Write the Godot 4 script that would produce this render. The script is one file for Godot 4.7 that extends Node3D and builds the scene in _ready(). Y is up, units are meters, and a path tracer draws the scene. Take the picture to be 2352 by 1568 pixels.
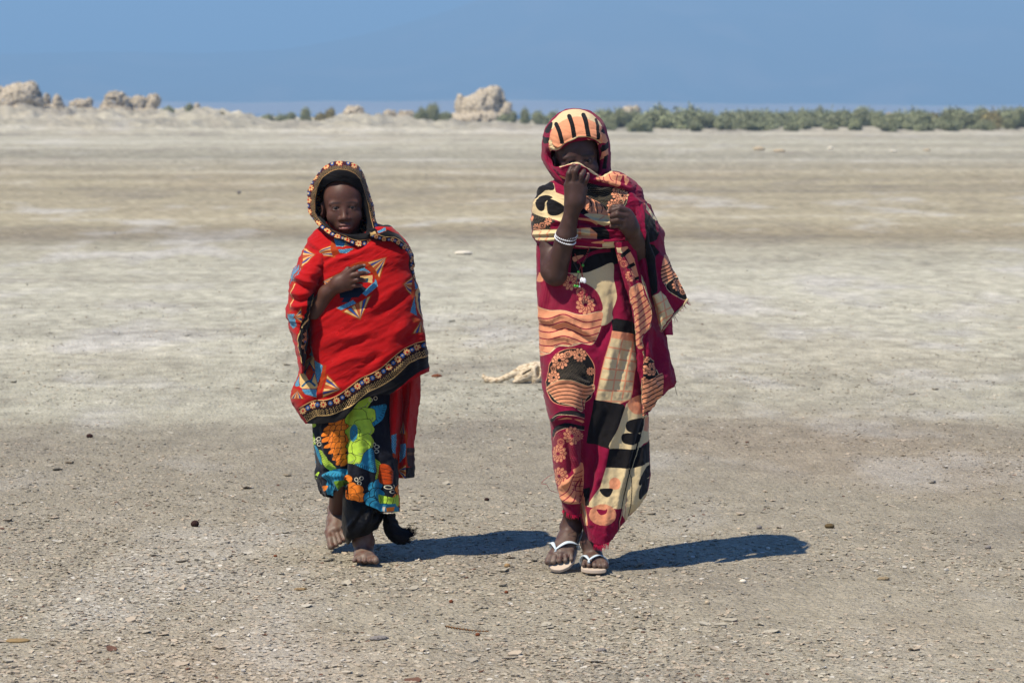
extends Node3D
# Two children walking over a flaking salt plain, tufa rocks, shrubs, a lake and hazy mountains far behind.
# F: focal length of the view in survey units (the survey grid is 2352 x 1568), used to lay things out by sight lines.
const F := 6555.0
const TILT := 0.080215
const EYE := 1.45
const SUN := Vector3(0.69, -1.42, -0.60)

var rng := RandomNumberGenerator.new()
var noise_a := FastNoiseLite.new()
var noise_b := FastNoiseLite.new()
var noise_c := FastNoiseLite.new()
var streak := FastNoiseLite.new()
var base := Vector3.ZERO          # foot point of the figure being built
var mats := {}

func sight(px: float, py: float, zw: float) -> Vector3:
	var cx := (px - 1176.0) / F
	var cy := (784.0 - py) / F
	var y := cy * cos(TILT) - sin(TILT)
	var z := -cy * sin(TILT) - cos(TILT)
	var s := zw / z
	return Vector3(cx * s, EYE + y * s, zw)

func on_ground(px: float, py: float) -> Vector3:
	var cx := (px - 1176.0) / F
	var cy := (784.0 - py) / F
	var y := cy * cos(TILT) - sin(TILT)
	var z := -cy * sin(TILT) - cos(TILT)
	var s := -EYE / y
	return Vector3(cx * s, 0.0, z * s)

func lp(px: float, py: float, dz: float) -> Vector3:
	return sight(px, py, base.z + dz) - base

# the enlarged views that points were read from: [x0, y0, kx, ky]
const VIEWS := [[0, 0, 1, 1], [631.64, 344.53, 0.21244, 0.21241], [631.64, 620.16, 0.24542, 0.24536], [631.64, 947.46, 0.24542, 0.24536],
	[1177.15, 229.69, 0.21973, 0.21973], [1177.15, 516.80, 0.25635, 0.25635], [1177.15, 861.33, 0.31117, 0.31117]]

func vv(view: int, x: float, y: float) -> Vector2:
	var w: Array = VIEWS[view]
	return Vector2(w[0] + w[2] * x, w[1] + w[3] * y)

func vs(view: int, flat: Array) -> PackedVector2Array:
	var out := PackedVector2Array()
	for i in range(0, flat.size() - 1, 2):
		out.append(vv(view, flat[i], flat[i + 1]))
	return out

func smooth_line(p: PackedVector2Array, closed: bool, per := 6) -> PackedVector2Array:
	var n := p.size()
	if n < 3:
		return p
	var out := PackedVector2Array()
	var last := n if closed else n - 1
	for i in last:
		var a := p[(i - 1 + n) % n] if closed or i > 0 else p[0]
		var b := p[i]
		var c := p[(i + 1) % n]
		var d := p[(i + 2) % n] if closed or i + 2 < n else p[n - 1]
		for k in per:
			out.append(b.cubic_interpolate(c, a, d, float(k) / per))
	if not closed:
		out.append(p[n - 1])
	return out

func chash(i: int) -> float:
	return fposmod(sin(float(i) * 12.9898 + 4.1414) * 43758.5453, 1.0)

func tag(o: Node, label: String, category: String, group := "", kind := "") -> void:
	if label != "":
		o.set_meta("label", label)
	if category != "":
		o.set_meta("category", category)
	if group != "":
		o.set_meta("group", group)
	if kind != "":
		o.set_meta("kind", kind)

func put(called: String, mesh: Mesh, material: Material, parent: Node = self) -> MeshInstance3D:
	var o := MeshInstance3D.new()
	o.name = called
	o.mesh = mesh
	if material:
		o.material_override = material
	o.cast_shadow = GeometryInstance3D.SHADOW_CASTING_SETTING_ON
	parent.add_child(o, true)
	return o

var taken := {}
func numbered(called: String) -> String:
	var k: int = taken.get(called, 0)
	taken[called] = k + 1
	return called if k == 0 else "%s_%03d" % [called, k]

func mesh_of(v: PackedVector3Array, n: PackedVector3Array, idx: PackedInt32Array, uv := PackedVector2Array(), col := PackedColorArray()) -> ArrayMesh:
	var a := []
	a.resize(Mesh.ARRAY_MAX)
	a[Mesh.ARRAY_VERTEX] = v
	a[Mesh.ARRAY_NORMAL] = n
	a[Mesh.ARRAY_INDEX] = idx
	if uv.size() > 0:
		a[Mesh.ARRAY_TEX_UV] = uv
	if col.size() > 0:
		a[Mesh.ARRAY_COLOR] = col
	var m := ArrayMesh.new()
	m.add_surface_from_arrays(Mesh.PRIMITIVE_TRIANGLES, a)
	return m

# ---------------------------------------------------------------- distance field figures
var fo := Vector3.ZERO
var fc := 0.003
var fn := Vector3i.ZERO
var fd := PackedFloat32Array()

func field(lo: Vector3, hi: Vector3, cell: float) -> void:
	fo = lo
	fc = cell
	fn = Vector3i(int(ceil((hi.x - lo.x) / cell)) + 1, int(ceil((hi.y - lo.y) / cell)) + 1, int(ceil((hi.z - lo.z) / cell)) + 1)
	fd = PackedFloat32Array()
	fd.resize(fn.x * fn.y * fn.z)
	fd.fill(0.2)

func reach(lo: Vector3, hi: Vector3) -> Array:
	var a := (lo - fo) / fc
	var b := (hi - fo) / fc
	return [clampi(int(floor(a.x)), 0, fn.x), clampi(int(ceil(b.x)) + 1, 0, fn.x), clampi(int(floor(a.y)), 0, fn.y), clampi(int(ceil(b.y)) + 1, 0, fn.y), clampi(int(floor(a.z)), 0, fn.z), clampi(int(ceil(b.z)) + 1, 0, fn.z)]

# tapered capsule, joined smoothly
func cap(a: Vector3, b: Vector3, ra: float, rb: float, k := 0.01) -> void:
	var m := maxf(ra, rb) + k + fc * 3.0
	var r := reach(a.min(b) - Vector3.ONE * m, a.max(b) + Vector3.ONE * m)
	var ab := b - a
	var inv := 1.0 / maxf(ab.length_squared(), 1e-9)
	for iz in range(r[4], r[5]):
		for iy in range(r[2], r[3]):
			var row := (iz * fn.y + iy) * fn.x
			for ix in range(r[0], r[1]):
				var p := Vector3(fo.x + ix * fc, fo.y + iy * fc, fo.z + iz * fc)
				var t := clampf((p - a).dot(ab) * inv, 0.0, 1.0)
				var d := p.distance_to(a + ab * t) - (ra + (rb - ra) * t)
				var e := fd[row + ix]
				var h := maxf(k - absf(d - e), 0.0) / k
				fd[row + ix] = minf(d, e) - h * h * k * 0.25

func ell(c: Vector3, rad: Vector3, k := 0.01, cut := false, turn := Basis.IDENTITY) -> void:
	var big := maxf(rad.x, maxf(rad.y, rad.z))
	var m := big + k + fc * 3.0
	var r := reach(c - Vector3.ONE * m, c + Vector3.ONE * m)
	var back := turn.transposed()
	var straight := turn == Basis.IDENTITY
	for iz in range(r[4], r[5]):
		for iy in range(r[2], r[3]):
			var row := (iz * fn.y + iy) * fn.x
			for ix in range(r[0], r[1]):
				var p := Vector3(fo.x + ix * fc, fo.y + iy * fc, fo.z + iz * fc) - c
				if not straight:
					p = back * p
				var q := p / rad
				var k0 := q.length()
				var d := k0 * (k0 - 1.0) / maxf((q / rad).length(), 1e-6) if k0 > 1e-4 else -big
				var e := fd[row + ix]
				if cut:
					d = -d
					var h := maxf(k - absf(d - e), 0.0) / k
					fd[row + ix] = maxf(d, e) + h * h * k * 0.25
				else:
					var h := maxf(k - absf(d - e), 0.0) / k
					fd[row + ix] = minf(d, e) - h * h * k * 0.25

func chain(pts: Array, radii: Array, k := 0.006) -> void:
	for i in pts.size() - 1:
		cap(pts[i], pts[i + 1], radii[i], radii[i + 1], k)

# surface nets over the field, appended to the arrays
func nets(v: PackedVector3Array, n: PackedVector3Array, idx: PackedInt32Array) -> Array:
	var nx := fn.x
	var ny := fn.y
	var nz := fn.z
	var sl := nx * ny
	var at := {}
	var first := v.size()
	for z in nz - 1:
		for y in ny - 1:
			var row := z * sl + y * nx
			for x in nx - 1:
				var i := row + x
				var d0 := fd[i]
				if d0 > fc * 2.0 or d0 < -fc * 2.0:
					continue
				var d1 := fd[i + 1]
				var d2 := fd[i + nx]
				var d3 := fd[i + nx + 1]
				var d4 := fd[i + sl]
				var d5 := fd[i + sl + 1]
				var d6 := fd[i + sl + nx]
				var d7 := fd[i + sl + nx + 1]
				var s := int(d0 < 0) + int(d1 < 0) + int(d2 < 0) + int(d3 < 0) + int(d4 < 0) + int(d5 < 0) + int(d6 < 0) + int(d7 < 0)
				if s == 0 or s == 8:
					continue
				var sum := Vector3.ZERO
				var cnt := 0
				if (d0 < 0) != (d1 < 0): sum += Vector3(d0 / (d0 - d1), 0, 0); cnt += 1
				if (d2 < 0) != (d3 < 0): sum += Vector3(d2 / (d2 - d3), 1, 0); cnt += 1
				if (d4 < 0) != (d5 < 0): sum += Vector3(d4 / (d4 - d5), 0, 1); cnt += 1
				if (d6 < 0) != (d7 < 0): sum += Vector3(d6 / (d6 - d7), 1, 1); cnt += 1
				if (d0 < 0) != (d2 < 0): sum += Vector3(0, d0 / (d0 - d2), 0); cnt += 1
				if (d1 < 0) != (d3 < 0): sum += Vector3(1, d1 / (d1 - d3), 0); cnt += 1
				if (d4 < 0) != (d6 < 0): sum += Vector3(0, d4 / (d4 - d6), 1); cnt += 1
				if (d5 < 0) != (d7 < 0): sum += Vector3(1, d5 / (d5 - d7), 1); cnt += 1
				if (d0 < 0) != (d4 < 0): sum += Vector3(0, 0, d0 / (d0 - d4)); cnt += 1
				if (d1 < 0) != (d5 < 0): sum += Vector3(1, 0, d1 / (d1 - d5)); cnt += 1
				if (d2 < 0) != (d6 < 0): sum += Vector3(0, 1, d2 / (d2 - d6)); cnt += 1
				if (d3 < 0) != (d7 < 0): sum += Vector3(1, 1, d3 / (d3 - d7)); cnt += 1
				at[i] = v.size()
				v.append(fo + (Vector3(x, y, z) + sum / cnt) * fc)
				n.append(Vector3(d1 + d3 + d5 + d7 - d0 - d2 - d4 - d6, d2 + d3 + d6 + d7 - d0 - d1 - d4 - d5, d4 + d5 + d6 + d7 - d0 - d1 - d2 - d3).normalized())
	for i in at:
		var here: int = at[i]
		var inside := fd[i] < 0
		# the three edges that leave this cell's low corner
		for e in 3:
			var step: int = [1, nx, sl][e]
			var s1: int = [nx, sl, 1][e]
			var s2: int = [sl, 1, nx][e]
			if (fd[i + step] < 0) == inside:
				continue
			if not (at.has(i - s1) and at.has(i - s2) and at.has(i - s1 - s2)):
				continue
			var a: int = here
			var b: int = at[i - s1]
			var c: int = at[i - s1 - s2]
			var d: int = at[i - s2]
			if inside:
				idx.append_array([a, c, b, a, d, c])
			else:
				idx.append_array([a, b, c, a, c, d])
	# smooth the shading a little
	var acc := PackedVector3Array()
	acc.resize(v.size())
	for t in range(0, idx.size(), 3):
		var i0 := idx[t]
		if i0 < first:
			continue
		var i1 := idx[t + 1]
		var i2 := idx[t + 2]
		var s3 := n[i0] + n[i1] + n[i2]
		acc[i0] += s3
		acc[i1] += s3
		acc[i2] += s3
	for i in range(first, v.size()):
		if acc[i].length_squared() > 1e-9:
			n[i] = acc[i].normalized()
	return [v, n, idx]

# ---------------------------------------------------------------- cloth
# A sheet of rows x columns points with prints laid along its own length and breadth.
func sheet_mesh(pos: Array, uv: Array, closed: bool, outward: Vector3) -> ArrayMesh:
	var rows := pos.size()
	var cols: int = pos[0].size()
	var v := PackedVector3Array()
	var n := PackedVector3Array()
	var t := PackedVector2Array()
	for r in rows:
		v.append_array(pos[r])
		t.append_array(uv[r])
	n.resize(v.size())
	var vote := 0.0
	for r in rows:
		for c in cols:
			var c0 := c - 1
			var c1 := c + 1
			if closed:
				if c0 < 0: c0 = cols - 2
				if c1 > cols - 1: c1 = 1
			else:
				c0 = maxi(c0, 0)
				c1 = mini(c1, cols - 1)
			var r0 := maxi(r - 1, 0)
			var r1 := mini(r + 1, rows - 1)
			var nn := (v[r * cols + c1] - v[r * cols + c0]).cross(v[r1 * cols + c] - v[r0 * cols + c])
			nn = nn.normalized() if nn.length_squared() > 1e-16 else Vector3.BACK
			n[r * cols + c] = nn
			vote += nn.dot(outward)
	if vote < 0:
		for i in n.size():
			n[i] = -n[i]
	var idx := PackedInt32Array()
	var flip := vote < 0
	for r in rows - 1:
		for c in cols - 1:
			var a := r * cols + c
			if flip:
				idx.append_array([a, a + 1, a + cols, a + 1, a + cols + 1, a + cols])
			else:
				idx.append_array([a, a + cols, a + 1, a + 1, a + cols, a + cols + 1])
	return mesh_of(v, n, idx, t)

# folds: [width, height in metres, points...]; each is a ridge (or, below zero, a hollow) running along its points
func fold_list(view: int, raw: Array) -> Array:
	var out := []
	for f in raw:
		var p := vs(view, f.slice(2))
		var lo := p[0]
		var hi := p[0]
		for q in p:
			lo = lo.min(q)
			hi = hi.max(q)
		var m: Vector2 = Vector2.ONE * (float(f[0]) * 2.6)
		out.append([f[0], f[1], p, lo - m, hi + m])
	return out

func fold_height(folds: Array, q: Vector2) -> float:
	var h := 0.0
	for f in folds:
		var lo: Vector2 = f[3]
		var hi: Vector2 = f[4]
		if q.x < lo.x or q.x > hi.x or q.y < lo.y or q.y > hi.y:
			continue
		var p: PackedVector2Array = f[2]
		var best := 1e9
		var along := 0.0
		var m := p.size() - 1
		for i in m:
			var a := p[i]
			var ab := p[i + 1] - a
			var t := clampf((q - a).dot(ab) / maxf(ab.length_squared(), 1e-6), 0.0, 1.0)
			var d := q.distance_to(a + ab * t)
			if d < best:
				best = d
				along = (i + t) / m
		var x: float = best / f[0]
		h += f[1] * exp(-x * x) * (0.35 + 0.65 * sin(PI * clampf(along, 0.04, 0.96)))
	return h

# rows: [y_left, y_front, y_right, y_back, x_left, x_right, z_front, z_back]; around the body from back to back
func ring_cloth(rows: Array, nu: int, nv: int, folds: Array, canvas: Dictionary, wrinkle := 0.003, lean := Vector2(1, 0.25), hem := PackedVector2Array(), hem_from := 0.0, boxy := 0.85) -> ArrayMesh:
	var pos := []
	var uvs := []
	var m := rows.size()
	for r in nv + 1:
		var s := float(r) / nv * (m - 1)
		var i := mini(int(s), m - 2)
		var t := s - i
		var q := []
		for k in 8:
			q.append(cubic_interpolate(rows[i][k], rows[i + 1][k], rows[maxi(i - 1, 0)][k], rows[mini(i + 2, m - 1)][k], t))
		var line := PackedVector3Array()
		var flat := PackedVector2Array()
		var xc: float = (q[4] + q[5]) * 0.5
		var rx: float = (q[5] - q[4]) * 0.5
		var last: Array = rows[m - 1]
		var pts := []
		for c in nu + 1:
			var th := (float(c) / nu * 2.0 - 1.0) * PI
			var sn := sin(th)
			var cs := cos(th)
			var x := xc + rx * signf(sn) * pow(absf(sn), boxy)
			var z: float = (q[6] if cs > 0 else -q[7]) * signf(cs) * pow(absf(cs), boxy)
			var y: float = cs * cs * (q[1] if cs > 0 else q[3]) + sn * sn * (q[2] if sn > 0 else q[0])
			if hem.size() > 0 and y > hem_from:
				var y_end: float = cs * cs * (last[1] if cs > 0 else last[3]) + sn * sn * (last[2] if sn > 0 else last[0])
				var goal := y_end
				if cs > -0.25:
					goal = along_line(hem, x)
				y = hem_from + (y - hem_from) * (goal - hem_from) / maxf(y_end - hem_from, 1.0)
			pts.append(Vector3(x, y, z))
		# breadth along the cloth, from the front middle outwards
		var half := nu / 2
		var ux := []
		ux.resize(nu + 1)
		ux[half] = pts[half].x
		for side in [-1, 1]:
			var u: float = pts[half].x
			var c := half
			while c + side >= 0 and c + side <= nu:
				var a: Vector3 = pts[c]
				var b: Vector3 = pts[c + side]
				var dx := absf(b.x - a.x)
				var ds := sqrt(dx * dx + pow((b.z - a.z) * 720.0, 2))
				u += side * maxf(dx if (b.x - a.x) * side > 0 else 0.0, ds * 0.4)
				c += side
				ux[c] = u
		for c in nu + 1:
			var cc: int = c if c < nu else 0
			var w: Vector3 = pts[c]
			line.append(lp(w.x, w.y, w.z))
			flat.append(Vector2(ux[c], w.y))
		pos.append(line)
		uvs.append(flat)
	return finish_cloth(pos, uvs, true, folds, canvas, wrinkle, lean, Vector3.BACK)

func along_line(p: PackedVector2Array, x: float) -> float:
	if x <= p[0].x:
		return p[0].y
	for i in p.size() - 1:
		if x <= p[i + 1].x:
			return lerpf(p[i].y, p[i + 1].y, (x - p[i].x) / maxf(p[i + 1].x - p[i].x, 0.01))
	return p[p.size() - 1].y

# rows of [x, y, z, x, y, z ...] control points in a view; every row the same count
func net_cloth(view: int, rows: Array, closed: bool, nu: int, nv: int, folds: Array, canvas: Dictionary, wrinkle := 0.003, lean := Vector2(1, 0.25), radial := false, zoff := 0.0) -> ArrayMesh:
	var ctrl := []
	var k: int = rows[0].size() / 3
	for r in rows:
		var a := []
		for i in k:
			var q := vv(view, r[i * 3], r[i * 3 + 1])
			a.append(Vector3(q.x, q.y, r[i * 3 + 2] + zoff))
		ctrl.append(a)
	var m := ctrl.size()
	var pos := []
	var uvs := []
	var px := []
	for r in nv + 1:
		var s := float(r) / nv * (m - 1)
		var i := mini(int(s), m - 2)
		var t := s - i
		var row := []
		for c in k:
			row.append(ctrl[i][c].cubic_interpolate(ctrl[i + 1][c], ctrl[maxi(i - 1, 0)][c], ctrl[mini(i + 2, m - 1)][c], t))
		var line := PackedVector3Array()
		var flat := PackedVector2Array()
		var raw := []
		var spans := k if closed else k - 1
		for c in nu + 1:
			var s2 := float(c) / nu * spans
			var j := mini(int(s2), spans - 1)
			var t2 := s2 - j
			var a: Vector3 = row[(j - 1 + k) % k] if closed or j > 0 else row[0]
			var b: Vector3 = row[j % k]
			var d: Vector3 = row[(j + 1) % k]
			var e: Vector3 = row[(j + 2) % k] if closed or j + 2 < k else row[k - 1]
			var w := b.cubic_interpolate(d, a, e, t2)
			raw.append(w)
			line.append(lp(w.x, w.y, w.z))
			var f := Vector2(w.x, w.y)
			if radial and r > 0:
				var before: Vector2 = uvs[r - 1][c]
				var was: Vector3 = px[r - 1][c]
				var step := Vector2(w.x - was.x, w.y - was.y)
				var ds := sqrt(step.length_squared() + pow((w.z - was.z) * 720.0, 2))
				var dirn := step.normalized() if step.length() > 0.4 * ds else (before - Vector2(785 if base.x < 0 else 1328, 460 if base.x < 0 else 350)).normalized()
				f = before + dirn * maxf(step.length() if step.dot(dirn) > 0 else 0.0, ds * 0.3)
			flat.append(f)
		px.append(raw)
		pos.append(line)
		uvs.append(flat)
	if radial:
		# the print is laid from the third ring of the hood, its turned edge
		var ra := nv * 2 / (m - 1)
		for c in nu + 1:
			var off: Vector2 = Vector2(px[ra][c].x, px[ra][c].y) - uvs[ra][c]
			for r in nv + 1:
				uvs[r][c] += off
	return finish_cloth(pos, uvs, closed, folds, canvas, wrinkle, lean, Vector3.BACK)

func finish_cloth(pos: Array, uvs: Array, closed: bool, folds: Array, canvas: Dictionary, wrinkle: float, lean: Vector2, outward: Vector3) -> ArrayMesh:
	var rows := pos.size()
	var cols: int = pos[0].size()
	var side := Vector2(-lean.y, lean.x)
	var moved := []
	var flat := []
	for r in rows:
		var line := PackedVector3Array()
		var tex := PackedVector2Array()
		for c in cols:
			var p: Vector3 = pos[r][c]
			var c0 := c - 1
			var c1 := c + 1
			if closed:
				if c0 < 0: c0 = cols - 2
				if c1 > cols - 1: c1 = 1
			else:
				c0 = maxi(c0, 0)
				c1 = mini(c1, cols - 1)
			var nn: Vector3 = (pos[r][c1] - pos[r][c0]).cross(pos[maxi(r - 1, 0)][c] - pos[mini(r + 1, rows - 1)][c])
			nn = nn.normalized() if nn.length_squared() > 1e-16 else Vector3.BACK
			var q: Vector2 = uvs[r][c]
			var h := fold_height(folds, q)
			if wrinkle > 0.0:
				var along := q.dot(lean)
				var across := q.dot(side)
				var fine := 1.0 - absf(noise_a.get_noise_2d(along * 0.55 + 900.0, across * 2.6 + 40.0)) * 2.2
				h += wrinkle * 0.75 * pow(maxf(fine, 0.0), 4.0)
				h += wrinkle * (noise_a.get_noise_2d(along * 0.35, across * 1.6) * 1.6 + noise_b.get_noise_2d(q.x * 2.0, q.y * 2.0) * 0.45)
			line.append(p + nn * h)
			tex.append(Vector2((q.x - canvas.x0) * canvas.k / canvas.w, (q.y - canvas.y0) * canvas.k / canvas.h))
		if closed:
			line[cols - 1] = line[0]
		moved.append(line)
		flat.append(tex)
	return sheet_mesh(moved, flat, closed, outward)

# ---------------------------------------------------------------- printed cloth
var cv := {}
func canvas(x0: float, y0: float, x1: float, y1: float, k: float, col: Color) -> Dictionary:
	var w := int((x1 - x0) * k)
	var h := int((y1 - y0) * k)
	var im := Image.create(w, h, false, Image.FORMAT_RGB8)
	im.fill(col)
	cv = {"im": im, "x0": x0, "y0": y0, "k": k, "w": float(w), "h": float(h)}
	return cv

func fill(p: PackedVector2Array, col: Color) -> void:
	var im: Image = cv.im
	var k: float = cv.k
	var q := PackedVector2Array()
	var lo := 1e9
	var hi := -1e9
	for a in p:
		var b := Vector2((a.x - cv.x0) * k, (a.y - cv.y0) * k)
		q.append(b)
		lo = minf(lo, b.y)
		hi = maxf(hi, b.y)
	var n := q.size()
	for y in range(maxi(0, int(floor(lo))), mini(int(cv.h), int(ceil(hi)) + 1)):
		var yy := y + 0.5
		var xs := []
		for i in n:
			var a := q[i]
			var b := q[(i + 1) % n]
			if (a.y <= yy) != (b.y <= yy):
				xs.append(a.x + (yy - a.y) / (b.y - a.y) * (b.x - a.x))
		xs.sort()
		for i in range(0, xs.size() - 1, 2):
			var x0 := int(round(xs[i]))
			var x1 := int(round(xs[i + 1]))
			if x1 > x0:
				im.fill_rect(Rect2i(x0, y, x1 - x0, 1), col)

func shape(view: int, flat: Array, col: Color, soft := true) -> PackedVector2Array:
	var p := vs(view, flat)
	if soft:
		p = smooth_line(p, true, 5)
	fill(p, col)
	return p

func stroke(p: PackedVector2Array, width: float, col: Color) -> void:
	for i in p.size() - 1:
		var d := p[i + 1] - p[i]
		if d.length() < 0.01:
			continue
		var s := Vector2(-d.y, d.x).normalized() * width * 0.5
		fill(PackedVector2Array([p[i] + s, p[i + 1] + s, p[i + 1] - s, p[i] - s]), col)
		disc(p[i], width * 0.5, col)

func outline(p: PackedVector2Array, width: float, col: Color) -> void:
	var q := p.duplicate()
	q.append(p[0])
	stroke(q, width, col)

func line(view: int, flat: Array, width: float, col: Color) -> void:
	stroke(smooth_line(vs(view, flat), false, 5), width, col)

func disc(at: Vector2, r: float, col: Color, ry := 0.0, turn := 0.0) -> void:
	if r * cv.k < 0.8:
		var im: Image = cv.im
		im.fill_rect(Rect2i(int((at.x - cv.x0) * cv.k), int((at.y - cv.y0) * cv.k), 1, 1), col)
		return
	var p := PackedVector2Array()
	var n := 8 if r * cv.k < 3 else 14
	for i in n:
		var a := TAU * i / n
		p.append(at + Vector2(cos(a) * r, sin(a) * (ry if ry > 0 else r)).rotated(turn))
	fill(p, col)

func flower(at: Vector2, r: float, petals: int, col: Color, gap: Color, mid: Color, turn := 0.0) -> void:
	for ring in [1.0, 0.62]:
		for i in petals:
			var a: float = TAU * (i + (0.5 if ring < 1 else 0.0)) / petals + turn
			var c: Vector2 = at + Vector2(cos(a), sin(a)) * r * 0.64 * ring
			disc(c, r * 0.44 * ring + 0.4, gap, r * 0.30 * ring + 0.4, a)
			disc(c, r * 0.40 * ring, col, r * 0.24 * ring, a)
	disc(at, r * 0.2, mid)

func sun_flower(at: Vector2, r: float, col: Color, gap: Color) -> void:
	disc(at, r, col)
	for i in 14:
		var a := TAU * i / 14.0
		stroke(PackedVector2Array([at + Vector2(cos(a), sin(a)) * r * 0.3, at + Vector2(cos(a), sin(a)) * r]), r * 0.14, gap)
	disc(at, r * 0.26, gap)
	disc(at, r * 0.16, col)

func dots(p: PackedVector2Array, step: float, r: float, col: Color, turn := 0.3) -> void:
	var lo := p[0]
	var hi := p[0]
	for q in p:
		lo = lo.min(q)
		hi = hi.max(q)
	var c := (lo + hi) * 0.5
	var n := int((hi - lo).length() / step)
	for i in range(-n, n):
		for j in range(-n, n):
			var q := c + Vector2((i + 0.5 * (j % 2)) * step, j * step * 0.8).rotated(turn)
			if q.x > lo.x and q.x < hi.x and q.y > lo.y and q.y < hi.y and Geometry2D.is_point_in_polygon(q, p):
				disc(q, r, col)

func inside_line(p: PackedVector2Array, flat: PackedVector2Array, width: float, col: Color) -> void:
	for part in Geometry2D.intersect_polyline_with_polygon(flat, p):
		stroke(part, width, col)

func grain(im: Image, amount: float) -> void:
	# weave and wash: single-texel unevenness of dyed cotton
	var w := im.get_width()
	var h := im.get_height()
	var d := im.get_data()
	var s := 12345
	for i in range(0, w * h):
		s = (s * 1103515245 + 12345) & 0x7fffffff
		var f := 1.0 + (float((s >> 12) & 255) / 255.0 - 0.5) * amount
		var j := i * 3
		d[j] = int(clampf(d[j] * f, 0, 255))
		d[j + 1] = int(clampf(d[j + 1] * f, 0, 255))
		d[j + 2] = int(clampf(d[j + 2] * f, 0, 255))
	im.set_data(w, h, false, Image.FORMAT_RGB8, d)

func cloth_material(c: Dictionary, rough := 0.85, sheer := 0.12) -> StandardMaterial3D:
	var m := StandardMaterial3D.new()
	grain(c.im, 0.16)
	m.albedo_texture = ImageTexture.create_from_image(c.im)
	m.albedo_color = Color(0.88, 0.87, 0.86)
	m.roughness = rough
	m.cull_mode = BaseMaterial3D.CULL_DISABLED
	m.metallic_specular = 0.25
	m.rim_enabled = true
	m.rim = 0.15
	if sheer > 0:
		m.backlight_enabled = true
		m.backlight = Color(sheer, sheer, sheer)
	return m

func plain(col: Color, rough := 0.85, spec := 0.3) -> StandardMaterial3D:
	var m := StandardMaterial3D.new()
	m.albedo_color = col
	m.roughness = rough
	m.metallic_specular = spec
	m.cull_mode = BaseMaterial3D.CULL_DISABLED
	return m

# ---------------------------------------------------------------- the setting
func set_view_and_light() -> void:
	var cam := Camera3D.new()
	cam.name = "camera"
	add_child(cam)
	cam.position = Vector3(0, EYE, 0)
	cam.rotation = Vector3(-TILT, 0, 0)
	cam.keep_aspect = Camera3D.KEEP_HEIGHT
	cam.near = 0.5
	cam.far = 20000.0
	var lens := CameraAttributesPhysical.new()
	lens.frustum_focal_length = 12.0 / (784.0 / F)
	lens.frustum_focus_distance = 9.1
	lens.frustum_near = 0.5
	lens.frustum_far = 20000.0
	lens.exposure_aperture = 8.0
	cam.attributes = lens
	cam.make_current()
	var env := Environment.new()
	env.tonemap_mode = Environment.TONE_MAPPER_LINEAR
	env.background_mode = Environment.BG_SKY
	var sky := Sky.new()
	var sm := ProceduralSkyMaterial.new()
	sm.sky_top_color = Color(0.17, 0.34, 0.61)
	sm.sky_horizon_color = Color(0.605, 0.75, 0.95)
	sm.sky_curve = 0.12
	sm.ground_bottom_color = Color(0.45, 0.40, 0.33)
	sm.ground_horizon_color = Color(0.50, 0.60, 0.75)
	sm.sun_angle_max = 12.0
	sky.sky_material = sm
	env.sky = sky
	env.background_energy_multiplier = 1.0
	env.tonemap_exposure = 1.75
	env.sdfgi_enabled = true
	env.ssao_enabled = true
	env.ssil_enabled = true
	env.fog_enabled = true
	env.fog_density = 0.00050
	env.fog_light_color = Color(0.65, 0.845, 1.0)
	var we := WorldEnvironment.new()
	we.name = "world_environment"
	we.environment = env
	add_child(we)
	var sun := DirectionalLight3D.new()
	sun.name = "sun"
	sun.light_energy = 1.45
	sun.light_color = Color(1.0, 0.955, 0.88)
	sun.light_angular_distance = 0.5
	sun.shadow_enabled = true
	add_child(sun)
	sun.look_at_from_position(Vector3(0, 20, 0), Vector3(0, 20, 0) + SUN, Vector3.UP)

# y of the ground: gently uneven plain, rising to mounds by the lake shore
var BANK := PackedVector2Array([Vector2(-300, 1.25), Vector2(60, 1.3), Vector2(380, 1.2), Vector2(480, 1.1), Vector2(560, 0.9), Vector2(610, 0.62), Vector2(740, 0.62), Vector2(810, 0.9), Vector2(930, 0.75), Vector2(1060, 0.6), Vector2(1200, 0.5), Vector2(1320, 0.25), Vector2(1450, 0.12), Vector2(2700, 0.12)])
func mound(x: float, z: float) -> float:
	var d := -z
	var u := x / maxf(d, 1.0) * F + 1176.0      # bearing along the shore
	var rise := along_line(BANK, u)
	var near := smoothstep(165.0, 238.0, d)
	var far := 1.0 - smoothstep(268.0, 300.0, d)
	var bump := noise_b.get_noise_2d(x * 2.2, z * 1.2) * 0.9 + noise_c.get_noise_2d(x * 9.0, z * 5.0) * 0.85
	var h := near * (rise + bump * clampf(rise, 0.25, 1.0))
	h = maxf(h, -0.1) * far - (1.0 - far) * 3.0
	return h

func ground_y(x: float, z: float) -> float:
	var d := -z
	var h := 0.0
	if d > 150.0:
		h = mound(x, z)
	var soft := noise_b.get_noise_2d(x * 14.0, z * 14.0) * 0.007 + noise_c.get_noise_2d(x * 60.0, z * 60.0) * 0.0040 + noise_c.get_noise_2d(x * 260.0 + 7.0, z * 200.0) * 0.0035
	if d > 12.0:
		soft += noise_c.get_noise_2d(x * 70.0 + 11.0, z * 60.0) * 0.009 * smoothstep(12.0, 16.0, d)
	if d > 25.0:
		soft += noise_b.get_noise_2d(x * 2.0, z * 2.0) * 0.05 * smoothstep(25.0, 60.0, d)
	return h + soft - 0.004

func band(d: float, table: Array) -> Color:
	if d <= table[0][0]:
		return table[0][1]
	for i in table.size() - 1:
		if d <= table[i + 1][0]:
			var t: float = (d - table[i][0]) / (table[i + 1][0] - table[i][0])
			return table[i][1].lerp(table[i + 1][1], t)
	return table[table.size() - 1][1]

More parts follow.
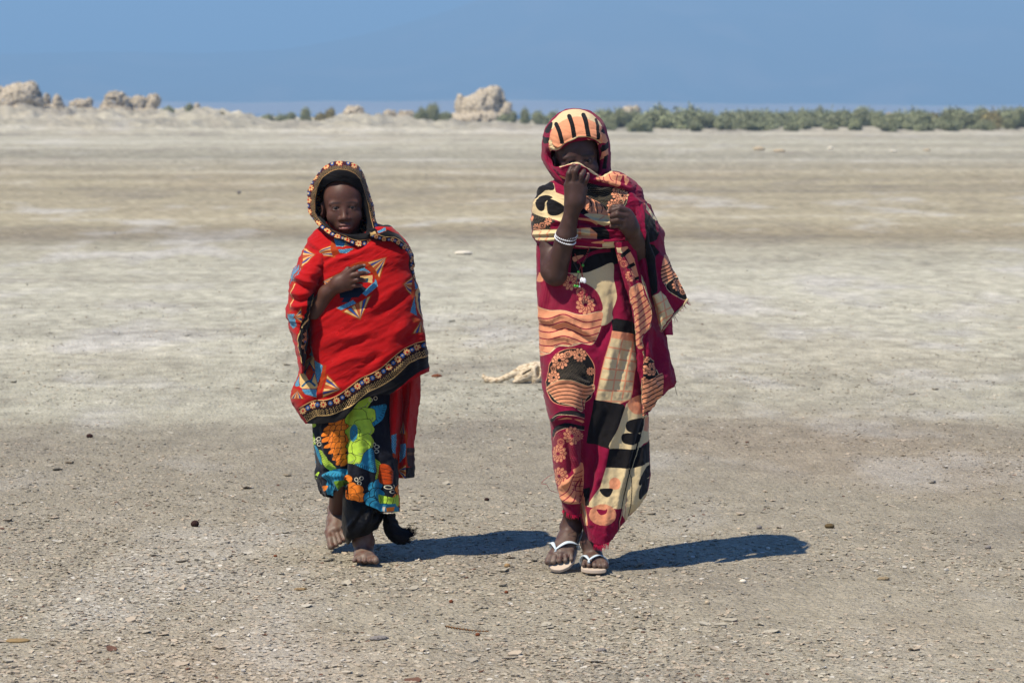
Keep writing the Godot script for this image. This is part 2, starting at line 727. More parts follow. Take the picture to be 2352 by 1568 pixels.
# the soils of the plain (linear colours), by the strips in which they lie along the old shore lines
var SOIL := [[7.0, Color(0.390, 0.358, 0.280)], [8.0, Color(0.372, 0.338, 0.261)], [11.5, Color(0.359, 0.325, 0.250)], [12.6, Color(0.372, 0.345, 0.269)], [13.6, Color(0.519, 0.505, 0.401)], [16.0, Color(0.508, 0.492, 0.392)],
	[20.0, Color(0.556, 0.543, 0.439)], [26.5, Color(0.542, 0.527, 0.423)], [28.0, Color(0.454, 0.436, 0.344)], [30.5, Color(0.433, 0.410, 0.317)], [32.5, Color(0.360, 0.318, 0.224)], [34.0, Color(0.379, 0.332, 0.231)], [36.0, Color(0.421, 0.381, 0.269)], [45.0, Color(0.415, 0.373, 0.265)],
	[56.0, Color(0.421, 0.379, 0.266)], [66.0, Color(0.389, 0.351, 0.249)], [78.0, Color(0.375, 0.347, 0.263)], [90.0, Color(0.345, 0.328, 0.256)], [110.0, Color(0.415, 0.394, 0.307)], [140.0, Color(0.421, 0.402, 0.312)], [220.0, Color(0.483, 0.451, 0.354)], [300.0, Color(0.490, 0.451, 0.347)]]
const OCHRE := Color(0.375, 0.305, 0.222)
const SALT := Color(0.57, 0.555, 0.51)
const CLAY := Color(0.275, 0.250, 0.205)

func soil_at(x: float, z: float) -> Color:
	var d := -z
	var wave := noise_b.get_noise_2d(x * 3.0 / (1.0 + d * 0.03), z * 3.0 / (1.0 + d * 0.03))
	var c: Color = band(d * (1.0 + 0.11 * wave), SOIL)
	# crust patches: sizes from hand-wide to metres, larger ones far off where only those can be told apart
	var g := 1.0 / (1.0 + d * 0.02)
	var ns := streak.get_noise_2d(x * 0.10, z)
	var sw := smoothstep(9.0, 17.0, d)
	var p := noise_c.get_noise_2d(x * 28.0 * g + 31.0, z * 17.0 * g)
	var q := noise_b.get_noise_2d(x * 11.0 * g - 77.0, z * 6.0 * g)
	var o := noise_b.get_noise_2d(x * 5.0 * g + 210.0, z * 3.3 * g + 90.0)
	c = c.lerp(OCHRE, clampf((o + q * 0.7 - 0.05) * 1.5, 0.0, 0.75) * (1.0 - smoothstep(12.3, 14.0, d) * 0.75))
	c = c.lerp(SALT, clampf((p + q * 0.6 - 0.18) * 1.7, 0.0, 0.75) * (0.45 + 0.55 * sw) * (1.0 - 0.6 * smoothstep(36.0, 60.0, d)))
	c = c.lerp(CLAY, clampf((-p * 0.8 - q * 0.6 - 0.2) * 1.4, 0.0, 0.55))
	# long ribs of salt and silt left by the retreating water
	c = c * (1.0 + 0.50 * clampf(ns, -0.45, 0.45) * (0.25 + 0.75 * sw))
	c = c.lerp(SALT, clampf((ns - 0.16) * 2.4, 0.0, 0.7) * sw * (1.0 - 0.65 * smoothstep(36.0, 60.0, d)))
	c = c.lerp(CLAY, clampf((-ns - 0.20) * 2.4, 0.0, 0.6) * sw)
	c = c * (1.0 + (0.16 * noise_c.get_noise_2d(x * 34.0 + 5.0, z * 26.0) + 0.34 * noise_c.get_noise_2d(x * 150.0, z * 75.0)) * sw)
	c = c * (1.0 + 0.16 * noise_c.get_noise_2d(x * 120.0, z * 90.0))
	c.a = 1.0
	return c

func soil_texture(cell_size: int, seed_no: int, lo: float, hi: float) -> ImageTexture:
	# grain of the crust: fine and coarse speckle, chips darker and lighter
	var n1 := FastNoiseLite.new()
	n1.seed = seed_no
	n1.noise_type = FastNoiseLite.TYPE_CELLULAR
	n1.frequency = 0.055
	n1.cellular_return_type = FastNoiseLite.RETURN_CELL_VALUE
	n1.domain_warp_enabled = true
	n1.domain_warp_amplitude = 14.0
	n1.domain_warp_frequency = 0.03
	var n2 := FastNoiseLite.new()
	n2.seed = seed_no + 5
	n2.frequency = 0.12
	n2.fractal_octaves = 4
	var a := n1.get_seamless_image(cell_size, cell_size)
	var b := n2.get_seamless_image(cell_size, cell_size)
	a.convert(Image.FORMAT_L8)
	b.convert(Image.FORMAT_L8)
	var da := a.get_data()
	var db := b.get_data()
	var out := PackedByteArray()
	out.resize(cell_size * cell_size * 3)
	for i in cell_size * cell_size:
		var t := (da[i] * 0.45 + db[i] * 0.55) / 255.0
		var f := lerpf(lo, hi, smoothstep(0.2, 0.8, t))
		out[i * 3] = int(clampf(255.0 * f, 0, 255))
		out[i * 3 + 1] = int(clampf(255.0 * f * (0.985 + 0.015 * t), 0, 255))
		out[i * 3 + 2] = int(clampf(255.0 * f * (0.95 + 0.05 * t), 0, 255))
	var im := Image.create_from_data(cell_size, cell_size, false, Image.FORMAT_RGB8, out)
	return ImageTexture.create_from_image(im)

func build_ground() -> void:
	var v := PackedVector3Array()
	var n := PackedVector3Array()
	var col := PackedColorArray()
	var uv := PackedVector2Array()
	var idx := PackedInt32Array()
	var dist := []
	var y := 2600.0
	while y > 320.0:
		dist.append(EYE * F / (y - 257.0))
		y -= 14.0 if y > 1640.0 else (1.7 if y > 340.0 else 0.8)
	var d: float = dist[dist.size() - 1]
	while d < 318.0:
		d += 1.4
		dist.append(d)
	dist.push_front(3.0)
	dist.push_front(0.5)
	dist.push_front(-6.0)
	dist.push_front(-60.0)
	var cols := 380
	for r in dist.size():
		var dd: float = dist[r]
		var reach_x := maxf(dd, 6.0) * 0.2
		for c in cols + 1:
			var s := float(c) / cols * 2.0 - 1.0
			var a := absf(s)
			var x := reach_x * minf(a, 0.84) / 0.84
			if a > 0.84:
				x += pow((a - 0.84) / 0.16, 2.0) * (40.0 + maxf(dd, 0.0) * 1.6)
			x *= signf(s)
			var h := ground_y(x, -dd)
			v.append(Vector3(x, h, -dd))
			col.append(soil_at(x, -dd))
			uv.append(Vector2(x, -dd) / 0.9)
	n.resize(v.size())
	var w := cols + 1
	for r in dist.size():
		for c in w:
			var i := r * w + c
			var e := v[r * w + mini(c + 1, cols)] - v[r * w + maxi(c - 1, 0)]
			var f := v[mini(r + 1, dist.size() - 1) * w + c] - v[maxi(r - 1, 0) * w + c]
			var nn := e.cross(f)
			n[i] = (nn if nn.y > 0 else -nn).normalized()
	for r in dist.size() - 1:
		for c in cols:
			var a := r * w + c
			idx.append_array([a, a + w, a + 1, a + 1, a + w, a + w + 1])
	var m := StandardMaterial3D.new()
	m.vertex_color_use_as_albedo = true
	m.albedo_texture = soil_texture(1024, 3, 0.80, 1.0)
	m.detail_enabled = true
	m.detail_blend_mode = BaseMaterial3D.BLEND_MODE_MUL
	m.detail_uv_layer = BaseMaterial3D.DETAIL_UV_1
	m.roughness = 0.95
	m.metallic_specular = 0.2
	var nt := FastNoiseLite.new()
	nt.seed = 9
	nt.frequency = 0.035
	nt.fractal_octaves = 5
	nt.fractal_gain = 0.6
	var bump := nt.get_seamless_image(1024, 1024)
	bump.convert(Image.FORMAT_L8)
	m.heightmap_enabled = true
	m.heightmap_scale = 1.1
	m.heightmap_texture = ImageTexture.create_from_image(bump)
	var o := put("ground", mesh_of(v, n, idx, uv, col), m)
	tag(o, "flat plain of flaking grey and beige mud crust with pale salt streaks", "ground", "", "structure")

func chip_mesh(seed_no: int, thick: float, curl: float) -> ArrayMesh:
	var r := RandomNumberGenerator.new()
	r.seed = seed_no
	var v := PackedVector3Array()
	var n := PackedVector3Array()
	var idx := PackedInt32Array()
	var k := 8
	var top := []
	var low := []
	for i in k:
		var a := TAU * i / k + r.randf_range(-0.25, 0.25)
		var q := r.randf_range(0.62, 1.0)
		var lift := curl * r.randf_range(0.0, 1.0)
		top.append(Vector3(cos(a) * q, thick + lift, sin(a) * q * 0.8))
		low.append(Vector3(cos(a) * q * 0.93, lift * 0.85, sin(a) * q * 0.75))
	var mid := Vector3(0, thick * 0.9, 0)
	var bot := Vector3(0, -0.02, 0)
	for i in k:
		var j := (i + 1) % k
		for tri in [[mid, top[i], top[j]], [top[i], low[i], low[j]], [top[i], low[j], top[j]], [bot, low[j], low[i]]]:
			var nn: Vector3 = (tri[2] - tri[0]).cross(tri[1] - tri[0]).normalized()
			var c: Vector3 = (tri[0] + tri[1] + tri[2]) / 3.0
			var out := nn.dot(c - Vector3(0, thick * 0.5, 0)) > 0
			for p in (tri if out else [tri[0], tri[2], tri[1]]):
				idx.append(v.size())
				v.append(p)
				n.append(nn if out else -nn)
	return mesh_of(v, n, idx)

func build_flakes() -> void:
	var holder := Node3D.new()
	holder.name = "mud_flakes"
	add_child(holder)
	tag(holder, "loose chips and curled flakes of dried mud strewn over the plain", "mud flakes", "", "stuff")
	var m := StandardMaterial3D.new()
	m.vertex_color_use_as_albedo = true
	m.roughness = 0.95
	m.metallic_specular = 0.2
	rng.seed = 77
	for variant in 6:
		var mm := MultiMesh.new()
		mm.transform_format = MultiMesh.TRANSFORM_3D
		mm.use_colors = true
		mm.mesh = chip_mesh(100 + variant, [0.07, 0.09, 0.12, 0.08, 0.16, 0.4][variant], [0.14, 0.24, 0.16, 0.34, 0.12, 0.1][variant])
		var at := []
		var tone := []
		var goal: int = [22000, 18000, 15000, 12000, 9000, 6000][variant]
		var tries := 0
		while at.size() < goal and tries < goal * 12:
			tries += 1
			var y := rng.randf_range(690.0, 1680.0)
			if variant == 5 and rng.randf() < 0.5:
				y = rng.randf_range(400.0, 900.0)
			var d := EYE * F / (y - 257.0)
			var x := rng.randf_range(-0.2, 0.2) * d
			var keep := 0.50 + 1.0 * (noise_b.get_noise_2d(x * 9.0 + 50.0, d * 8.0) + 0.5 * noise_c.get_noise_2d(x * 20.0, d * 16.0))
			if d > 12.6:
				keep = keep * 0.75 - 0.02 * (d - 12.6) if variant < 5 else 0.22
			if rng.randf() > keep:
				continue
			var size := 0.0026 + 0.0095 * pow(rng.randf(), 3.0)
			if variant < 4 and rng.randf() < 0.014:
				size *= 2.5
			if d > 13.0:
				size *= 1.0 + (d - 13.0) * 0.04
			var b := Basis(Vector3.UP, rng.randf() * TAU) * Basis(Vector3.RIGHT, rng.randf_range(-0.22, 0.30)) * Basis(Vector3.BACK, rng.randf_range(-0.2, 0.2))
			at.append(Transform3D(b.scaled(Vector3(size, size * rng.randf_range(0.7, 1.3), size)), Vector3(x, ground_y(x, -d) + size * 0.02, -d)))
			var c := soil_at(x, -d)
			var pick := rng.randf()
			if pick < 0.42:
				c = c.lerp(OCHRE, 0.75) * rng.randf_range(0.85, 1.08)
			elif pick < 0.47:
				c = c.lerp(SALT, 0.4)
			elif pick < 0.58:
				c = c.lerp(CLAY, 0.6) * rng.randf_range(0.7, 1.0)
			else:
				c = c * rng.randf_range(0.86, 1.06)
			if rng.randf() < 0.012:
				c = Color(0.12, 0.065, 0.045)
			c.a = 1.0
			tone.append(c)
		mm.instance_count = at.size()
		for i in at.size():
			mm.set_instance_transform(i, at[i])
			mm.set_instance_color(i, tone[i])
		var o := MultiMeshInstance3D.new()
		o.name = "flake"
		o.multimesh = mm
		o.material_override = m
		holder.add_child(o, true)

func stone_mesh(seed_no: int, rad: Vector3, rough: float, cell: float, lumps: Array = []) -> ArrayMesh:
	var nz := FastNoiseLite.new()
	nz.seed = seed_no
	nz.frequency = 1.0
	nz.fractal_octaves = 4
	var big := maxf(rad.x, maxf(rad.y, rad.z))
	field(-rad * 1.35, rad * 1.35, cell)
	if lumps.is_empty():
		ell(Vector3.ZERO, rad, big * 0.2)
	for l in lumps:
		ell(Vector3(l[0], l[1], l[2]), Vector3(l[3], l[4], l[5]), l[6] if l.size() > 6 else big * 0.2, l.size() > 7)
	for z in fn.z:
		for y in fn.y:
			var row := (z * fn.y + y) * fn.x
			for x in fn.x:
				var d := fd[row + x]
				if absf(d) < rough * 2.5 + fc * 2:
					var p := (fo + Vector3(x, y, z) * fc) / big
					fd[row + x] = d + rough * 0.65 * (nz.get_noise_3d(p.x * 3.2, p.y * 2.6, p.z * 3.2) * 1.3 + absf(nz.get_noise_3d(p.x * 7.0 + 9.0, p.y * 5.0, p.z * 7.0)) * 1.2 + 0.0)
	var v := PackedVector3Array()
	var n := PackedVector3Array()
	var idx := PackedInt32Array()
	var made := nets(v, n, idx)
	return mesh_of(made[0], made[1], made[2])

func rock_material() -> StandardMaterial3D:
	var m := StandardMaterial3D.new()
	var nz := FastNoiseLite.new()
	nz.seed = 21
	nz.frequency = 0.02
	nz.fractal_octaves = 5
	var im := nz.get_seamless_image(512, 512)
	im.convert(Image.FORMAT_RGB8)
	var d := im.get_data()
	for i in 512 * 512:
		var t := d[i * 3] / 255.0
		var c: Color = Color(0.55, 0.505, 0.43).lerp(Color(0.75, 0.705, 0.62), smoothstep(0.25, 0.75, t))
		d[i * 3] = int(c.r * 255)
		d[i * 3 + 1] = int(c.g * 255)
		d[i * 3 + 2] = int(c.b * 255)
	im.set_data(512, 512, false, Image.FORMAT_RGB8, d)
	m.albedo_texture = ImageTexture.create_from_image(im)
	m.uv1_triplanar = true
	m.uv1_scale = Vector3(0.35, 0.35, 0.35)
	m.roughness = 0.97
	m.metallic_specular = 0.15
	return m

# a rock whose outline is built of lumps read in survey units: [x, y, half width, half height, depth offset in metres]
func tufa(lumps: Array, dist: float, rough: float, label: String, seed_no: int, holes: Array = []) -> void:
	var k := dist / F
	var lo := Vector2(1e9, 1e9)
	var hi := -lo
	for l in lumps:
		lo = lo.min(Vector2(l[0] - l[2], l[1] - l[3]))
		hi = hi.max(Vector2(l[0] + l[2], l[1] + l[3]))
	var mid := (lo + hi) * 0.5
	var at := sight(mid.x, mid.y, -dist)
	var parts := []
	for l in lumps:
		var dz: float = l[4] if l.size() > 4 else 0.0
		parts.append([(l[0] - mid.x) * k, (mid.y - l[1]) * k, dz, l[2] * k, l[3] * k, (l[2] * 0.6 + l[3] * 0.5) * k, 3.5 * k])
	for l in holes:
		parts.append([(l[0] - mid.x) * k, (mid.y - l[1]) * k, l[4], l[2] * k, l[3] * k, l[2] * k * 1.6, 3.0 * k, true])
	var half := (hi - lo) * 0.5 * k
	var o := put(numbered("tufa_rock"), stone_mesh(seed_no, Vector3(half.x, half.y, maxf(half.x * 0.6, half.y)) * 1.05, rough, maxf(half.x, half.y) / 26.0, parts), mats.rock)
	o.position = at
	tag(o, label, "rock", "tufa rocks along the shore")

func build_rocks() -> void:
	mats.rock = rock_material()
	tufa([[48, 222, 44, 34], [70, 206, 22, 20, 0.2], [20, 236, 40, 34], [88, 232, 11, 26], [40, 262, 62, 24, 0.5], [-8, 240, 30, 44]], 250, 0.30, "biggest tufa block at the far left, overhanging on its shaded side", 11, [[104, 254, 10, 9, 0.9]])
	tufa([[107, 232, 9, 20], [131, 236, 12, 20], [120, 256, 28, 18, 0.2], [140, 248, 9, 14]], 252, 0.16, "pair of small pale spires right beside the biggest tufa block", 12)
	tufa([[185, 240, 27, 13], [205, 234, 9, 11], [172, 250, 16, 12], [192, 256, 34, 13, 0.2]], 254, 0.16, "low flat-topped tufa rock between the spires and the rounded boulder", 13)
	tufa([[266, 229, 27, 20], [256, 222, 16, 13], [284, 234, 13, 19], [245, 243, 15, 13], [268, 256, 40, 15, 0.3]], 250, 0.26, "rounded pitted tufa boulder overhanging on its right side, second tallest on the left", 14, [[284, 252, 12, 4, 1.2], [262, 228, 9, 3, 1.1]])
	tufa([[318, 237, 24, 18], [352, 232, 18, 18], [345, 248, 15, 18], [308, 250, 22, 14], [330, 258, 42, 11, 0.3]], 251, 0.22, "two-humped tufa rock just right of the rounded boulder", 15, [[352, 240, 6, 2.5, 1.0]])
	tufa([[452, 247, 8, 11], [450, 262, 14, 9]], 251, 0.10, "small pale stump of rock between two little bushes", 16)
	tufa([[812, 262, 26, 17], [803, 252, 11, 11], [822, 256, 15, 14], [800, 274, 40, 10, 0.3]], 248, 0.16, "small pale tufa hump with a dark hole in its face", 17, [[808, 259, 4.5, 3, 0.95], [803, 266, 6, 3.5, 1.0]])
	tufa([[893, 264, 14, 13], [905, 262, 6, 9], [888, 275, 18, 9]], 248, 0.11, "stubby tufa knob left of the tattered knob and the tall bush", 18)
	tufa([[932, 268, 17, 14], [920, 260, 6, 7], [945, 260, 6, 7], [930, 282, 22, 10]], 247, 0.13, "ragged two-horned tufa knob against the tall bush", 19)
	tufa([[1105, 245, 46, 32], [1130, 220, 26, 26], [1112, 222, 26, 20], [1146, 226, 15, 26], [1056, 244, 13, 28], [1068, 256, 20, 26], [1160, 254, 18, 24], [1100, 274, 72, 22, 0.4], [1080, 236, 24, 16]], 243, 0.30, "tall craggy tufa tower with a dark hole, in the middle", 20, [[1106, 221, 5.5, 6, 1.6], [1158, 222, 7, 12, 0.9]])
	tufa([[1446, 256, 22, 13], [1462, 253, 10, 11], [1430, 262, 14, 10]], 246, 0.13, "broad tan rock top showing behind the shrubs beside the taller person", 22)
	tufa([[2044, 268, 11, 10], [2052, 276, 14, 9]], 250, 0.10, "small tan rock tip poking over the shrubs toward the right", 23)
	tufa([[1724, 266, 9, 10], [1730, 274, 12, 8]], 250, 0.10, "small tan rock tip over the shrubs right of the taller person", 24)

func bush_mesh(seed_no: int, w: float, h: float, leaves: int, leaf: float, loose: float) -> Array:
	var r := RandomNumberGenerator.new()
	r.seed = seed_no
	var v := PackedVector3Array()
	var n := PackedVector3Array()
	var idx := PackedInt32Array()
	var col := PackedColorArray()
	var lobes := []
	for i in 11:
		var a := r.randf() * TAU
		var q := sqrt(r.randf()) * w * 0.72
		var up := h * r.randf_range(0.22, 0.86) * (1.0 - 0.4 * q / w)
		lobes.append([Vector3(cos(a) * q, up, sin(a) * q * 0.7), r.randf_range(0.14, 0.30) * h + 0.1, r.randf_range(0.8, 1.2)])
	for i in leaves:
		var l: Array = lobes[r.randi() % lobes.size()]
		var dir := Vector3(r.randfn(), r.randfn() * 0.9, r.randfn()).normalized()
		var p: Vector3 = l[0] + dir * l[1] * pow(r.randf(), 0.45) * (1.0 + loose * r.randf())
		if p.y < 0.02:
			p.y = r.randf() * 0.25 * h
		var nn := (dir + Vector3(r.randfn(), r.randfn() + 0.5, r.randfn()) * 0.6).normalized()
		var t := nn.cross(Vector3(r.randfn(), r.randfn(), r.randfn())).normalized()
		var b := nn.cross(t)
		var s := leaf * r.randf_range(0.6, 1.4)
		var f: float = l[2] * r.randf_range(0.75, 1.25)
		var c := Color(0.225 * f, 0.250 * f, 0.125 * f).lerp(Color(0.34, 0.28, 0.20), 0.25 * r.randf())
		var at := v.size()
		v.append_array([p - t * s, p - b * s * 0.45, p + t * s, p + b * s * 0.45])
		n.append_array([nn, nn, nn, nn])
		col.append_array([c, c, c, c])
		idx.append_array([at, at + 2, at + 1, at, at + 3, at + 2])
	var shoots := []
	for i in 26:
		var l: Array = lobes[r.randi() % lobes.size()]
		var go := Vector3(r.randfn() * 0.55, r.randf_range(0.35, 1.2), r.randfn() * 0.55).normalized()
		var reach_s: float = l[1] * r.randf_range(1.1, 1.9)
		shoots.append([l[0], l[0] + go * reach_s])
		for k in 26:
			var t := r.randf_range(0.35, 1.0)
			var p: Vector3 = l[0] + go * reach_s * t + Vector3(r.randfn(), r.randfn(), r.randfn()) * 0.05 * h * (1.15 - t)
			if p.y < 0.02:
				continue
			var nn := Vector3(r.randfn(), r.randfn() + 0.4, r.randfn()).normalized()
			var tt := nn.cross(Vector3(r.randfn(), r.randfn(), r.randfn())).normalized()
			var b := nn.cross(tt)
			var s := leaf * r.randf_range(0.45, 0.95)
			var f: float = l[2] * r.randf_range(0.8, 1.25)
			var c := Color(0.235 * f, 0.255 * f, 0.135 * f)
			var at := v.size()
			v.append_array([p - tt * s, p - b * s * 0.45, p + tt * s, p + b * s * 0.45])
			n.append_array([nn, nn, nn, nn])
			col.append_array([c, c, c, c])
			idx.append_array([at, at + 2, at + 1, at, at + 3, at + 2])
	var crown := mesh_of(v, n, idx, PackedVector2Array(), col)
	var st := SurfaceTool.new()
	st.begin(Mesh.PRIMITIVE_TRIANGLES)
	for l in lobes:
		twig(st, Vector3(l[0].x * 0.15, 0, l[0].z * 0.15), l[0], 0.035, 0.012)
	for q in shoots:
		twig(st, q[0], q[1], 0.012, 0.004)
	st.generate_normals()
	return [crown, st.commit()]

func twig(st: SurfaceTool, a: Vector3, b: Vector3, ra: float, rb: float) -> void:
	var up := (b - a).normalized()
	var t := up.cross(Vector3(0.31, 0.17, 0.93)).normalized()
	var s := up.cross(t)
	for i in 5:
		var a0 := TAU * i / 5
		var a1 := TAU * (i + 1) / 5
		var p0 := a + (t * cos(a0) + s * sin(a0)) * ra
		var p1 := a + (t * cos(a1) + s * sin(a1)) * ra
		var q0 := b + (t * cos(a0) + s * sin(a0)) * rb
		var q1 := b + (t * cos(a1) + s * sin(a1)) * rb
		for p in [p0, q0, p1, p1, q0, q1]:
			st.add_vertex(p)

const ORDINAL := ["first", "second", "third", "fourth", "fifth", "sixth", "seventh", "eighth", "ninth", "tenth", "eleventh", "twelfth", "thirteenth", "fourteenth", "fifteenth", "sixteenth", "seventeenth", "eighteenth", "nineteenth", "twentieth",
	"twenty-first", "twenty-second", "twenty-third", "twenty-fourth", "twenty-fifth", "twenty-sixth", "twenty-seventh", "twenty-eighth", "twenty-ninth", "thirtieth", "thirty-first", "thirty-second", "thirty-third", "thirty-fourth", "thirty-fifth", "thirty-sixth", "thirty-seventh", "thirty-eighth", "thirty-ninth", "fortieth", "forty-first", "forty-second", "forty-third", "forty-fourth", "forty-fifth", "forty-sixth"]

func build_bushes() -> void:
	var leaf := StandardMaterial3D.new()
	leaf.vertex_color_use_as_albedo = true
	leaf.roughness = 0.8
	leaf.cull_mode = BaseMaterial3D.CULL_DISABLED
	leaf.backlight_enabled = true
	leaf.backlight = Color(0.3, 0.3, 0.3)
	var dry := StandardMaterial3D.new()
	dry.vertex_color_use_as_albedo = true
	dry.albedo_color = Color(1.0, 0.90, 0.82)
	dry.roughness = 0.9
	dry.cull_mode = BaseMaterial3D.CULL_DISABLED
	var wood := plain(Color(0.42, 0.36, 0.30), 0.9)
	var kinds := []
	for i in 6:
		kinds.append(bush_mesh(300 + i, [1.5, 1.2, 1.7, 1.1, 1.4, 0.9][i], [2.0, 2.3, 1.7, 1.6, 2.1, 2.5][i], 3600, 0.115, [0.25, 0.4, 0.2, 0.5, 0.3, 0.6][i]))
	# [x, base y, top y, half width, kind, dry, label]
	var spots := [
		[386, 256, 240, 15, 3, 0, "little green bush on the rise right of the two-humped rock"],
		[434, 256, 235, 13, 5, 0, "dark bush on the left of the small rock stump"],
		[465, 263, 247, 12, 3, 0, "dark low bush on the right of the small rock stump"],
		[510, 266, 254, 8, 3, 1, "tiny dry tuft alone on the rise near the blue water"],
		[622, 281, 258, 24, 2, 0, "low green bush, leftmost of the clump left of the small holed hump"],
		[660, 281, 255, 26, 0, 0, "low green bush, second in the clump left of the small holed hump"],
		[702, 280, 242, 17, 5, 0, "upright green bush, tallest of the clump left of the small holed hump"],
		[738, 280, 253, 20, 2, 1, "brown dried-out bush beside the upright green one"],
		[758, 279, 243, 14, 4, 1, "taller brown dried-out bush next to the small holed hump"],
		[966, 290, 240, 20, 1, 0, "left stem group of the tall bush beside the craggy tower"],
		[994, 292, 232, 22, 5, 0, "tallest grey-green bush left of the craggy tower"],
		[1022, 288, 254, 18, 4, 0, "low green bush at the left foot of the craggy tower"],
		[1150, 290, 258, 20, 2, 0, "low bush at the right foot of the craggy tower"],
		[1172, 291, 252, 22, 0, 0, "rounded bush right of the craggy tower, in front of others"],
		[1205, 293, 243, 16, 5, 0, "upright bush between the craggy tower and the striped hood"],
		[1240, 294, 248, 26, 1, 0, "bush touching the left of the striped hood"],
		[1272, 294, 250, 22, 4, 0, "bush partly hidden behind the left of the striped hood"]]
	rng.seed = 5
	var x := 1385.0
	var back_no := 0
	var front_no := 0
	while x < 2420.0:
		var w := rng.randf_range(22.0, 52.0)
		var top := 243.0 + 14.0 * noise_c.get_noise_1d(x * 0.9) + rng.randf_range(-6, 8) + 6.0 * smoothstep(1500.0, 2100.0, x) * (1.0 - smoothstep(2180.0, 2260.0, x))
		spots.append([x, rng.randf_range(297, 303), top, w, rng.randi() % 6, 1 if rng.randf() < 0.1 else 0, "%s shrub from the striped hood along the back of the thicket" % ORDINAL[back_no]])
		back_no += 1
		if rng.randf() < 0.62:
			spots.append([x + rng.randf_range(-14, 14), 305.0 + rng.randf_range(-2, 2), rng.randf_range(262, 280), rng.randf_range(20, 34), rng.randi() % 4, 0, "%s low shrub from the striped hood along the front of the thicket" % ORDINAL[front_no]])
			front_no += 1
		x += w * rng.randf_range(0.45, 0.8)
	for s in spots:
		var low: float = s[1]
		var dist := 236.0 if s[0] < 1300 else clampf(EYE * F / (low - 257.0) * 1.06, 200.0, 246.0)
		var foot := sight(s[0], low, -dist)
		foot.y = ground_y(foot.x, foot.z) - 0.05
		var head := sight(s[0], s[2], -dist)
		var k: Array = kinds[s[4]]
		var o := Node3D.new()
		o.name = numbered("desert_shrub")
		add_child(o)
		o.position = foot
		o.rotation.y = rng.randf() * TAU
		var box: AABB = k[0].get_aabb()
		var sy := (head.y - foot.y) / box.end.y
		var sx: float = s[3] * dist / F / (maxf(box.size.x, box.size.z) * 0.46)
		o.scale = Vector3(sx, sy, sx)
		put("foliage", k[0], dry if s[5] == 1 else leaf, o)
		put("stem", k[1], wood, o)
		tag(o, s[6], "shrub", "shrubs along the lake shore")

func ridge(called: String, label: String, pts: Array, dist: float, depth: float, cols: Array, seed_no: int, rough: float) -> void:
	# pts: skyline in survey units; the slope runs back and up from its foot at the water
	var nz := FastNoiseLite.new()
	nz.seed = seed_no
	nz.frequency = 0.0016
	nz.fractal_octaves = 5
	var line2 := PackedVector2Array()
	for i in range(0, pts.size(), 2):
		line2.append(Vector2(pts[i], pts[i + 1]))
	var v := PackedVector3Array()
	var n := PackedVector3Array()
	var col := PackedColorArray()
	var idx := PackedInt32Array()
	var nc := 150
	var nr := 26
	for r in nr + 1:
		var t := float(r) / nr
		for c in nc + 1:
			var u := lerpf(line2[0].x, line2[line2.size() - 1].x, float(c) / nc)
			var dd := dist + depth * t
			var top := sight(u, along_line(line2, u), -(dist + depth)).y
			var x := (u - 1176.0) / F * dd
			var h := lerpf(-6.0, top, pow(t, 1.25))
			h += rough * nz.get_noise_2d(x, dd) * sin(PI * minf(t, 1.0)) * top
			v.append(Vector3(x, h, -dd))
			var k := nz.get_noise_2d(x * 2.2 + 500.0, dd * 2.2)
			var cc: Color = cols[0].lerp(cols[1], smoothstep(0.12, 0.32, k))
			col.append(cc)
	# far side, falling away
	for c in nc + 1:
		var a := v[nr * (nc + 1) + c]
		v.append(Vector3(a.x, -20.0, a.z - depth))
		col.append(cols[0])
	nr += 1
	var w := nc + 1
	n.resize(v.size())
	for r in nr + 1:
		for c in w:
			var e := v[r * w + mini(c + 1, nc)] - v[r * w + maxi(c - 1, 0)]
			var f := v[mini(r + 1, nr) * w + c] - v[maxi(r - 1, 0) * w + c]
			var nn := e.cross(f)
			n[r * w + c] = (nn if nn.y > 0 else -nn).normalized()
	for r in nr:
		for c in nc:
			var a := r * w + c
			idx.append_array([a, a + w, a + 1, a + 1, a + w, a + w + 1])
	var m := StandardMaterial3D.new()
	m.vertex_color_use_as_albedo = true
	m.roughness = 1.0
	m.metallic_specular = 0.1
	var o := put(called, mesh_of(v, n, idx, PackedVector2Array(), col), m)
	tag(o, label, "mountain" if called != "far_shore" else "shore", "", "structure")

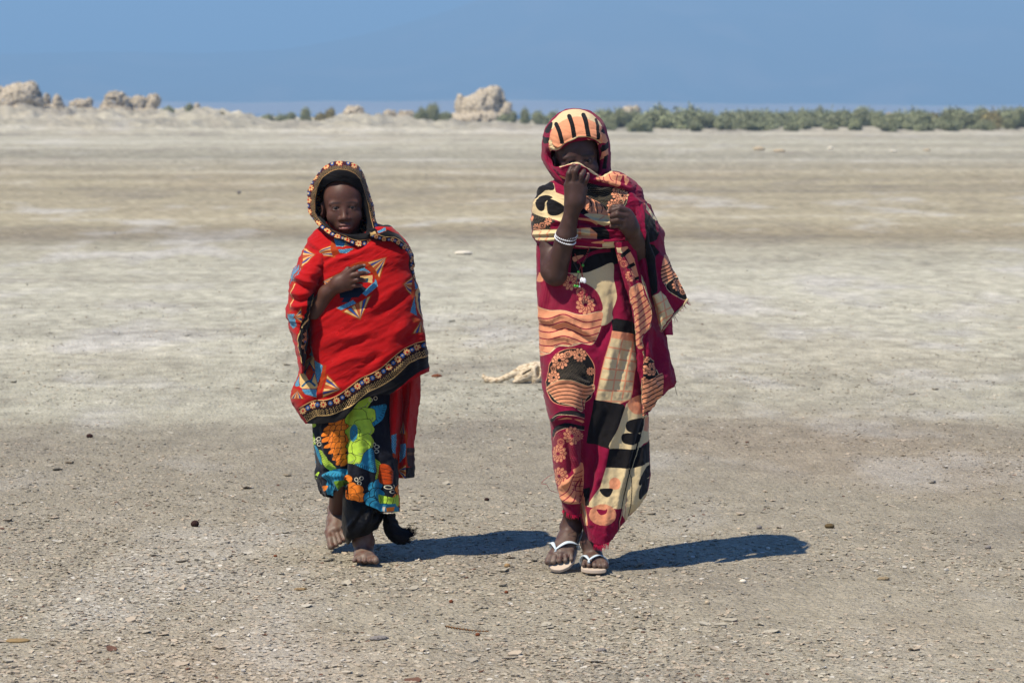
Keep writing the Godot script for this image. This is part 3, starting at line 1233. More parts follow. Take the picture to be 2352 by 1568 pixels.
func build_far() -> void:
	# lake behind the mounds
	var v := PackedVector3Array([Vector3(-6000, -1.6, -285), Vector3(6000, -1.6, -285), Vector3(6000, -1.6, -6200), Vector3(-6000, -1.6, -6200)])
	var up := PackedVector3Array([Vector3.UP, Vector3.UP, Vector3.UP, Vector3.UP])
	var m := StandardMaterial3D.new()
	m.albedo_color = Color(0.10, 0.22, 0.36)
	m.roughness = 0.25
	var nz := FastNoiseLite.new()
	nz.frequency = 0.03
	var im := nz.get_seamless_image(256, 256)
	im.bump_map_to_normal_map(2.0)
	m.normal_enabled = true
	m.normal_texture = ImageTexture.create_from_image(im)
	m.uv1_triplanar = true
	m.uv1_scale = Vector3(0.05, 0.05, 0.05)
	var o := put("lake_water", mesh_of(v, up, PackedInt32Array([0, 2, 1, 0, 3, 2])), m)
	tag(o, "thin strip of blue lake behind the rocks", "lake", "", "structure")
	ridge("far_shore", "low pinkish far shore of the lake under the mountains", [-900, 232, -200, 234, 120, 229, 330, 232, 560, 235, 760, 231, 900, 233, 1120, 228, 1300, 231, 1500, 233, 1700, 238, 1900, 237, 2150, 242, 2352, 240, 3300, 238], 3500, 700, [Color(0.42, 0.33, 0.27), Color(0.46, 0.38, 0.31)], 41, 0.1)
	ridge("mountains", "faint blue mountain slope fading into haze", [-1400, 150, -600, 132, 0, 124, 250, 118, 460, 122, 650, 114, 760, 96, 860, 74, 960, 46, 1040, 22, 1110, -6, 1200, -50, 1340, -95, 1500, -110, 1700, -90, 1900, -60, 2150, -70, 2400, -40, 3000, 20, 3800, 90], 4800, 1700, [Color(0.13, 0.115, 0.10), Color(0.21, 0.165, 0.135)], 42, 0.25)

# ---------------------------------------------------------------- people: shared
func at3(view: int, x: float, y: float, dz: float) -> Vector3:
	var q := vv(view, x, y)
	return lp(q.x, q.y, dz)

func skin_material() -> StandardMaterial3D:
	var m := StandardMaterial3D.new()
	m.vertex_color_use_as_albedo = true
	m.roughness = 0.52
	m.metallic_specular = 0.38
	m.subsurf_scatter_enabled = true
	m.subsurf_scatter_strength = 0.06
	return m

# a child's head about the point between the eyes; s is the size against a head 205 mm high
func head_field(o: Vector3, b: Basis, s: float, mouth_open: float, brow: float) -> void:
	var w := func(x: float, y: float, z: float) -> Vector3: return o + b * (Vector3(x, y, z) * 0.001 * s)
	var e := func(c: Vector3, r: Vector3, k: float, cut: bool) -> void: ell(c, r * 0.001 * s, k * 0.001 * s, cut, b)
	e.call(w.call(0, 44, -22), Vector3(66, 77, 84), 12, false)           # skull
	e.call(w.call(0, 30, 18), Vector3(57, 52, 52), 24, false)            # forehead
	e.call(w.call(0, -24, 12), Vector3(54, 57, 57), 26, false)           # face
	e.call(w.call(0, -54, 24), Vector3(39, 32, 38), 22, false)           # jaw
	e.call(w.call(0, -77, 48), Vector3(17, 13, 13), 14, false)           # chin
	for sx in [-1.0, 1.0]:
		e.call(w.call(sx * 33, -28, 43), Vector3(23, 22, 20), 20, false) # cheek
		e.call(w.call(sx * 27, 13, 58), Vector3(22, 8, 8), 12, false)    # brow
	e.call(w.call(0, -61, 56), Vector3(27, 18, 15), 14, false)           # muzzle
	for sx in [-1.0, 1.0]:
		e.call(w.call(sx * 27, -2, 80), Vector3(17, 9.5 - brow * 0.5, 10.5), 8, true)    # socket
	cap(w.call(0, 8, 58), w.call(0, -30, 75), 0.0070 * s, 0.0080 * s, 0.010 * s)   # bridge
	e.call(w.call(0, -35.5, 78), Vector3(11.0, 8.5, 9.5), 7, false)         # tip
	for sx in [-1.0, 1.0]:
		e.call(w.call(sx * 12.5, -38, 69.5), Vector3(8.0, 7.2, 10), 6, false)  # wings
		e.call(w.call(sx * 6.5, -43.5, 77), Vector3(3.8, 2.6, 5), 2.5, true)   # nostrils
		ell(w.call(sx * 27, -1, 54), Vector3(16.0, 14.4, 15.4) * 0.001 * s, 0.004 * s, false, b)   # lids
		ell(w.call(sx * 27, -2.2, 69), Vector3(13.2, 3.9 - brow * 0.45, 9) * 0.001 * s, 0.002 * s, true, b)   # opening
	e.call(w.call(0, -58, 71.5), Vector3(17.5, 5.0, 7.5), 3, false)            # upper lip
	e.call(w.call(0, -68.5, 70.5), Vector3(15, 6.2, 8.5), 3, false)        # lower lip
	e.call(w.call(0, -63.0, 79), Vector3(11.5, 0.8 + mouth_open, 8), 1.5, true)
	for sx in [-1.0, 1.0]:
		e.call(w.call(sx * 15, -64.5, 70), Vector3(5.0, 2.2, 6), 3.0, true)
	for sx in [-1.0, 1.0]:
		ell(w.call(sx * 70, -6, -12), Vector3(8, 27, 17) * 0.001 * s, 0.008 * s, false, b * Basis(Vector3.UP, sx * 0.45))
		ell(w.call(sx * 77, -4, -4), Vector3(5, 16, 9) * 0.001 * s, 0.004 * s, true, b * Basis(Vector3.UP, sx * 0.45))
	cap(w.call(0, -40, -18), w.call(0, -150, -26), 0.043 * s, 0.046 * s, 0.03 * s)

func eye_parts(parent: Node, o: Vector3, b: Basis, s: float, look: Vector3) -> void:
	if not mats.has("eye_white"):
		mats.eye_white = plain(Color(0.32, 0.27, 0.25), 0.3, 0.4)
		mats.iris = plain(Color(0.05, 0.028, 0.022), 0.3, 0.4)
	for sx in [-1.0, 1.0]:
		var ball := SphereMesh.new()
		ball.radius = 0.0136 * s
		ball.height = 0.0272 * s
		ball.radial_segments = 24
		ball.rings = 14
		var e := put("eye", ball, mats.eye_white, parent)
		e.position = o + b * (Vector3(sx * 27, -1, 54.8) * 0.001 * s)
		var iris := SphereMesh.new()
		iris.radius = 0.0080 * s
		iris.height = 0.0160 * s
		iris.radial_segments = 20
		iris.rings = 10
		var i := put("iris", iris, mats.iris, e)
		i.position = (b * look).normalized() * 0.0064 * s

func shade_head(p: Vector3, o: Vector3, b: Basis, s: float, skin: Color) -> Color:
	var q := b.transposed() * (p - o) * 1000.0 / s
	var c := skin * (1.0 + 0.22 * noise_b.get_noise_3d(p.x * 500.0, p.y * 500.0, p.z * 500.0) + 0.12 * noise_c.get_noise_3d(p.x * 1800.0, p.y * 1800.0, p.z * 1800.0))
	c.a = 1.0
	if q.z > 40.0:
		var lip := Vector2(q.x / 18.5, (q.y + 63.0) / 11.0).length()
		if lip < 1.15 and q.z > 62.0:
			c = c.lerp(Color(0.24, 0.095, 0.080) if q.y < -62.0 else Color(0.125, 0.050, 0.042), smoothstep(1.15, 0.9, lip))
		for sx in [-1.0, 1.0]:
			var brow := Vector2((q.x - sx * 27.0) / 19.0, (q.y - 15.5 + 0.004 * pow(q.x - sx * 24.0, 2)) / 3.0).length()
			c = c.lerp(Color(0.02, 0.013, 0.011), 0.75 * smoothstep(1.4, 0.7, brow))
			var lash := Vector2((q.x - sx * 27.0) / 14.5, (q.y - 1.5) / 3.2).length()
			c = c.lerp(Color(0.016, 0.010, 0.009), 0.7 * smoothstep(1.3, 0.6, lash))
	return c

func dusty(p: Vector3, skin: Color, low: float, high: float) -> Color:
	# pale dust of the plain clinging to feet and shins, in patches
	var f := 0.55 + 1.1 * noise_b.get_noise_3d(p.x * 900.0, p.y * 700.0, p.z * 900.0)
	var a := clampf((1.0 - smoothstep(low, high, p.y + 0.02 * noise_c.get_noise_3d(p.x * 500.0, p.y * 500.0, p.z * 500.0))) * f, 0.0, 0.8)
	return skin.lerp(Color(0.165, 0.128, 0.098), a)

# toes: five of them over a spread foot, heel to tip; returns nothing, writes to the field
func foot_field(heel: Vector3, ball: Vector3, tip: Vector3, up: Vector3, width: float, big_side: float, ankle: Vector3, shin: Vector3, shin_r := 0.031) -> void:
	var fwd := (tip - ball).normalized()
	var body := (ball - heel).normalized()
	var side := fwd.cross(up).normalized() * big_side     # towards the big toe
	cap(heel + up * 0.022, ball + up * 0.014, 0.024, 0.019, 0.02)
	cap(ankle, (heel + ball) * 0.5 + up * 0.022, 0.029, 0.025, 0.025)
	cap(heel + up * 0.02, ankle, 0.026, 0.026, 0.02)
	cap(ankle, shin, 0.026, shin_r, 0.02)
	for i in 5:
		var t := (i - 2.0) / 2.0
		var root := ball - side * t * width * 0.42 + up * 0.012
		cap((heel + ball) * 0.5 + up * 0.02 - side * t * width * 0.2, root, 0.017, 0.0125 - 0.0008 * i, 0.014)
		var reach_f: float = [1.0, 0.98, 0.88, 0.76, 0.6][i]
		var rad: float = [0.0118, 0.0088, 0.0082, 0.0078, 0.0074][i]
		var end := root + (tip - ball) * reach_f - side * t * width * 0.10 - up * 0.003
		var mid := root.lerp(end, 0.55) + up * 0.004
		cap(root, mid, rad + 0.001, rad * 0.92, 0.004)
		cap(mid, end, rad * 0.92, rad, 0.002)
	for sx in [-1.0, 1.0]:
		ell(ankle + side * sx * 0.024, Vector3(0.012, 0.013, 0.013), 0.01)

# ---------------------------------------------------------------- the smaller child, red shawl
const RED := Color(0.70, 0.05, 0.07)
const INK := Color(0.085, 0.08, 0.09)
const CREAM := Color(0.86, 0.72, 0.47)
const RUST := Color(0.66, 0.24, 0.07)
const BLUE := Color(0.10, 0.34, 0.60)
const SKY_BLUE := Color(0.16, 0.48, 0.66)
const WINE := Color(0.50, 0.05, 0.10)

func edge_bands(path: PackedVector2Array, spec: Array) -> void:
	# spec: [[from, to, colour] ...] to the right-hand side of the path
	var nrm := PackedVector2Array()
	for i in path.size():
		var d := path[mini(i + 1, path.size() - 1)] - path[maxi(i - 1, 0)]
		nrm.append(Vector2(-d.y, d.x).normalized())
	for s in spec:
		for i in path.size() - 1:
			fill(PackedVector2Array([path[i] + nrm[i] * s[0], path[i + 1] + nrm[i + 1] * s[0], path[i + 1] + nrm[i + 1] * s[1], path[i] + nrm[i] * s[1]]), s[2])

func flower_border(path: PackedVector2Array, z: float, plain_edge: float, checks := true) -> void:
	var o := 0.0
	edge_bands(path, [[0.0, 1.6 * z, CREAM], [1.6 * z, 20 * z, Color(0.17, 0.045, 0.06)], [20 * z, (35 if checks else 21) * z, INK]])
	if checks:
		edge_bands(path, [[35 * z, 37.2 * z, CREAM], [37.2 * z, (37.2 + plain_edge) * z, INK]])
	var s := 0.0
	var next := 6.0 * z
	var odd := 0
	var next_check := 1.0
	var row := 0
	for i in path.size() - 1:
		var d := path[i + 1] - path[i]
		var len := d.length()
		if len < 0.01:
			continue
		var dirn := d / len
		var side := Vector2(-dirn.y, dirn.x)
		while next < s + len:
			var p := path[i] + dirn * (next - s)
			var c := p + side * 10.5 * z
			if odd % 2 == 0:
				disc(c, 8.2 * z, WINE)
				for k in 8:
					var a := TAU * k / 8.0
					disc(c + Vector2(cos(a), sin(a)) * 5.2 * z, 2.9 * z, CREAM, 1.7 * z, a)
				disc(c, 2.4 * z, Color(0.75, 0.07, 0.08))
			else:
				disc(c, 5.2 * z, BLUE)
				disc(c, 2.3 * z, CREAM)
				disc(c, 1.1 * z, BLUE)
			odd += 1
			next += 14.0 * z
		if checks:
			while next_check < s + len:
				var p := path[i] + dirn * (next_check - s)
				for k in 3:
					var c := p + side * (22.5 + 4.6 * k + (2.3 if row % 2 == 0 else 0.0)) * z
					fill(PackedVector2Array([c + Vector2(-1.5, 0) * z, c + Vector2(0, -1.5) * z, c + Vector2(1.5, 0) * z, c + Vector2(0, 1.5) * z]), CREAM)
				row += 1
				next_check += 3.4 * z
		s += len

func fan(apex: Vector2, a: Vector2, b: Vector2) -> void:
	# a rayed fan: pointed at the apex, wide between a and b
	var mid := (a + b) * 0.5
	fill(PackedVector2Array([apex + (apex - mid).normalized() * 4.0, a + (a - b).normalized() * 3.0 + (a - apex).normalized() * 3.0, b + (b - a).normalized() * 3.0 + (b - apex).normalized() * 3.0]), RUST)
	var n := 7
	for i in n:
		var t0 := (i + 0.12) / n
		var t1 := (i + 0.88) / n
		fill(PackedVector2Array([apex, a.lerp(b, t0), a.lerp(b, t1)]), [CREAM, BLUE, CREAM, RUST.lightened(0.15), CREAM, BLUE, CREAM][i])

func net_patch(view: int, flat: Array) -> void:
	var p := vs(view, flat)
	outline(p, 3.0, RUST)
	fill(p, SKY_BLUE)
	dots(p, 3.3, 0.75, Color(0.72, 0.86, 0.84), 0.2)

func paint_red_shawl() -> Dictionary:
	var c := canvas(540, 330, 1100, 1120, 2.0, RED)
	# chest star

	fan(vv(2, 795, 455), vv(2, 895, 240), vv(2, 640, 390))
	net_patch(2, [575, 355, 730, 280, 760, 310, 620, 375])
	net_patch(2, [810, 215, 930, 110, 940, 60, 960, 150, 850, 245])
	fan(vv(1, 515, 1420), vv(1, 760, 1300), vv(1, 620, 1530))
	fan(vv(1, 1195, 1165), vv(1, 970, 1225), vv(1, 1125, 1385))
	line(1, [830, 1260, 960, 1225, 1060, 1300, 1110, 1400], 9.0, RUST)
	net_patch(1, [850, 1250, 960, 1270, 1035, 1325, 930, 1340])
	shape(2, [620, 300, 700, 160, 760, 190, 690, 300], Color(0.07, 0.16, 0.26), false)
	shape(1, [860, 1370, 1055, 1350, 1050, 1440, 960, 1420], CREAM, false)
	shape(1, [900, 1400, 1010, 1385, 1000, 1430, 940, 1430], Color(0.10, 0.30, 0.40), false)
	shape(1, [690, 1500, 900, 1440, 990, 1500, 900, 1590, 700, 1600], Color(0.06, 0.12, 0.20), false)
	# shoulder star, viewer's left
	fan(vv(1, 425, 1128), vv(1, 295, 1048), vv(1, 290, 1265))
	fan(vv(1, 425, 1128), vv(1, 610, 1030), vv(1, 635, 1150))
	shape(1, [605, 980, 700, 1000, 660, 1050, 700, 1110, 620, 1150, 600, 1060], RUST, false)
	net_patch(1, [635, 965, 790, 985, 740, 1050, 660, 1045])
	net_patch(1, [680, 1080, 850, 1068, 770, 1110, 700, 1110])
	shape(1, [760, 1015, 920, 1030, 830, 1045, 740, 1050], CREAM, false)
	line(1, [790, 1020, 830, 1035, 900, 1030], 4.0, BLUE)
	line(1, [270, 1000, 250, 1120, 270, 1270, 240, 1330], 6.0, RUST)
	net_patch(1, [200, 1270, 245, 1230, 240, 1330, 195, 1400, 165, 1400])
	net_patch(1, [120, 1290, 160, 1230, 160, 1400, 120, 1460])
	# right-hand star at the side
	fan(vv(1, 1385, 1455), vv(1, 1490, 1365), vv(1, 1495, 1580))
	shape(2, [1285, 60, 1320, 100, 1310, 300, 1275, 300], RUST, false)
	net_patch(2, [1312, 70, 1352, 120, 1352, 165, 1312, 180])
	shape(2, [1315, 200, 1400, 170, 1400, 460, 1365, 420, 1325, 330], CREAM)
	shape(2, [1335, 230, 1400, 230, 1400, 400, 1365, 380], Color(0.08, 0.24, 0.40))
	net_patch(2, [1300, 240, 1330, 430, 1265, 395, 1285, 320])
	shape(2, [1270, 440, 1420, 470, 1400, 500, 1285, 490], RUST, false)
	fan(vv(2, 1345, 480), vv(2, 1300, 590), vv(2, 1420, 575))
	# lower left star
	net_patch(2, [290, 800, 350, 700, 372, 830, 330, 810])
	shape(2, [262, 850, 375, 820, 395, 1100, 240, 1100, 215, 1000], CREAM)
	shape(2, [318, 850, 378, 950, 345, 1050, 260, 960], Color(0.10, 0.32, 0.46), false)
	shape(2, [318, 885, 355, 960, 325, 1035, 285, 960], Color(0.72, 0.10, 0.09))
	for k in 5:
		var a := TAU * k / 5.0
		disc(vv(2, 320, 955) + Vector2(cos(a), sin(a)) * 6.0, 6.0, RUST, 2.6, a)
	line(2, [255, 1085, 320, 1040, 380, 1085], 4.5, Color(0.10, 0.34, 0.48))
	net_patch(2, [375, 840, 450, 895, 440, 960, 400, 1060, 375, 960])
	net_patch(2, [250, 1115, 390, 1115, 385, 1190, 280, 1160])
	net_patch(2, [160, 1070, 215, 985, 230, 1080, 200, 1090])
	shape(2, [455, 890, 480, 890, 470, 1010, 420, 1150, 395, 1130], RUST, false)
	fan(vv(2, 610, 1115), vv(2, 490, 985), vv(2, 440, 1195))
	shape(2, [150, 1100, 260, 1130, 270, 1160, 160, 1150], RUST, false)
	fan(vv(2, 210, 1130), vv(2, 140, 1200), vv(2, 265, 1200))
	# sleeve side prints
	net_patch(2, [100, 430, 170, 430, 175, 520, 130, 540, 100, 500])
	fan(vv(2, 190, 440), vv(2, 235, 370), vv(2, 240, 490))
	line(2, [150, 130, 150, 220, 130, 300, 150, 370, 120, 410], 6.0, RUST)
	line(2, [165, 130, 160, 200, 145, 280, 160, 350], 3.0, CREAM)
	net_patch(2, [160, 0, 200, 0, 190, 60, 150, 90])
	# washed-out rings and small creases of wear
	for q in [[630, 550], [585, 590], [700, 480]]:
		outline_ring(vv(2, q[0], q[1]), 3.6, Color(0.90, 0.13, 0.13))
	rng.seed = 4
	for i in 26:
		disc(vv(2, rng.randf_range(450, 1250), rng.randf_range(300, 950)), 0.5, Color(0.95, 0.5, 0.5))
	# border along the hem
	var hem := smooth_line(vs(2, [215, 1295, 340, 1225, 480, 1210, 590, 1165, 700, 1085, 800, 1010, 900, 965, 1000, 905, 1100, 815, 1200, 740, 1300, 690, 1420, 645, 1520, 600, 1700, 540]), false, 5)
	flower_border(hem, 1.0, 26.0)
	# the part of the border that runs over the far shoulder and down the side
	var over := smooth_line(vs(1, [1060, 905, 1180, 930, 1290, 935, 1400, 1010, 1490, 1100, 1500, 1220, 1530, 1330, 1600, 1420]), false, 5)
	edge_bands(over, [[-3, 0, INK]])
	flower_border(over, 0.62, 3.0, false)
	return c

func outline_ring(at: Vector2, r: float, col: Color) -> void:
	var p := PackedVector2Array()
	for i in 15:
		p.append(at + Vector2(cos(TAU * i / 14.0), sin(TAU * i / 14.0)) * r)
	stroke(p, 0.8, col)

func paint_red_hood() -> Dictionary:
	var c := canvas(640, 300, 960, 660, 3.0, RED)
	# drawn as the cloth lies: black edge by the face, cream line, checks, flowers, then red
	var rim := smooth_line(vs(1, [720, 212, 840, 240, 915, 305, 960, 410, 1005, 600, 1040, 760, 1068, 880, 1060, 950, 900, 968, 760, 915, 640, 868, 520, 790, 445, 700, 432, 560, 450, 440, 500, 310, 600, 235]), true, 5)
	rim.append(rim[0])
	var back := PackedVector2Array()
	for i in range(rim.size() - 1, -1, -1):
		back.append(rim[i])
	# inner black edge
	fill(rim, INK)
	edge_bands(back, [[0, 1.1, Color(0.70, 0.57, 0.36)], [1.2, 9.8, INK], [9.8, 28.0, Color(0.24, 0.045, 0.06)], [28, 29.2, CREAM]])
	var s := 0.0
	var next_check := 1.0
	var next := 5.0
	var odd := 0
	var row := 0
	for i in back.size() - 1:
		var d := back[i + 1] - back[i]
		var len := d.length()
		if len < 0.01:
			continue
		var dirn := d / len
		var side := Vector2(-dirn.y, dirn.x)
		while next_check < s + len:
			var p := back[i] + dirn * (next_check - s)
			for k in (3 if p.y < 505.0 else 0):
				var q := p + side * (2.6 + 2.9 * k + (1.45 if row % 2 == 0 else 0.0))
				fill(PackedVector2Array([q + Vector2(-1.15, 0), q + Vector2(0, -1.15), q + Vector2(1.15, 0), q + Vector2(0, 1.15)]), Color(0.66, 0.54, 0.35))
			row += 1
			next_check += 2.7
		while next < s + len:
			var q := back[i] + dirn * (next - s)
			q += side * lerpf(17.0, 8.5, smoothstep(485.0, 515.0, q.y))
			if odd % 2 == 0:
				disc(q, 8.2, Color(0.58, 0.05, 0.09))
				for k in 7:
					var a := TAU * k / 7.0
					disc(q + Vector2(cos(a), sin(a)) * 4.9, 3.0, CREAM, 1.9, a)
				disc(q, 2.0, Color(0.8, 0.07, 0.08))
			else:
				disc(q, 4.4, BLUE)
				disc(q, 2.2, CREAM)
			odd += 1
			next += 12.5
		s += len
	return c

const LIME := Color(0.70, 0.85, 0.28)
const FLAME := Color(0.96, 0.53, 0.17)
const TEAL := Color(0.17, 0.53, 0.67)
const NIGHT := Color(0.085, 0.095, 0.14)

func leaf_shape(view: int, flat: Array, col: Color, ribs: Array) -> void:
	var p := shape(view, flat, col)
	outline(p, 1.0, Color(0.04, 0.05, 0.07))
	for r in ribs:
		line(view, r, 0.8, Color(0.04, 0.06, 0.08))

func paint_skirt() -> Dictionary:
	var c := canvas(640, 840, 1000, 1240, 3.0, NIGHT)
	var dark := Color(0.04, 0.05, 0.06)
	# generic print for what the camera does not see
	for i in 26:
		var q := Vector2(640 + 360 * chash(i * 3), 840 + 400 * chash(i * 3 + 1))
		if q.x > 715 and q.x < 925:
			continue
		flower(q, 26.0 + 10.0 * chash(i), 8, [LIME, FLAME, TEAL][i % 3], dark, dark, i)
	# blue leaf corner, upper right
	leaf_shape(2, [880, 1290, 960, 1265, 1045, 1258, 1030, 1350, 985, 1420, 915, 1470, 905, 1400], TEAL, [])
	for k in 9:
		var t := k / 8.0
		line(2, [1040 - 125 * t * t - 2, 1262 + 205 * t, 1012 - 105 * t * t, 1272 + 165 * t], 1.1, dark)
	for k in 6:
		line(2, [890 + 25 * k, 1290 - 5 * k, 892 + 25 * k, 1268 - 2 * k], 1.1, dark)
	# large orange dahlia
	rng.seed = 8
	var heart := vv(3, 640, 260)
	disc(vv(3, 610, 210), 26, FLAME, 40)
	for row in [[3, 600, 80, 150], [4, 575, 140, 170], [4, 560, 190, 170], [4, 560, 245, 165], [4, 580, 300, 150], [3, 590, 355, 120], [3, 610, 415, 90], [2, 630, 460, 60]]:
		var m: int = row[0]
		for i in m:
			var q := vv(3, row[1] + (i - (m - 1) * 0.5) * row[3] / m, row[2])
			var a := 2.6 - 0.35 * i
			var p := PackedVector2Array()
			for k in 9:
				var t := k / 8.0 * TAU
				p.append(q + Vector2(cos(t) * 10.5 * (1.0 + 0.35 * cos(t)), sin(t) * 6.0).rotated(a))
			fill(p, FLAME)
			outline(p, 0.9, dark)
	# lime peony
	for q in [[800, -110, 40], [860, 30, 36], [760, 60, 44], [830, 150, 42], [720, 190, 30], [850, 280, 36], [740, 320, 36], [770, 420, 30], [700, 430, 22], [800, 330, 34]]:
		var o := vv(3, q[0], q[1])
		var p := PackedVector2Array()
		for k in 18:
			var t := TAU * k / 18.0
			p.append(o + Vector2(cos(t), sin(t) * 0.9) * q[2] * 0.62 * (1.0 + 0.09 * sin(t * 5.0 + q[0])))
		fill(p, LIME)
		outline(p, 1.0, dark)
		var half := PackedVector2Array()
		for k in 7:
			var t := 0.3 + 1.6 * k / 6.0
			half.append(o + Vector2(cos(t), sin(t) * 0.9) * q[2] * 0.44)
		stroke(half, 1.6, dark)
		stroke(half, 0.7, Color(0.85, 0.85, 0.72))
	disc(vv(3, 735, 190), 9.5, TEAL, 20, 0.1)
	for i in 34:
		var a := TAU * i / 17.0
		var q := vv(3, 735, 190) + Vector2(cos(a) * (4.5 if i < 17 else 8.0), sin(a) * (9.0 if i < 17 else 16.5))
		disc(q, 1.7, dark)
		disc(q, 1.2, Color(0.35, 0.66, 0.75))
	for i in 16:
		var a := -1.4 + 2.8 * i / 15.0
		stroke(PackedVector2Array([vv(3, 745, 190) + Vector2(cos(a) * 10, sin(a) * 18), vv(3, 745, 190) + Vector2(cos(a) * 16, sin(a) * 24)]), 0.6, dark)
	# lower blue leaf with ribbed edge
	leaf_shape(3, [800, 470, 830, 380, 910, 330, 945, 420, 950, 560, 850, 535, 745, 480], TEAL, [])
	for k in 10:
		line(3, [915 + 3.6 * k, 345 + 22 * k, 885 + 2.5 * k, 360 + 17 * k], 1.1, dark)
		line(3, [760 + 19 * k, 495 + 6 * k, 775 + 15 * k, 470 + 5 * k], 1.1, dark)
	# fern leaves
	for l in [[[415, 345, 480, 390, 520, 460, 570, 525, 500, 555, 445, 470, 420, 420], 0], [[950, 430, 1005, 470, 1010, 560, 960, 650, 935, 600, 965, 540, 950, 480], 1], [[355, 180, 385, 260, 380, 330, 350, 300], 2], [[365, 580, 400, 550, 390, 610, 360, 620], 3]]:
		var p := shape(3, l[0], LIME)
		outline(p, 0.9, dark)
		var a := p[0]
		var b := p[p.size() / 2]
		for k in 9:
			var t := (k + 0.5) / 9.0
			inside_line(p, PackedVector2Array([a.lerp(b, t) + Vector2(-14, -6), a.lerp(b, t) + Vector2(14, 8)]), 0.8, dark)
	leaf_shape(3, [370, 300, 410, 340, 440, 480, 415, 470, 385, 380], TEAL, [])
	# rings in threes
	for q in [[410, 245], [418, 294], [385, 264], [762, 622], [808, 610], [790, 655], [968, 320], [968, 362], [945, 300], [1048, 697], [1105, 692], [1073, 737]]:
		outline_ring2(vv(3, q[0], q[1]), 4.0, Color(0.86, 0.84, 0.74))
	for q in [[895, 1215], [940, 1200]]:
		outline_ring2(vv(2, q[0], q[1]), 4.0, Color(0.86, 0.84, 0.74))
	# gathered blue lower left
	shape(3, [440, 575, 520, 535, 660, 535, 665, 640, 640, 700, 560, 720, 540, 780, 490, 770, 470, 700, 480, 640], TEAL)
	for k in 8:
		line(3, [470 + 25 * k, 560 + 6 * (k % 3), 490 + 22 * k, 640, 500 + 14 * k, 720], 0.9, dark)
	shape(3, [560, 640, 650, 640, 640, 690, 590, 690], Color(0.40, 0.55, 0.14))
	shape(3, [440, 690, 490, 685, 480, 720, 450, 735], FLAME)
	# lower orange bloom on the front flap
	for q in [[680, 620, 20], [720, 690, 22], [770, 720, 26], [700, 750, 26], [800, 790, 24], [740, 800, 24], [670, 790, 18]]:
		var o := vv(3, q[0], q[1])
		var p := PackedVector2Array()
		for k in 10:
			var t := TAU * k / 10.0
			p.append(o + Vector2(cos(t), sin(t) * 0.85) * q[2] * 0.58)
		fill(p, FLAME)
		outline(p, 0.9, dark)
	# lower blue bloom
	for q in [[920, 700, 24], [970, 680, 26], [890, 800, 28], [940, 760, 26], [960, 830, 28], [900, 850, 26], [980, 760, 24], [940, 880, 26]]:
		var o := vv(3, q[0], q[1])
		disc(o, q[2] * 0.6, dark)
		disc(o, q[2] * 0.54, TEAL)
	# right side: rust bloom, green, mixed hem
	shape(3, [1000, 490, 1060, 500, 1100, 590, 1080, 650, 1010, 660], Color(0.72, 0.27, 0.06))
	for k in 4:
		line(3, [1010, 520 + 35 * k, 1050, 535 + 30 * k, 1090, 560 + 26 * k], 0.9, dark)
	shape(3, [985, 770, 1060, 790, 1100, 790, 1165, 770, 1170, 860, 1120, 880, 1040, 850, 985, 850], LIME)
	for k in 4:
		line(3, [1000 + 45 * k, 775, 1010 + 40 * k, 820, 990 + 45 * k, 855], 0.9, dark)
	shape(3, [990, 860, 1110, 850, 1170, 890, 1165, 925, 985, 925], TEAL, false)
	shape(3, [1040, 890, 1110, 880, 1105, 920, 1045, 925], FLAME, false)
	shape(3, [1010, 880, 1035, 880, 1025, 925, 1005, 925], Color(0.9, 0.88, 0.8), false)
	return c

func outline_ring2(at: Vector2, r: float, col: Color) -> void:
	var p := PackedVector2Array()
	for i in 15:
		p.append(at + Vector2(cos(TAU * i / 14.0), sin(TAU * i / 14.0)) * r)
	stroke(p, 1.5, col)

func fringe(start: PackedVector3Array, length: float, fall: Vector3, seed_no: int, count: int) -> ArrayMesh:
	var r := RandomNumberGenerator.new()
	r.seed = seed_no
	var st := SurfaceTool.new()
	st.begin(Mesh.PRIMITIVE_TRIANGLES)
	for i in count:
		var t := r.randf() * (start.size() - 1.001)
		var a := start[int(t)].lerp(start[int(t) + 1], t - int(t))
		var go := (fall + Vector3(r.randfn(), r.randfn(), r.randfn()) * 0.28).normalized()
		var len := length * r.randf_range(0.4, 1.2)
		var b := a + go * len * 0.5
		var c := b + (go + Vector3(r.randfn(), r.randfn(), r.randfn()) * 0.3).normalized() * len * 0.5
		twig(st, a - go * 0.004, b, 0.0008, 0.0007)
		twig(st, b, c, 0.0007, 0.0003)
	st.generate_normals()
	return st.commit()

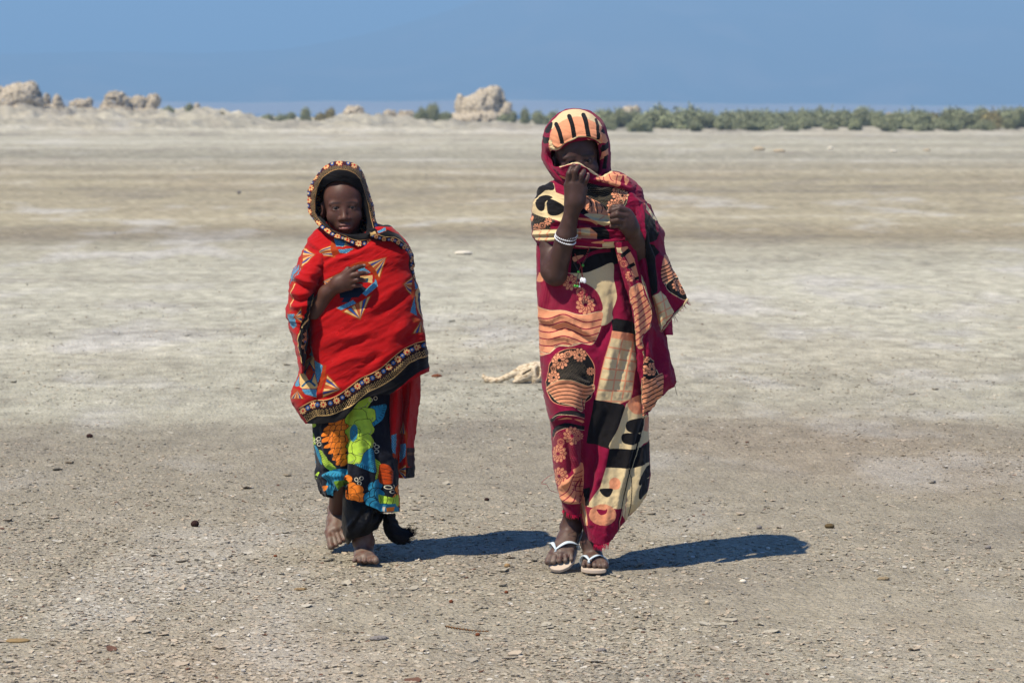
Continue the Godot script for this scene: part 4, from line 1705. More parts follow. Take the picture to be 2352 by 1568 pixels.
func build_small_child() -> void:
	base = Vector3(sight(820, 1290, -9.22).x, 0.0, -9.22)
	var who := Node3D.new()
	who.name = "person"
	add_child(who)
	who.position = base
	tag(who, "smaller person in a red patterned shawl and black floral skirt, barefoot", "person", "people walking toward the camera")
	var skin := Color(0.075, 0.032, 0.021)
	var v := PackedVector3Array()
	var n := PackedVector3Array()
	var idx := PackedInt32Array()
	var col := PackedColorArray()
	# trunk, upper arms and legs
	field(Vector3(-0.26, 0.0, -0.38), Vector3(0.26, 1.06, 0.20), 0.012)
	ell(lp(812, 690, 0.0), Vector3(0.105, 0.20, 0.075), 0.05)
	ell(lp(815, 830, 0.0), Vector3(0.105, 0.11, 0.08), 0.05)
	cap(lp(745, 585, 0.0), lp(870, 585, 0.0), 0.042, 0.042, 0.04)
	cap(lp(795, 560, 0.0), lp(795, 530, 0.01), 0.045, 0.043, 0.03)
	cap(lp(740, 590, 0.0), lp(712, 712, 0.10), 0.035, 0.030, 0.03)
	cap(lp(880, 590, 0.0), lp(905, 720, 0.0), 0.035, 0.030, 0.03)
	cap(lp(905, 720, 0.0), lp(880, 820, 0.08), 0.029, 0.022, 0.02)
	cap(lp(790, 880, 0.0), lp(790, 1050, -0.06), 0.055, 0.042, 0.03)
	cap(lp(790, 1050, -0.06), lp(775, 1165, -0.20), 0.042, 0.030, 0.02)
	cap(lp(835, 880, 0.0), lp(840, 1070, 0.06), 0.055, 0.043, 0.03)
	cap(lp(840, 1070, 0.06), lp(825, 1215, 0.02), 0.042, 0.032, 0.02)
	var made := nets(v, n, idx)
	v = made[0]; n = made[1]; idx = made[2]
	while col.size() < v.size():
		col.append(skin)
	# head
	var eyes := lp(789.5, 476, 0.026)
	var hb := Basis(Vector3.UP, 0.06) * Basis(Vector3.BACK, 0.04) * Basis(Vector3.RIGHT, -0.03)
	field(eyes + Vector3(-0.088, -0.155, -0.125), eyes + Vector3(0.088, 0.135, 0.100), 0.003)
	head_field(eyes, hb, 0.98, 1.3, 2.0)
	var from := v.size()
	made = nets(v, n, idx)
	v = made[0]; n = made[1]; idx = made[2]
	for i in range(from, v.size()):
		col.append(shade_head(v[i], eyes, hb, 0.98, skin))
	# forearm and hand
	var wrist := at3(1, 600, 1500, 0.153)
	field(lp(700, 730, 0.06), lp(860, 590, 0.29), 0.003)
	var elbow := at3(2, 375, 400, 0.120)
	cap(elbow, at3(1, 555, 1545, 0.148), 0.0290, 0.0240, 0.01)
	cap(at3(1, 555, 1545, 0.148), at3(1, 690, 1430, 0.170), 0.0230, 0.0225, 0.012)
	cap(at3(1, 690, 1430, 0.170), at3(1, 800, 1335, 0.184), 0.0215, 0.0150, 0.014)
	cap(at3(1, 690, 1450, 0.168), at3(1, 830, 1400, 0.184), 0.0215, 0.0155, 0.014)
	cap(at3(1, 680, 1470, 0.164), at3(1, 810, 1470, 0.178), 0.0190, 0.0140, 0.014)
	chain([at3(1, 790, 1325, 0.188), at3(1, 850, 1285, 0.194), at3(1, 905, 1262, 0.188), at3(1, 962, 1250, 0.178)], [0.0095, 0.0083, 0.0076, 0.0063], 0.0018)
	chain([at3(1, 810, 1365, 0.191), at3(1, 890, 1338, 0.198), at3(1, 945, 1330, 0.189), at3(1, 990, 1330, 0.176)], [0.0095, 0.0083, 0.0076, 0.0063], 0.0018)
	chain([at3(1, 815, 1415, 0.188), at3(1, 890, 1405, 0.195), at3(1, 935, 1402, 0.186), at3(1, 970, 1408, 0.172)], [0.0092, 0.0080, 0.0073, 0.0059], 0.0018)
	chain([at3(1, 800, 1470, 0.182), at3(1, 860, 1465, 0.189), at3(1, 900, 1463, 0.181), at3(1, 932, 1466, 0.170)], [0.0083, 0.0073, 0.0066, 0.0054], 0.0018)
	chain([at3(1, 700, 1380, 0.163), at3(1, 790, 1290, 0.160), at3(1, 860, 1330, 0.153), at3(1, 900, 1370, 0.153)], [0.0102, 0.0089, 0.0081, 0.0064], 0.0048)
	from = v.size()
	made = nets(v, n, idx)
	v = made[0]; n = made[1]; idx = made[2]
	var tips := [at3(1, 962, 1250, 0.180), at3(1, 990, 1330, 0.180), at3(1, 972, 1408, 0.176), at3(1, 934, 1466, 0.174)]
	for i in range(from, v.size()):
		var c := skin * 1.02
		for t in tips:
			c = c.lerp(Color(0.34, 0.20, 0.15), 0.75 * smoothstep(0.0075, 0.003, v[i].distance_to(t + Vector3(0.001, 0.003, 0.002))))
		c = c.lerp(Color(0.17, 0.10, 0.075), clampf(noise_b.get_noise_3d(v[i].x * 900, v[i].y * 900, v[i].z * 900) * 0.5, 0, 0.3))
		col.append(c)
	# feet: the front one flat, the other just lifted behind it
	var g := on_ground(836, 1300) - base
	var heel := Vector3(g.x - 0.012, 0.004, g.z - 0.165)
	field(Vector3(g.x - 0.09, -0.01, g.z - 0.24), Vector3(g.x + 0.09, 0.14, g.z + 0.03), 0.003)
	foot_field(heel, Vector3(g.x, 0.004, g.z - 0.045), Vector3(g.x + 0.002, 0.006, g.z - 0.012), Vector3.UP, 0.066, 1.0 if false else -1.0, Vector3(heel.x + 0.004, 0.062, heel.z + 0.045), Vector3(heel.x + 0.006, 0.16, heel.z + 0.05))
	from = v.size()
	made = nets(v, n, idx)
	v = made[0]; n = made[1]; idx = made[2]
	for i in range(from, v.size()):
		col.append(dusty(v[i], skin * 1.25, 0.02, 0.13))
	var toe := lp(783, 1252, -0.13)
	var ball := lp(772, 1222, -0.18)
	var heel2 := lp(772, 1178, -0.285)
	var up2 := Vector3(0.0, 0.62, 0.78).normalized()
	field(lp(735, 1275, -0.36), lp(815, 1120, -0.06), 0.003)
	foot_field(heel2, ball, toe, up2, 0.064, 1.0, lp(782, 1176, -0.245), lp(786, 1120, -0.19))
	from = v.size()
	made = nets(v, n, idx)
	v = made[0]; n = made[1]; idx = made[2]
	for i in range(from, v.size()):
		col.append(dusty(v[i], skin * 1.25, 0.10, 0.20))
	if not mats.has("skin"):
		mats.skin = skin_material()
	put("body", mesh_of(v, n, idx, PackedVector2Array(), col), mats.skin, who)
	eye_parts(who, eyes, hb, 0.98, Vector3(0.0, -0.06, 1))
	# close-cropped hair over the skull
	field(eyes + Vector3(-0.085, -0.06, -0.125), eyes + Vector3(0.085, 0.14, 0.085), 0.004)
	ell(eyes + hb * Vector3(0, 0.0452, -0.024), Vector3(0.0672, 0.0780, 0.0845), 0.01, false, hb)
	ell(eyes + hb * Vector3(0, 0.008, 0.062), Vector3(0.074, 0.054, 0.062), 0.006, true, hb)
	var hv := PackedVector3Array()
	var hn := PackedVector3Array()
	var hi := PackedInt32Array()
	made = nets(hv, hn, hi)
	put("hair", mesh_of(made[0], made[1], made[2]), plain(Color(0.06, 0.05, 0.048), 0.9, 0.2), who)
	# shawl: body, sleeve and hood
	var shawl_print := paint_red_shawl()
	var shawl_cloth := cloth_material(shawl_print)
	var folds := fold_list(1, [
		[7, 0.0062, 470, 1290, 640, 1180, 900, 1110, 1150, 1030], [6, -0.0050, 480, 1250, 640, 1150, 850, 1090, 1100, 1010],
		[8, 0.0062, 640, 960, 800, 1060, 1000, 1040, 1200, 985], [6, 0.0074, 330, 960, 500, 1080, 700, 1085],
		[7, -0.0074, 440, 1260, 470, 1420, 455, 1540], [6, 0.0056, 1250, 960, 1380, 1080, 1450, 1180, 1500, 1300]])
	folds += fold_list(2, [
		[10, 0.0074, 880, 380, 1050, 250, 1200, 130], [12, -0.0087, 980, 420, 1150, 300, 1250, 210], [16, 0.0099, 1250, 450, 1180, 560, 1000, 760], [14, -0.0124, 1280, 560, 1230, 640, 1150, 740],
		[10, 0.0074, 400, 720, 560, 640, 740, 620, 900, 560], [8, -0.0062, 560, 800, 720, 700, 860, 640], [9, 0.0062, 520, 900, 700, 830, 840, 800], [7, -0.0081, 860, 880, 920, 840, 980, 800],
		[10, 0.0093, 700, 1010, 900, 900, 1100, 770, 1280, 640], [9, -0.0062, 640, 1060, 820, 930, 1000, 830], [12, 0.0112, 370, 470, 375, 700, 420, 900], [9, -0.0136, 300, 480, 290, 640, 300, 800, 270, 900],
		[8, 0.0087, 380, 1180, 520, 1120, 640, 1080], [8, -0.0074, 300, 1250, 430, 1190, 560, 1150], [9, 0.0087, 660, 1370, 720, 1260, 800, 1130], [8, -0.0074, 560, 1390, 640, 1290, 720, 1180],
		[9, 0.0099, 1340, 480, 1370, 620, 1380, 800], [7, -0.0087, 1330, 640, 1350, 760, 1360, 920], [8, 0.0074, 1100, 1000, 1150, 930, 1200, 840], [8, -0.0074, 1220, 980, 1260, 900, 1290, 820]])
	var rows := [
		[508, 548, 512, 500, 748, 856, 0.080, -0.085], [532, 562, 522, 520, 722, 892, 0.105, -0.105], [560, 580, 545, 545, 703, 925, 0.125, -0.120], [590, 602, 575, 580, 690, 945, 0.135, -0.130],
		[630, 636, 615, 630, 680, 948, 0.145, -0.135], [680, 682, 665, 680, 676, 962, 0.158, -0.140], [730, 728, 710, 720, 678, 967, 0.165, -0.145], [780, 770, 750, 760, 684, 973, 0.170, -0.150],
		[830, 812, 785, 800, 690, 979, 0.172, -0.150], [870, 846, 810, 830, 682, 982, 0.172, -0.150], [905, 872, 828, 850, 668, 983, 0.170, -0.150], [940, 898, 842, 860, 672, 985, 0.166, -0.148], [975, 925, 852, 870, 700, 986, 0.160, -0.145]]
	var hem := vs(2, [150, 1390, 280, 1440, 340, 1440, 430, 1435, 560, 1425, 650, 1385, 710, 1310, 780, 1230, 870, 1190, 950, 1170, 1070, 1165, 1150, 1120, 1250, 1050, 1360, 985, 1440, 950])
	var shawl := put("shawl", ring_cloth(rows, 200, 190, folds, shawl_print, 0.0020, Vector2(0.9, -0.45), hem, 840.0), shawl_cloth, who)
	var sleeve_rows := [
		[560, 575, 590, 570, 704, 775, 0.100, 0.02], [590, 605, 620, 600, 688, 758, 0.135, 0.0], [620, 632, 645, 625, 673, 742, 0.165, -0.02], [650, 660, 668, 655, 665, 732, 0.172, -0.03], [690, 694, 690, 690, 660, 726, 0.180, -0.03],
		[725, 722, 712, 720, 657, 716, 0.184, -0.03], [752, 745, 735, 745, 664, 712, 0.184, -0.02], [785, 780, 775, 780, 674, 708, 0.198, 0.0], [820, 818, 815, 815, 682, 702, 0.188, 0.05], [858, 858, 856, 855, 690, 697, 0.178, 0.10]]
	var sleeve_print := canvas(600, 540, 800, 880, 3.0, RED)
	net_patch(1, [190, 1270, 275, 1220, 265, 1340, 215, 1420, 150, 1420])
	net_patch(1, [100, 1290, 165, 1230, 170, 1400, 110, 1460])
	line(1, [300, 1000, 262, 1120, 262, 1230, 240, 1330, 200, 1420], 5.0, RUST)
	fan(vv(1, 425, 1128), vv(1, 295, 1048), vv(1, 290, 1265))
	net_patch(2, [90, 415, 185, 410, 200, 520, 150, 550, 90, 510])
	fan(vv(2, 190, 440), vv(2, 240, 360), vv(2, 245, 490))
	line(2, [165, 100, 150, 220, 130, 300, 150, 370, 120, 410], 5.0, RUST)
	line(2, [178, 130, 165, 200, 150, 280, 165, 350], 2.6, CREAM)
	shape(2, [380, 215, 300, 270, 262, 420, 225, 560, 205, 680, 250, 880, 330, 880, 420, 700, 460, 400, 440, 250], INK)
	line(2, [372, 235, 325, 310, 290, 420, 250, 540], 2.4, CREAM)
	line(2, [235, 560, 205, 660, 215, 740, 250, 870], 1.8, CREAM)
	line(2, [300, 560, 290, 680, 280, 780], 2.0, CREAM)
	for q in [[285, 600], [275, 660], [265, 720], [290, 640]]:
		flower(vv(2, q[0], q[1]), 4.5, 6, CREAM, WINE, WINE)
	disc(vv(2, 280, 670), 3.0, BLUE)
	var sleeve_folds := fold_list(2, [[7, 0.012, 180, 60, 270, 110, 350, 130], [6, -0.010, 170, 100, 260, 150, 340, 165], [7, 0.010, 150, 200, 240, 230, 320, 215], [6, -0.012, 150, 270, 230, 290, 300, 260], [7, 0.012, 150, 340, 220, 350, 290, 320], [6, 0.012, 300, 300, 270, 450, 240, 600], [5, -0.012, 270, 420, 245, 560, 235, 700]])
	put("sleeve", ring_cloth(sleeve_rows, 90, 110, sleeve_folds, sleeve_print, 0.004, Vector2(0.9, 0.3)), cloth_material(sleeve_print), shawl)
	var hood_print := paint_red_hood()
	var hood_rows := [
		[690, 335, 0.088, 800, 362, 0.084, 880, 425, 0.070, 930, 520, 0.052, 950, 640, 0.040, 975, 770, 0.050, 985, 880, 0.075, 900, 905, 0.100, 760, 900, 0.112, 640, 860, 0.104, 545, 775, 0.070, 480, 690, 0.010, 448, 600, -0.025, 455, 500, -0.020, 525, 405, 0.045, 600, 350, 0.080],
		[705, 275, 0.092, 820, 300, 0.088, 895, 365, 0.076, 945, 465, 0.062, 978, 620, 0.052, 1005, 765, 0.062, 1025, 880, 0.085, 910, 935, 0.108, 760, 908, 0.118, 640, 864, 0.110, 530, 785, 0.080, 455, 695, 0.030, 440, 580, 0.000, 455, 470, 0.012, 512, 360, 0.060, 595, 290, 0.086],
		[720, 212, 0.086, 840, 240, 0.082, 915, 305, 0.074, 960, 410, 0.064, 1005, 600, 0.056, 1040, 760, 0.068, 1068, 880, 0.092, 905, 965, 0.116, 760, 918, 0.122, 640, 870, 0.114, 520, 792, 0.088, 445, 700, 0.055, 432, 560, 0.038, 450, 440, 0.048, 500, 310, 0.070, 600, 235, 0.080],
		[702, 152, 0.056, 850, 175, 0.052, 935, 258, 0.046, 990, 410, 0.036, 1045, 610, 0.030, 1080, 760, 0.045, 1120, 870, 0.075, 930, 1015, 0.118, 760, 955, 0.126, 620, 905, 0.118, 490, 810, 0.086, 400, 690, 0.044, 376, 560, 0.018, 392, 430, 0.022, 450, 300, 0.040, 560, 195, 0.050],
		[700, 120, 0.005, 860, 145, 0.004, 945, 232, 0.0, 1010, 410, -0.008, 1072, 620, -0.012, 1105, 770, 0.0, 1150, 880, 0.045, 960, 1045, 0.105, 760, 985, 0.116, 600, 930, 0.108, 450, 800, 0.070, 365, 680, 0.015, 346, 550, -0.015, 360, 415, -0.012, 430, 290, 0.0, 550, 165, 0.004],
		[700, 150, -0.075, 850, 175, -0.075, 930, 255, -0.078, 990, 410, -0.080, 1040, 610, -0.080, 1060, 760, -0.070, 1080, 880, -0.04, 950, 960, 0.0, 760, 930, 0.02, 620, 900, 0.01, 480, 800, -0.03, 410, 680, -0.065, 390, 550, -0.078, 400, 420, -0.078, 460, 310, -0.076, 560, 200, -0.075],
		[705, 380, -0.125, 770, 390, -0.125, 810, 420, -0.125, 840, 470, -0.125, 860, 560, -0.122, 870, 640, -0.115, 860, 720, -0.10, 800, 760, -0.09, 720, 760, -0.09, 660, 740, -0.09, 600, 700, -0.10, 570, 640, -0.115, 560, 560, -0.122, 570, 480, -0.125, 600, 430, -0.125, 650, 390, -0.125],
		[710, 560, -0.130, 720, 560, -0.130, 725, 565, -0.130, 730, 570, -0.130, 730, 575, -0.130, 730, 580, -0.130, 725, 585, -0.130, 720, 590, -0.130, 710, 590, -0.130, 700, 590, -0.130, 695, 585, -0.130, 690, 580, -0.130, 690, 575, -0.130, 690, 570, -0.130, 695, 565, -0.130, 700, 560, -0.130]]
	var hood_folds := fold_list(1, [[5, 0.006, 1040, 480, 1070, 620, 1095, 760, 1120, 860], [4, -0.006, 1020, 560, 1050, 700, 1080, 840], [5, 0.007, 560, 880, 720, 950, 900, 1000], [4, 0.006, 480, 770, 620, 880, 800, 945, 960, 985]])
	put("hood", net_cloth(1, hood_rows, true, 144, 90, hood_folds, hood_print, 0.002, Vector2(1, 0.2), true), cloth_material(hood_print), shawl)
	# the twisted edge that crosses from under the chin over the far shoulder
	var roll_print := canvas(840, 520, 980, 660, 3.0, INK)
	var rp := smooth_line(vs(1, [1000, 880, 1100, 905, 1190, 935, 1290, 940, 1400, 1010, 1490, 1100, 1510, 1230, 1540, 1330]), false, 6)
	flower_border(rp, 0.66, 2.0, false)
	shape(1, [1060, 800, 1190, 770, 1310, 820, 1360, 910, 1290, 890, 1200, 855, 1120, 870], RED)
	net_patch(1, [1105, 875, 1190, 835, 1200, 862, 1118, 900])
	shape(1, [1020, 905, 1080, 870, 1095, 900, 1030, 935], CREAM, false)
	var roll_rows := [
		[960, 870, 0.108, 1000, 850, 0.122, 1030, 915, 0.128, 1010, 960, 0.118], [1090, 830, 0.090, 1130, 850, 0.112, 1150, 920, 0.125, 1140, 985, 0.120], [1195, 805, 0.050, 1235, 840, 0.088, 1260, 920, 0.112, 1250, 985, 0.112], [1270, 830, 0.020, 1320, 890, 0.060, 1350, 985, 0.092, 1330, 1040, 0.096],
		[1330, 930, -0.01, 1400, 990, 0.035, 1420, 1075, 0.066, 1395, 1120, 0.072], [1400, 1040, -0.03, 1482, 1100, 0.012, 1480, 1180, 0.040, 1440, 1190, 0.050], [1440, 1150, -0.05, 1500, 1215, 0.0, 1505, 1270, 0.026, 1470, 1270, 0.035]]
	put("shawl_edge", net_cloth(1, roll_rows, false, 24, 70, [], roll_print, 0.002), cloth_material(roll_print), shawl)
	# end of the shawl hanging down behind, to the shin
	var tail_print := canvas(860, 840, 1000, 1120, 3.0, RED)
	net_patch(3, [1095, 210, 1130, 195, 1120, 420, 1085, 400])
	fan(vv(3, 1200, 60), vv(3, 1160, 190), vv(3, 1225, 200))
	net_patch(3, [1165, 300, 1228, 285, 1225, 400, 1165, 470])
	line(3, [1190, 220, 1160, 270, 1165, 350, 1130, 420], 4.0, RUST)
	line(3, [1228, 210, 1232, 330, 1228, 470], 4.0, RUST)
	fan(vv(3, 1150, 540), vv(3, 1225, 490), vv(3, 1215, 640))
	shape(3, [1040, 400, 1110, 380, 1160, 480, 1140, 560, 1060, 480], RUST)
	line(3, [1045, 400, 1100, 450, 1150, 560], 2.4, CREAM)
	shape(3, [1232, 330, 1320, 330, 1320, 520, 1238, 500], Color(0.20, 0.07, 0.05), false)
	for k in 3:
		flower(vv(3, 1255 + 24 * k, 385), 3.4, 6, Color(0.6, 0.45, 0.3), Color(0.2, 0.07, 0.05), WINE)
	shape(3, [1225, 515, 1330, 500, 1330, 640, 1215, 640], INK, false)
	flower(vv(3, 1165, 690), 4.5, 6, CREAM, WINE, WINE)
	var tail_rows := [
		[1040, -520, 0.02, 1130, -520, 0.10, 1220, -525, 0.08, 1300, -530, 0.03, 1355, -530, -0.04], [1045, -200, 0.03, 1135, -200, 0.085, 1210, -205, 0.03, 1280, -205, 0.06, 1350, -210, -0.04], [1035, 0, 0.03, 1120, 0, 0.085, 1195, 0, 0.02, 1255, 0, 0.06, 1338, 0, -0.04], [1030, 200, 0.02, 1105, 200, 0.08, 1180, 200, 0.015, 1232, 200, 0.055, 1320, 200, -0.04],
		[1030, 350, 0.02, 1095, 350, 0.075, 1165, 350, 0.02, 1228, 350, 0.045, 1308, 350, -0.04], [1030, 480, 0.01, 1090, 490, 0.07, 1150, 500, 0.02, 1228, 500, 0.035, 1305, 490, -0.045], [1035, 560, 0.0, 1090, 590, 0.06, 1150, 610, 0.02, 1220, 615, 0.02, 1300, 605, -0.05]]
	put("shawl_tail", net_cloth(3, tail_rows, false, 60, 80, [], tail_print, 0.004, Vector2(0.1, 1)), cloth_material(tail_print), shawl)
	# skirt
	var skirt_print := paint_skirt()
	var skirt_folds := fold_list(3, [
		[6, -0.030, 690, -60, 665, 150, 655, 350, 650, 560, 650, 760], [12, 0.020, 780, 60, 790, 300, 800, 560, 790, 760], [8, -0.016, 930, 60, 950, 300, 985, 560, 985, 800], [8, 0.014, 560, 60, 560, 260, 580, 450],
		[7, 0.012, 450, 100, 470, 300, 500, 480], [6, -0.014, 420, 560, 500, 540, 600, 560], [6, 0.014, 430, 600, 520, 580, 640, 600], [5, -0.014, 500, 620, 530, 700, 540, 760], [5, 0.012, 560, 620, 590, 680, 600, 720], [7, 0.014, 1060, 500, 1070, 700, 1080, 850], [6, -0.014, 1010, 480, 1010, 700, 1000, 880]])
	var skirt_rows := [
		[880, 880, 850, 870, 725, 900, 0.105, -0.10], [950, 945, 930, 940, 717, 905, 0.115, -0.11], [990, 985, 980, 985, 719, 908, 0.120, -0.13], [1030, 1030, 1030, 1030, 723, 910, 0.125, -0.15], [1070, 1075, 1080, 1075, 728, 915, 0.130, -0.17],
		[1100, 1115, 1125, 1110, 724, 916, 0.132, -0.18], [1125, 1145, 1155, 1130, 726, 918, 0.132, -0.18], [1140, 1165, 1178, 1145, 738, 919, 0.128, -0.17]]
	var skirt_hem := vs(3, [370, 620, 400, 690, 470, 790, 500, 765, 540, 780, 570, 720, 610, 690, 650, 705, 655, 808, 760, 822, 850, 860, 960, 905, 985, 930, 1080, 935, 1170, 925])
	put("skirt", ring_cloth(skirt_rows, 180, 120, skirt_folds, skirt_print, 0.004, Vector2(0.15, 1), skirt_hem, 1060.0), cloth_material(skirt_print), who)
	# black satin underskirt over the leading leg
	var satin := plain(Color(0.035, 0.035, 0.042), 0.40, 0.22)
	var under_folds := fold_list(3, [[7, 0.012, 780, 980, 720, 1060, 680, 1160], [6, -0.012, 830, 930, 770, 1010, 700, 1120], [8, 0.010, 900, 900, 870, 1000, 800, 1120], [7, -0.010, 960, 900, 930, 1000]])
	var under_rows := [[1120, 1130, 1120, 1120, 788, 885, 0.105, -0.06], [1165, 1165, 1165, 1165, 786, 882, 0.112, -0.06], [1200, 1200, 1195, 1200, 785, 878, 0.118, -0.05], [1228, 1225, 1205, 1215, 788, 872, 0.118, -0.04], [1250, 1238, 1212, 1225, 796, 868, 0.112, -0.03]]
	var under_hem := vs(3, [600, 1190, 640, 1200, 680, 1240, 705, 1215, 720, 1185, 790, 1165, 870, 1140, 950, 1090, 1010, 1060])
	put("underskirt", ring_cloth(under_rows, 90, 60, under_folds, canvas(600, 1000, 900, 1300, 0.1, INK), 0.002, Vector2(0.3, 1), under_hem, 1190.0), satin, who)
	# frayed black end of the shawl swinging by the heel
	var black := plain(INK, 0.9, 0.2)
	var end_rows := [
		[985, 940, -0.02, 1045, 945, 0.06, 1100, 945, 0.04, 1120, 940, -0.03], [1000, 1000, -0.02, 1050, 1000, 0.055, 1105, 1000, 0.04, 1140, 1010, -0.03], [1008, 1070, -0.02, 1070, 1070, 0.05, 1130, 1065, 0.035, 1175, 1065, -0.03], [1040, 1150, -0.02, 1100, 1140, 0.045, 1170, 1115, 0.03, 1220, 1095, -0.02], [1110, 1215, -0.02, 1160, 1190, 0.035, 1215, 1150, 0.025, 1260, 1110, -0.01], [1195, 1238, -0.02, 1225, 1210, 0.025, 1250, 1170, 0.02, 1275, 1125, 0.0]]
	put("shawl_tassel", net_cloth(3, end_rows, false, 30, 40, [], canvas(800, 1100, 1000, 1300, 0.1, INK), 0.004), black, shawl)
	var edge := PackedVector3Array()
	for q in [[1200, 1236, -0.02], [1228, 1205, 0.02], [1252, 1168, 0.02], [1272, 1128, 0.0], [1240, 1105, -0.01], [1200, 1100, -0.01]]:
		edge.append(at3(3, q[0], q[1], q[2]))
	put("fringe", fringe(edge, 0.030, Vector3(0.9, 0.35, 0.1), 3, 130), black, shawl)

# ---------------------------------------------------------------- the taller child, maroon and orange cloth
const MAROON := Color(0.545, 0.05, 0.225)
const PEACH := Color(0.91, 0.62, 0.47)
const SAND := Color(0.88, 0.80, 0.62)
const COAL := Color(0.095, 0.09, 0.095)

func stripes_in(p: PackedVector2Array, view: int, lines: Array, width: float, col: Color) -> void:
	for l in lines:
		inside_line(p, smooth_line(vs(view, l), false, 5), width, col)

func grid_in(p: PackedVector2Array, view: int, lines: Array, width: float, col: Color) -> void:
	stripes_in(p, view, lines, width, col)

func print_tile(seed_no: int) -> void:
	# the same printed cotton where the camera does not look: arches, spots, stripes and checks at cloth scale
	for i in 40:
		var q := Vector2(cv.x0 + cv.w / cv.k * chash(seed_no + i * 5), cv.y0 + cv.h / cv.k * chash(seed_no + i * 5 + 1))
		var k := i % 4
		if k == 0:
			disc(q, 34, PEACH, 26)
			for j in 5:
				stroke(PackedVector2Array([q + Vector2(-30, -16 + 8 * j), q + Vector2(0, -20 + 8 * j), q + Vector2(30, -16 + 8 * j)]), 1.8, MAROON)
		elif k == 1:
			fill(PackedVector2Array([q + Vector2(-30, -26), q + Vector2(30, -26), q + Vector2(30, 26), q + Vector2(-30, 26)]), SAND)
			disc(q, 16, COAL, 11)
		elif k == 2:
			fill(PackedVector2Array([q + Vector2(-24, -14), q + Vector2(24, -14), q + Vector2(24, 14), q + Vector2(-24, 14)]), COAL)
		else:
			disc(q, 24, COAL)
			flower(q, 12, 9, PEACH, COAL, COAL)

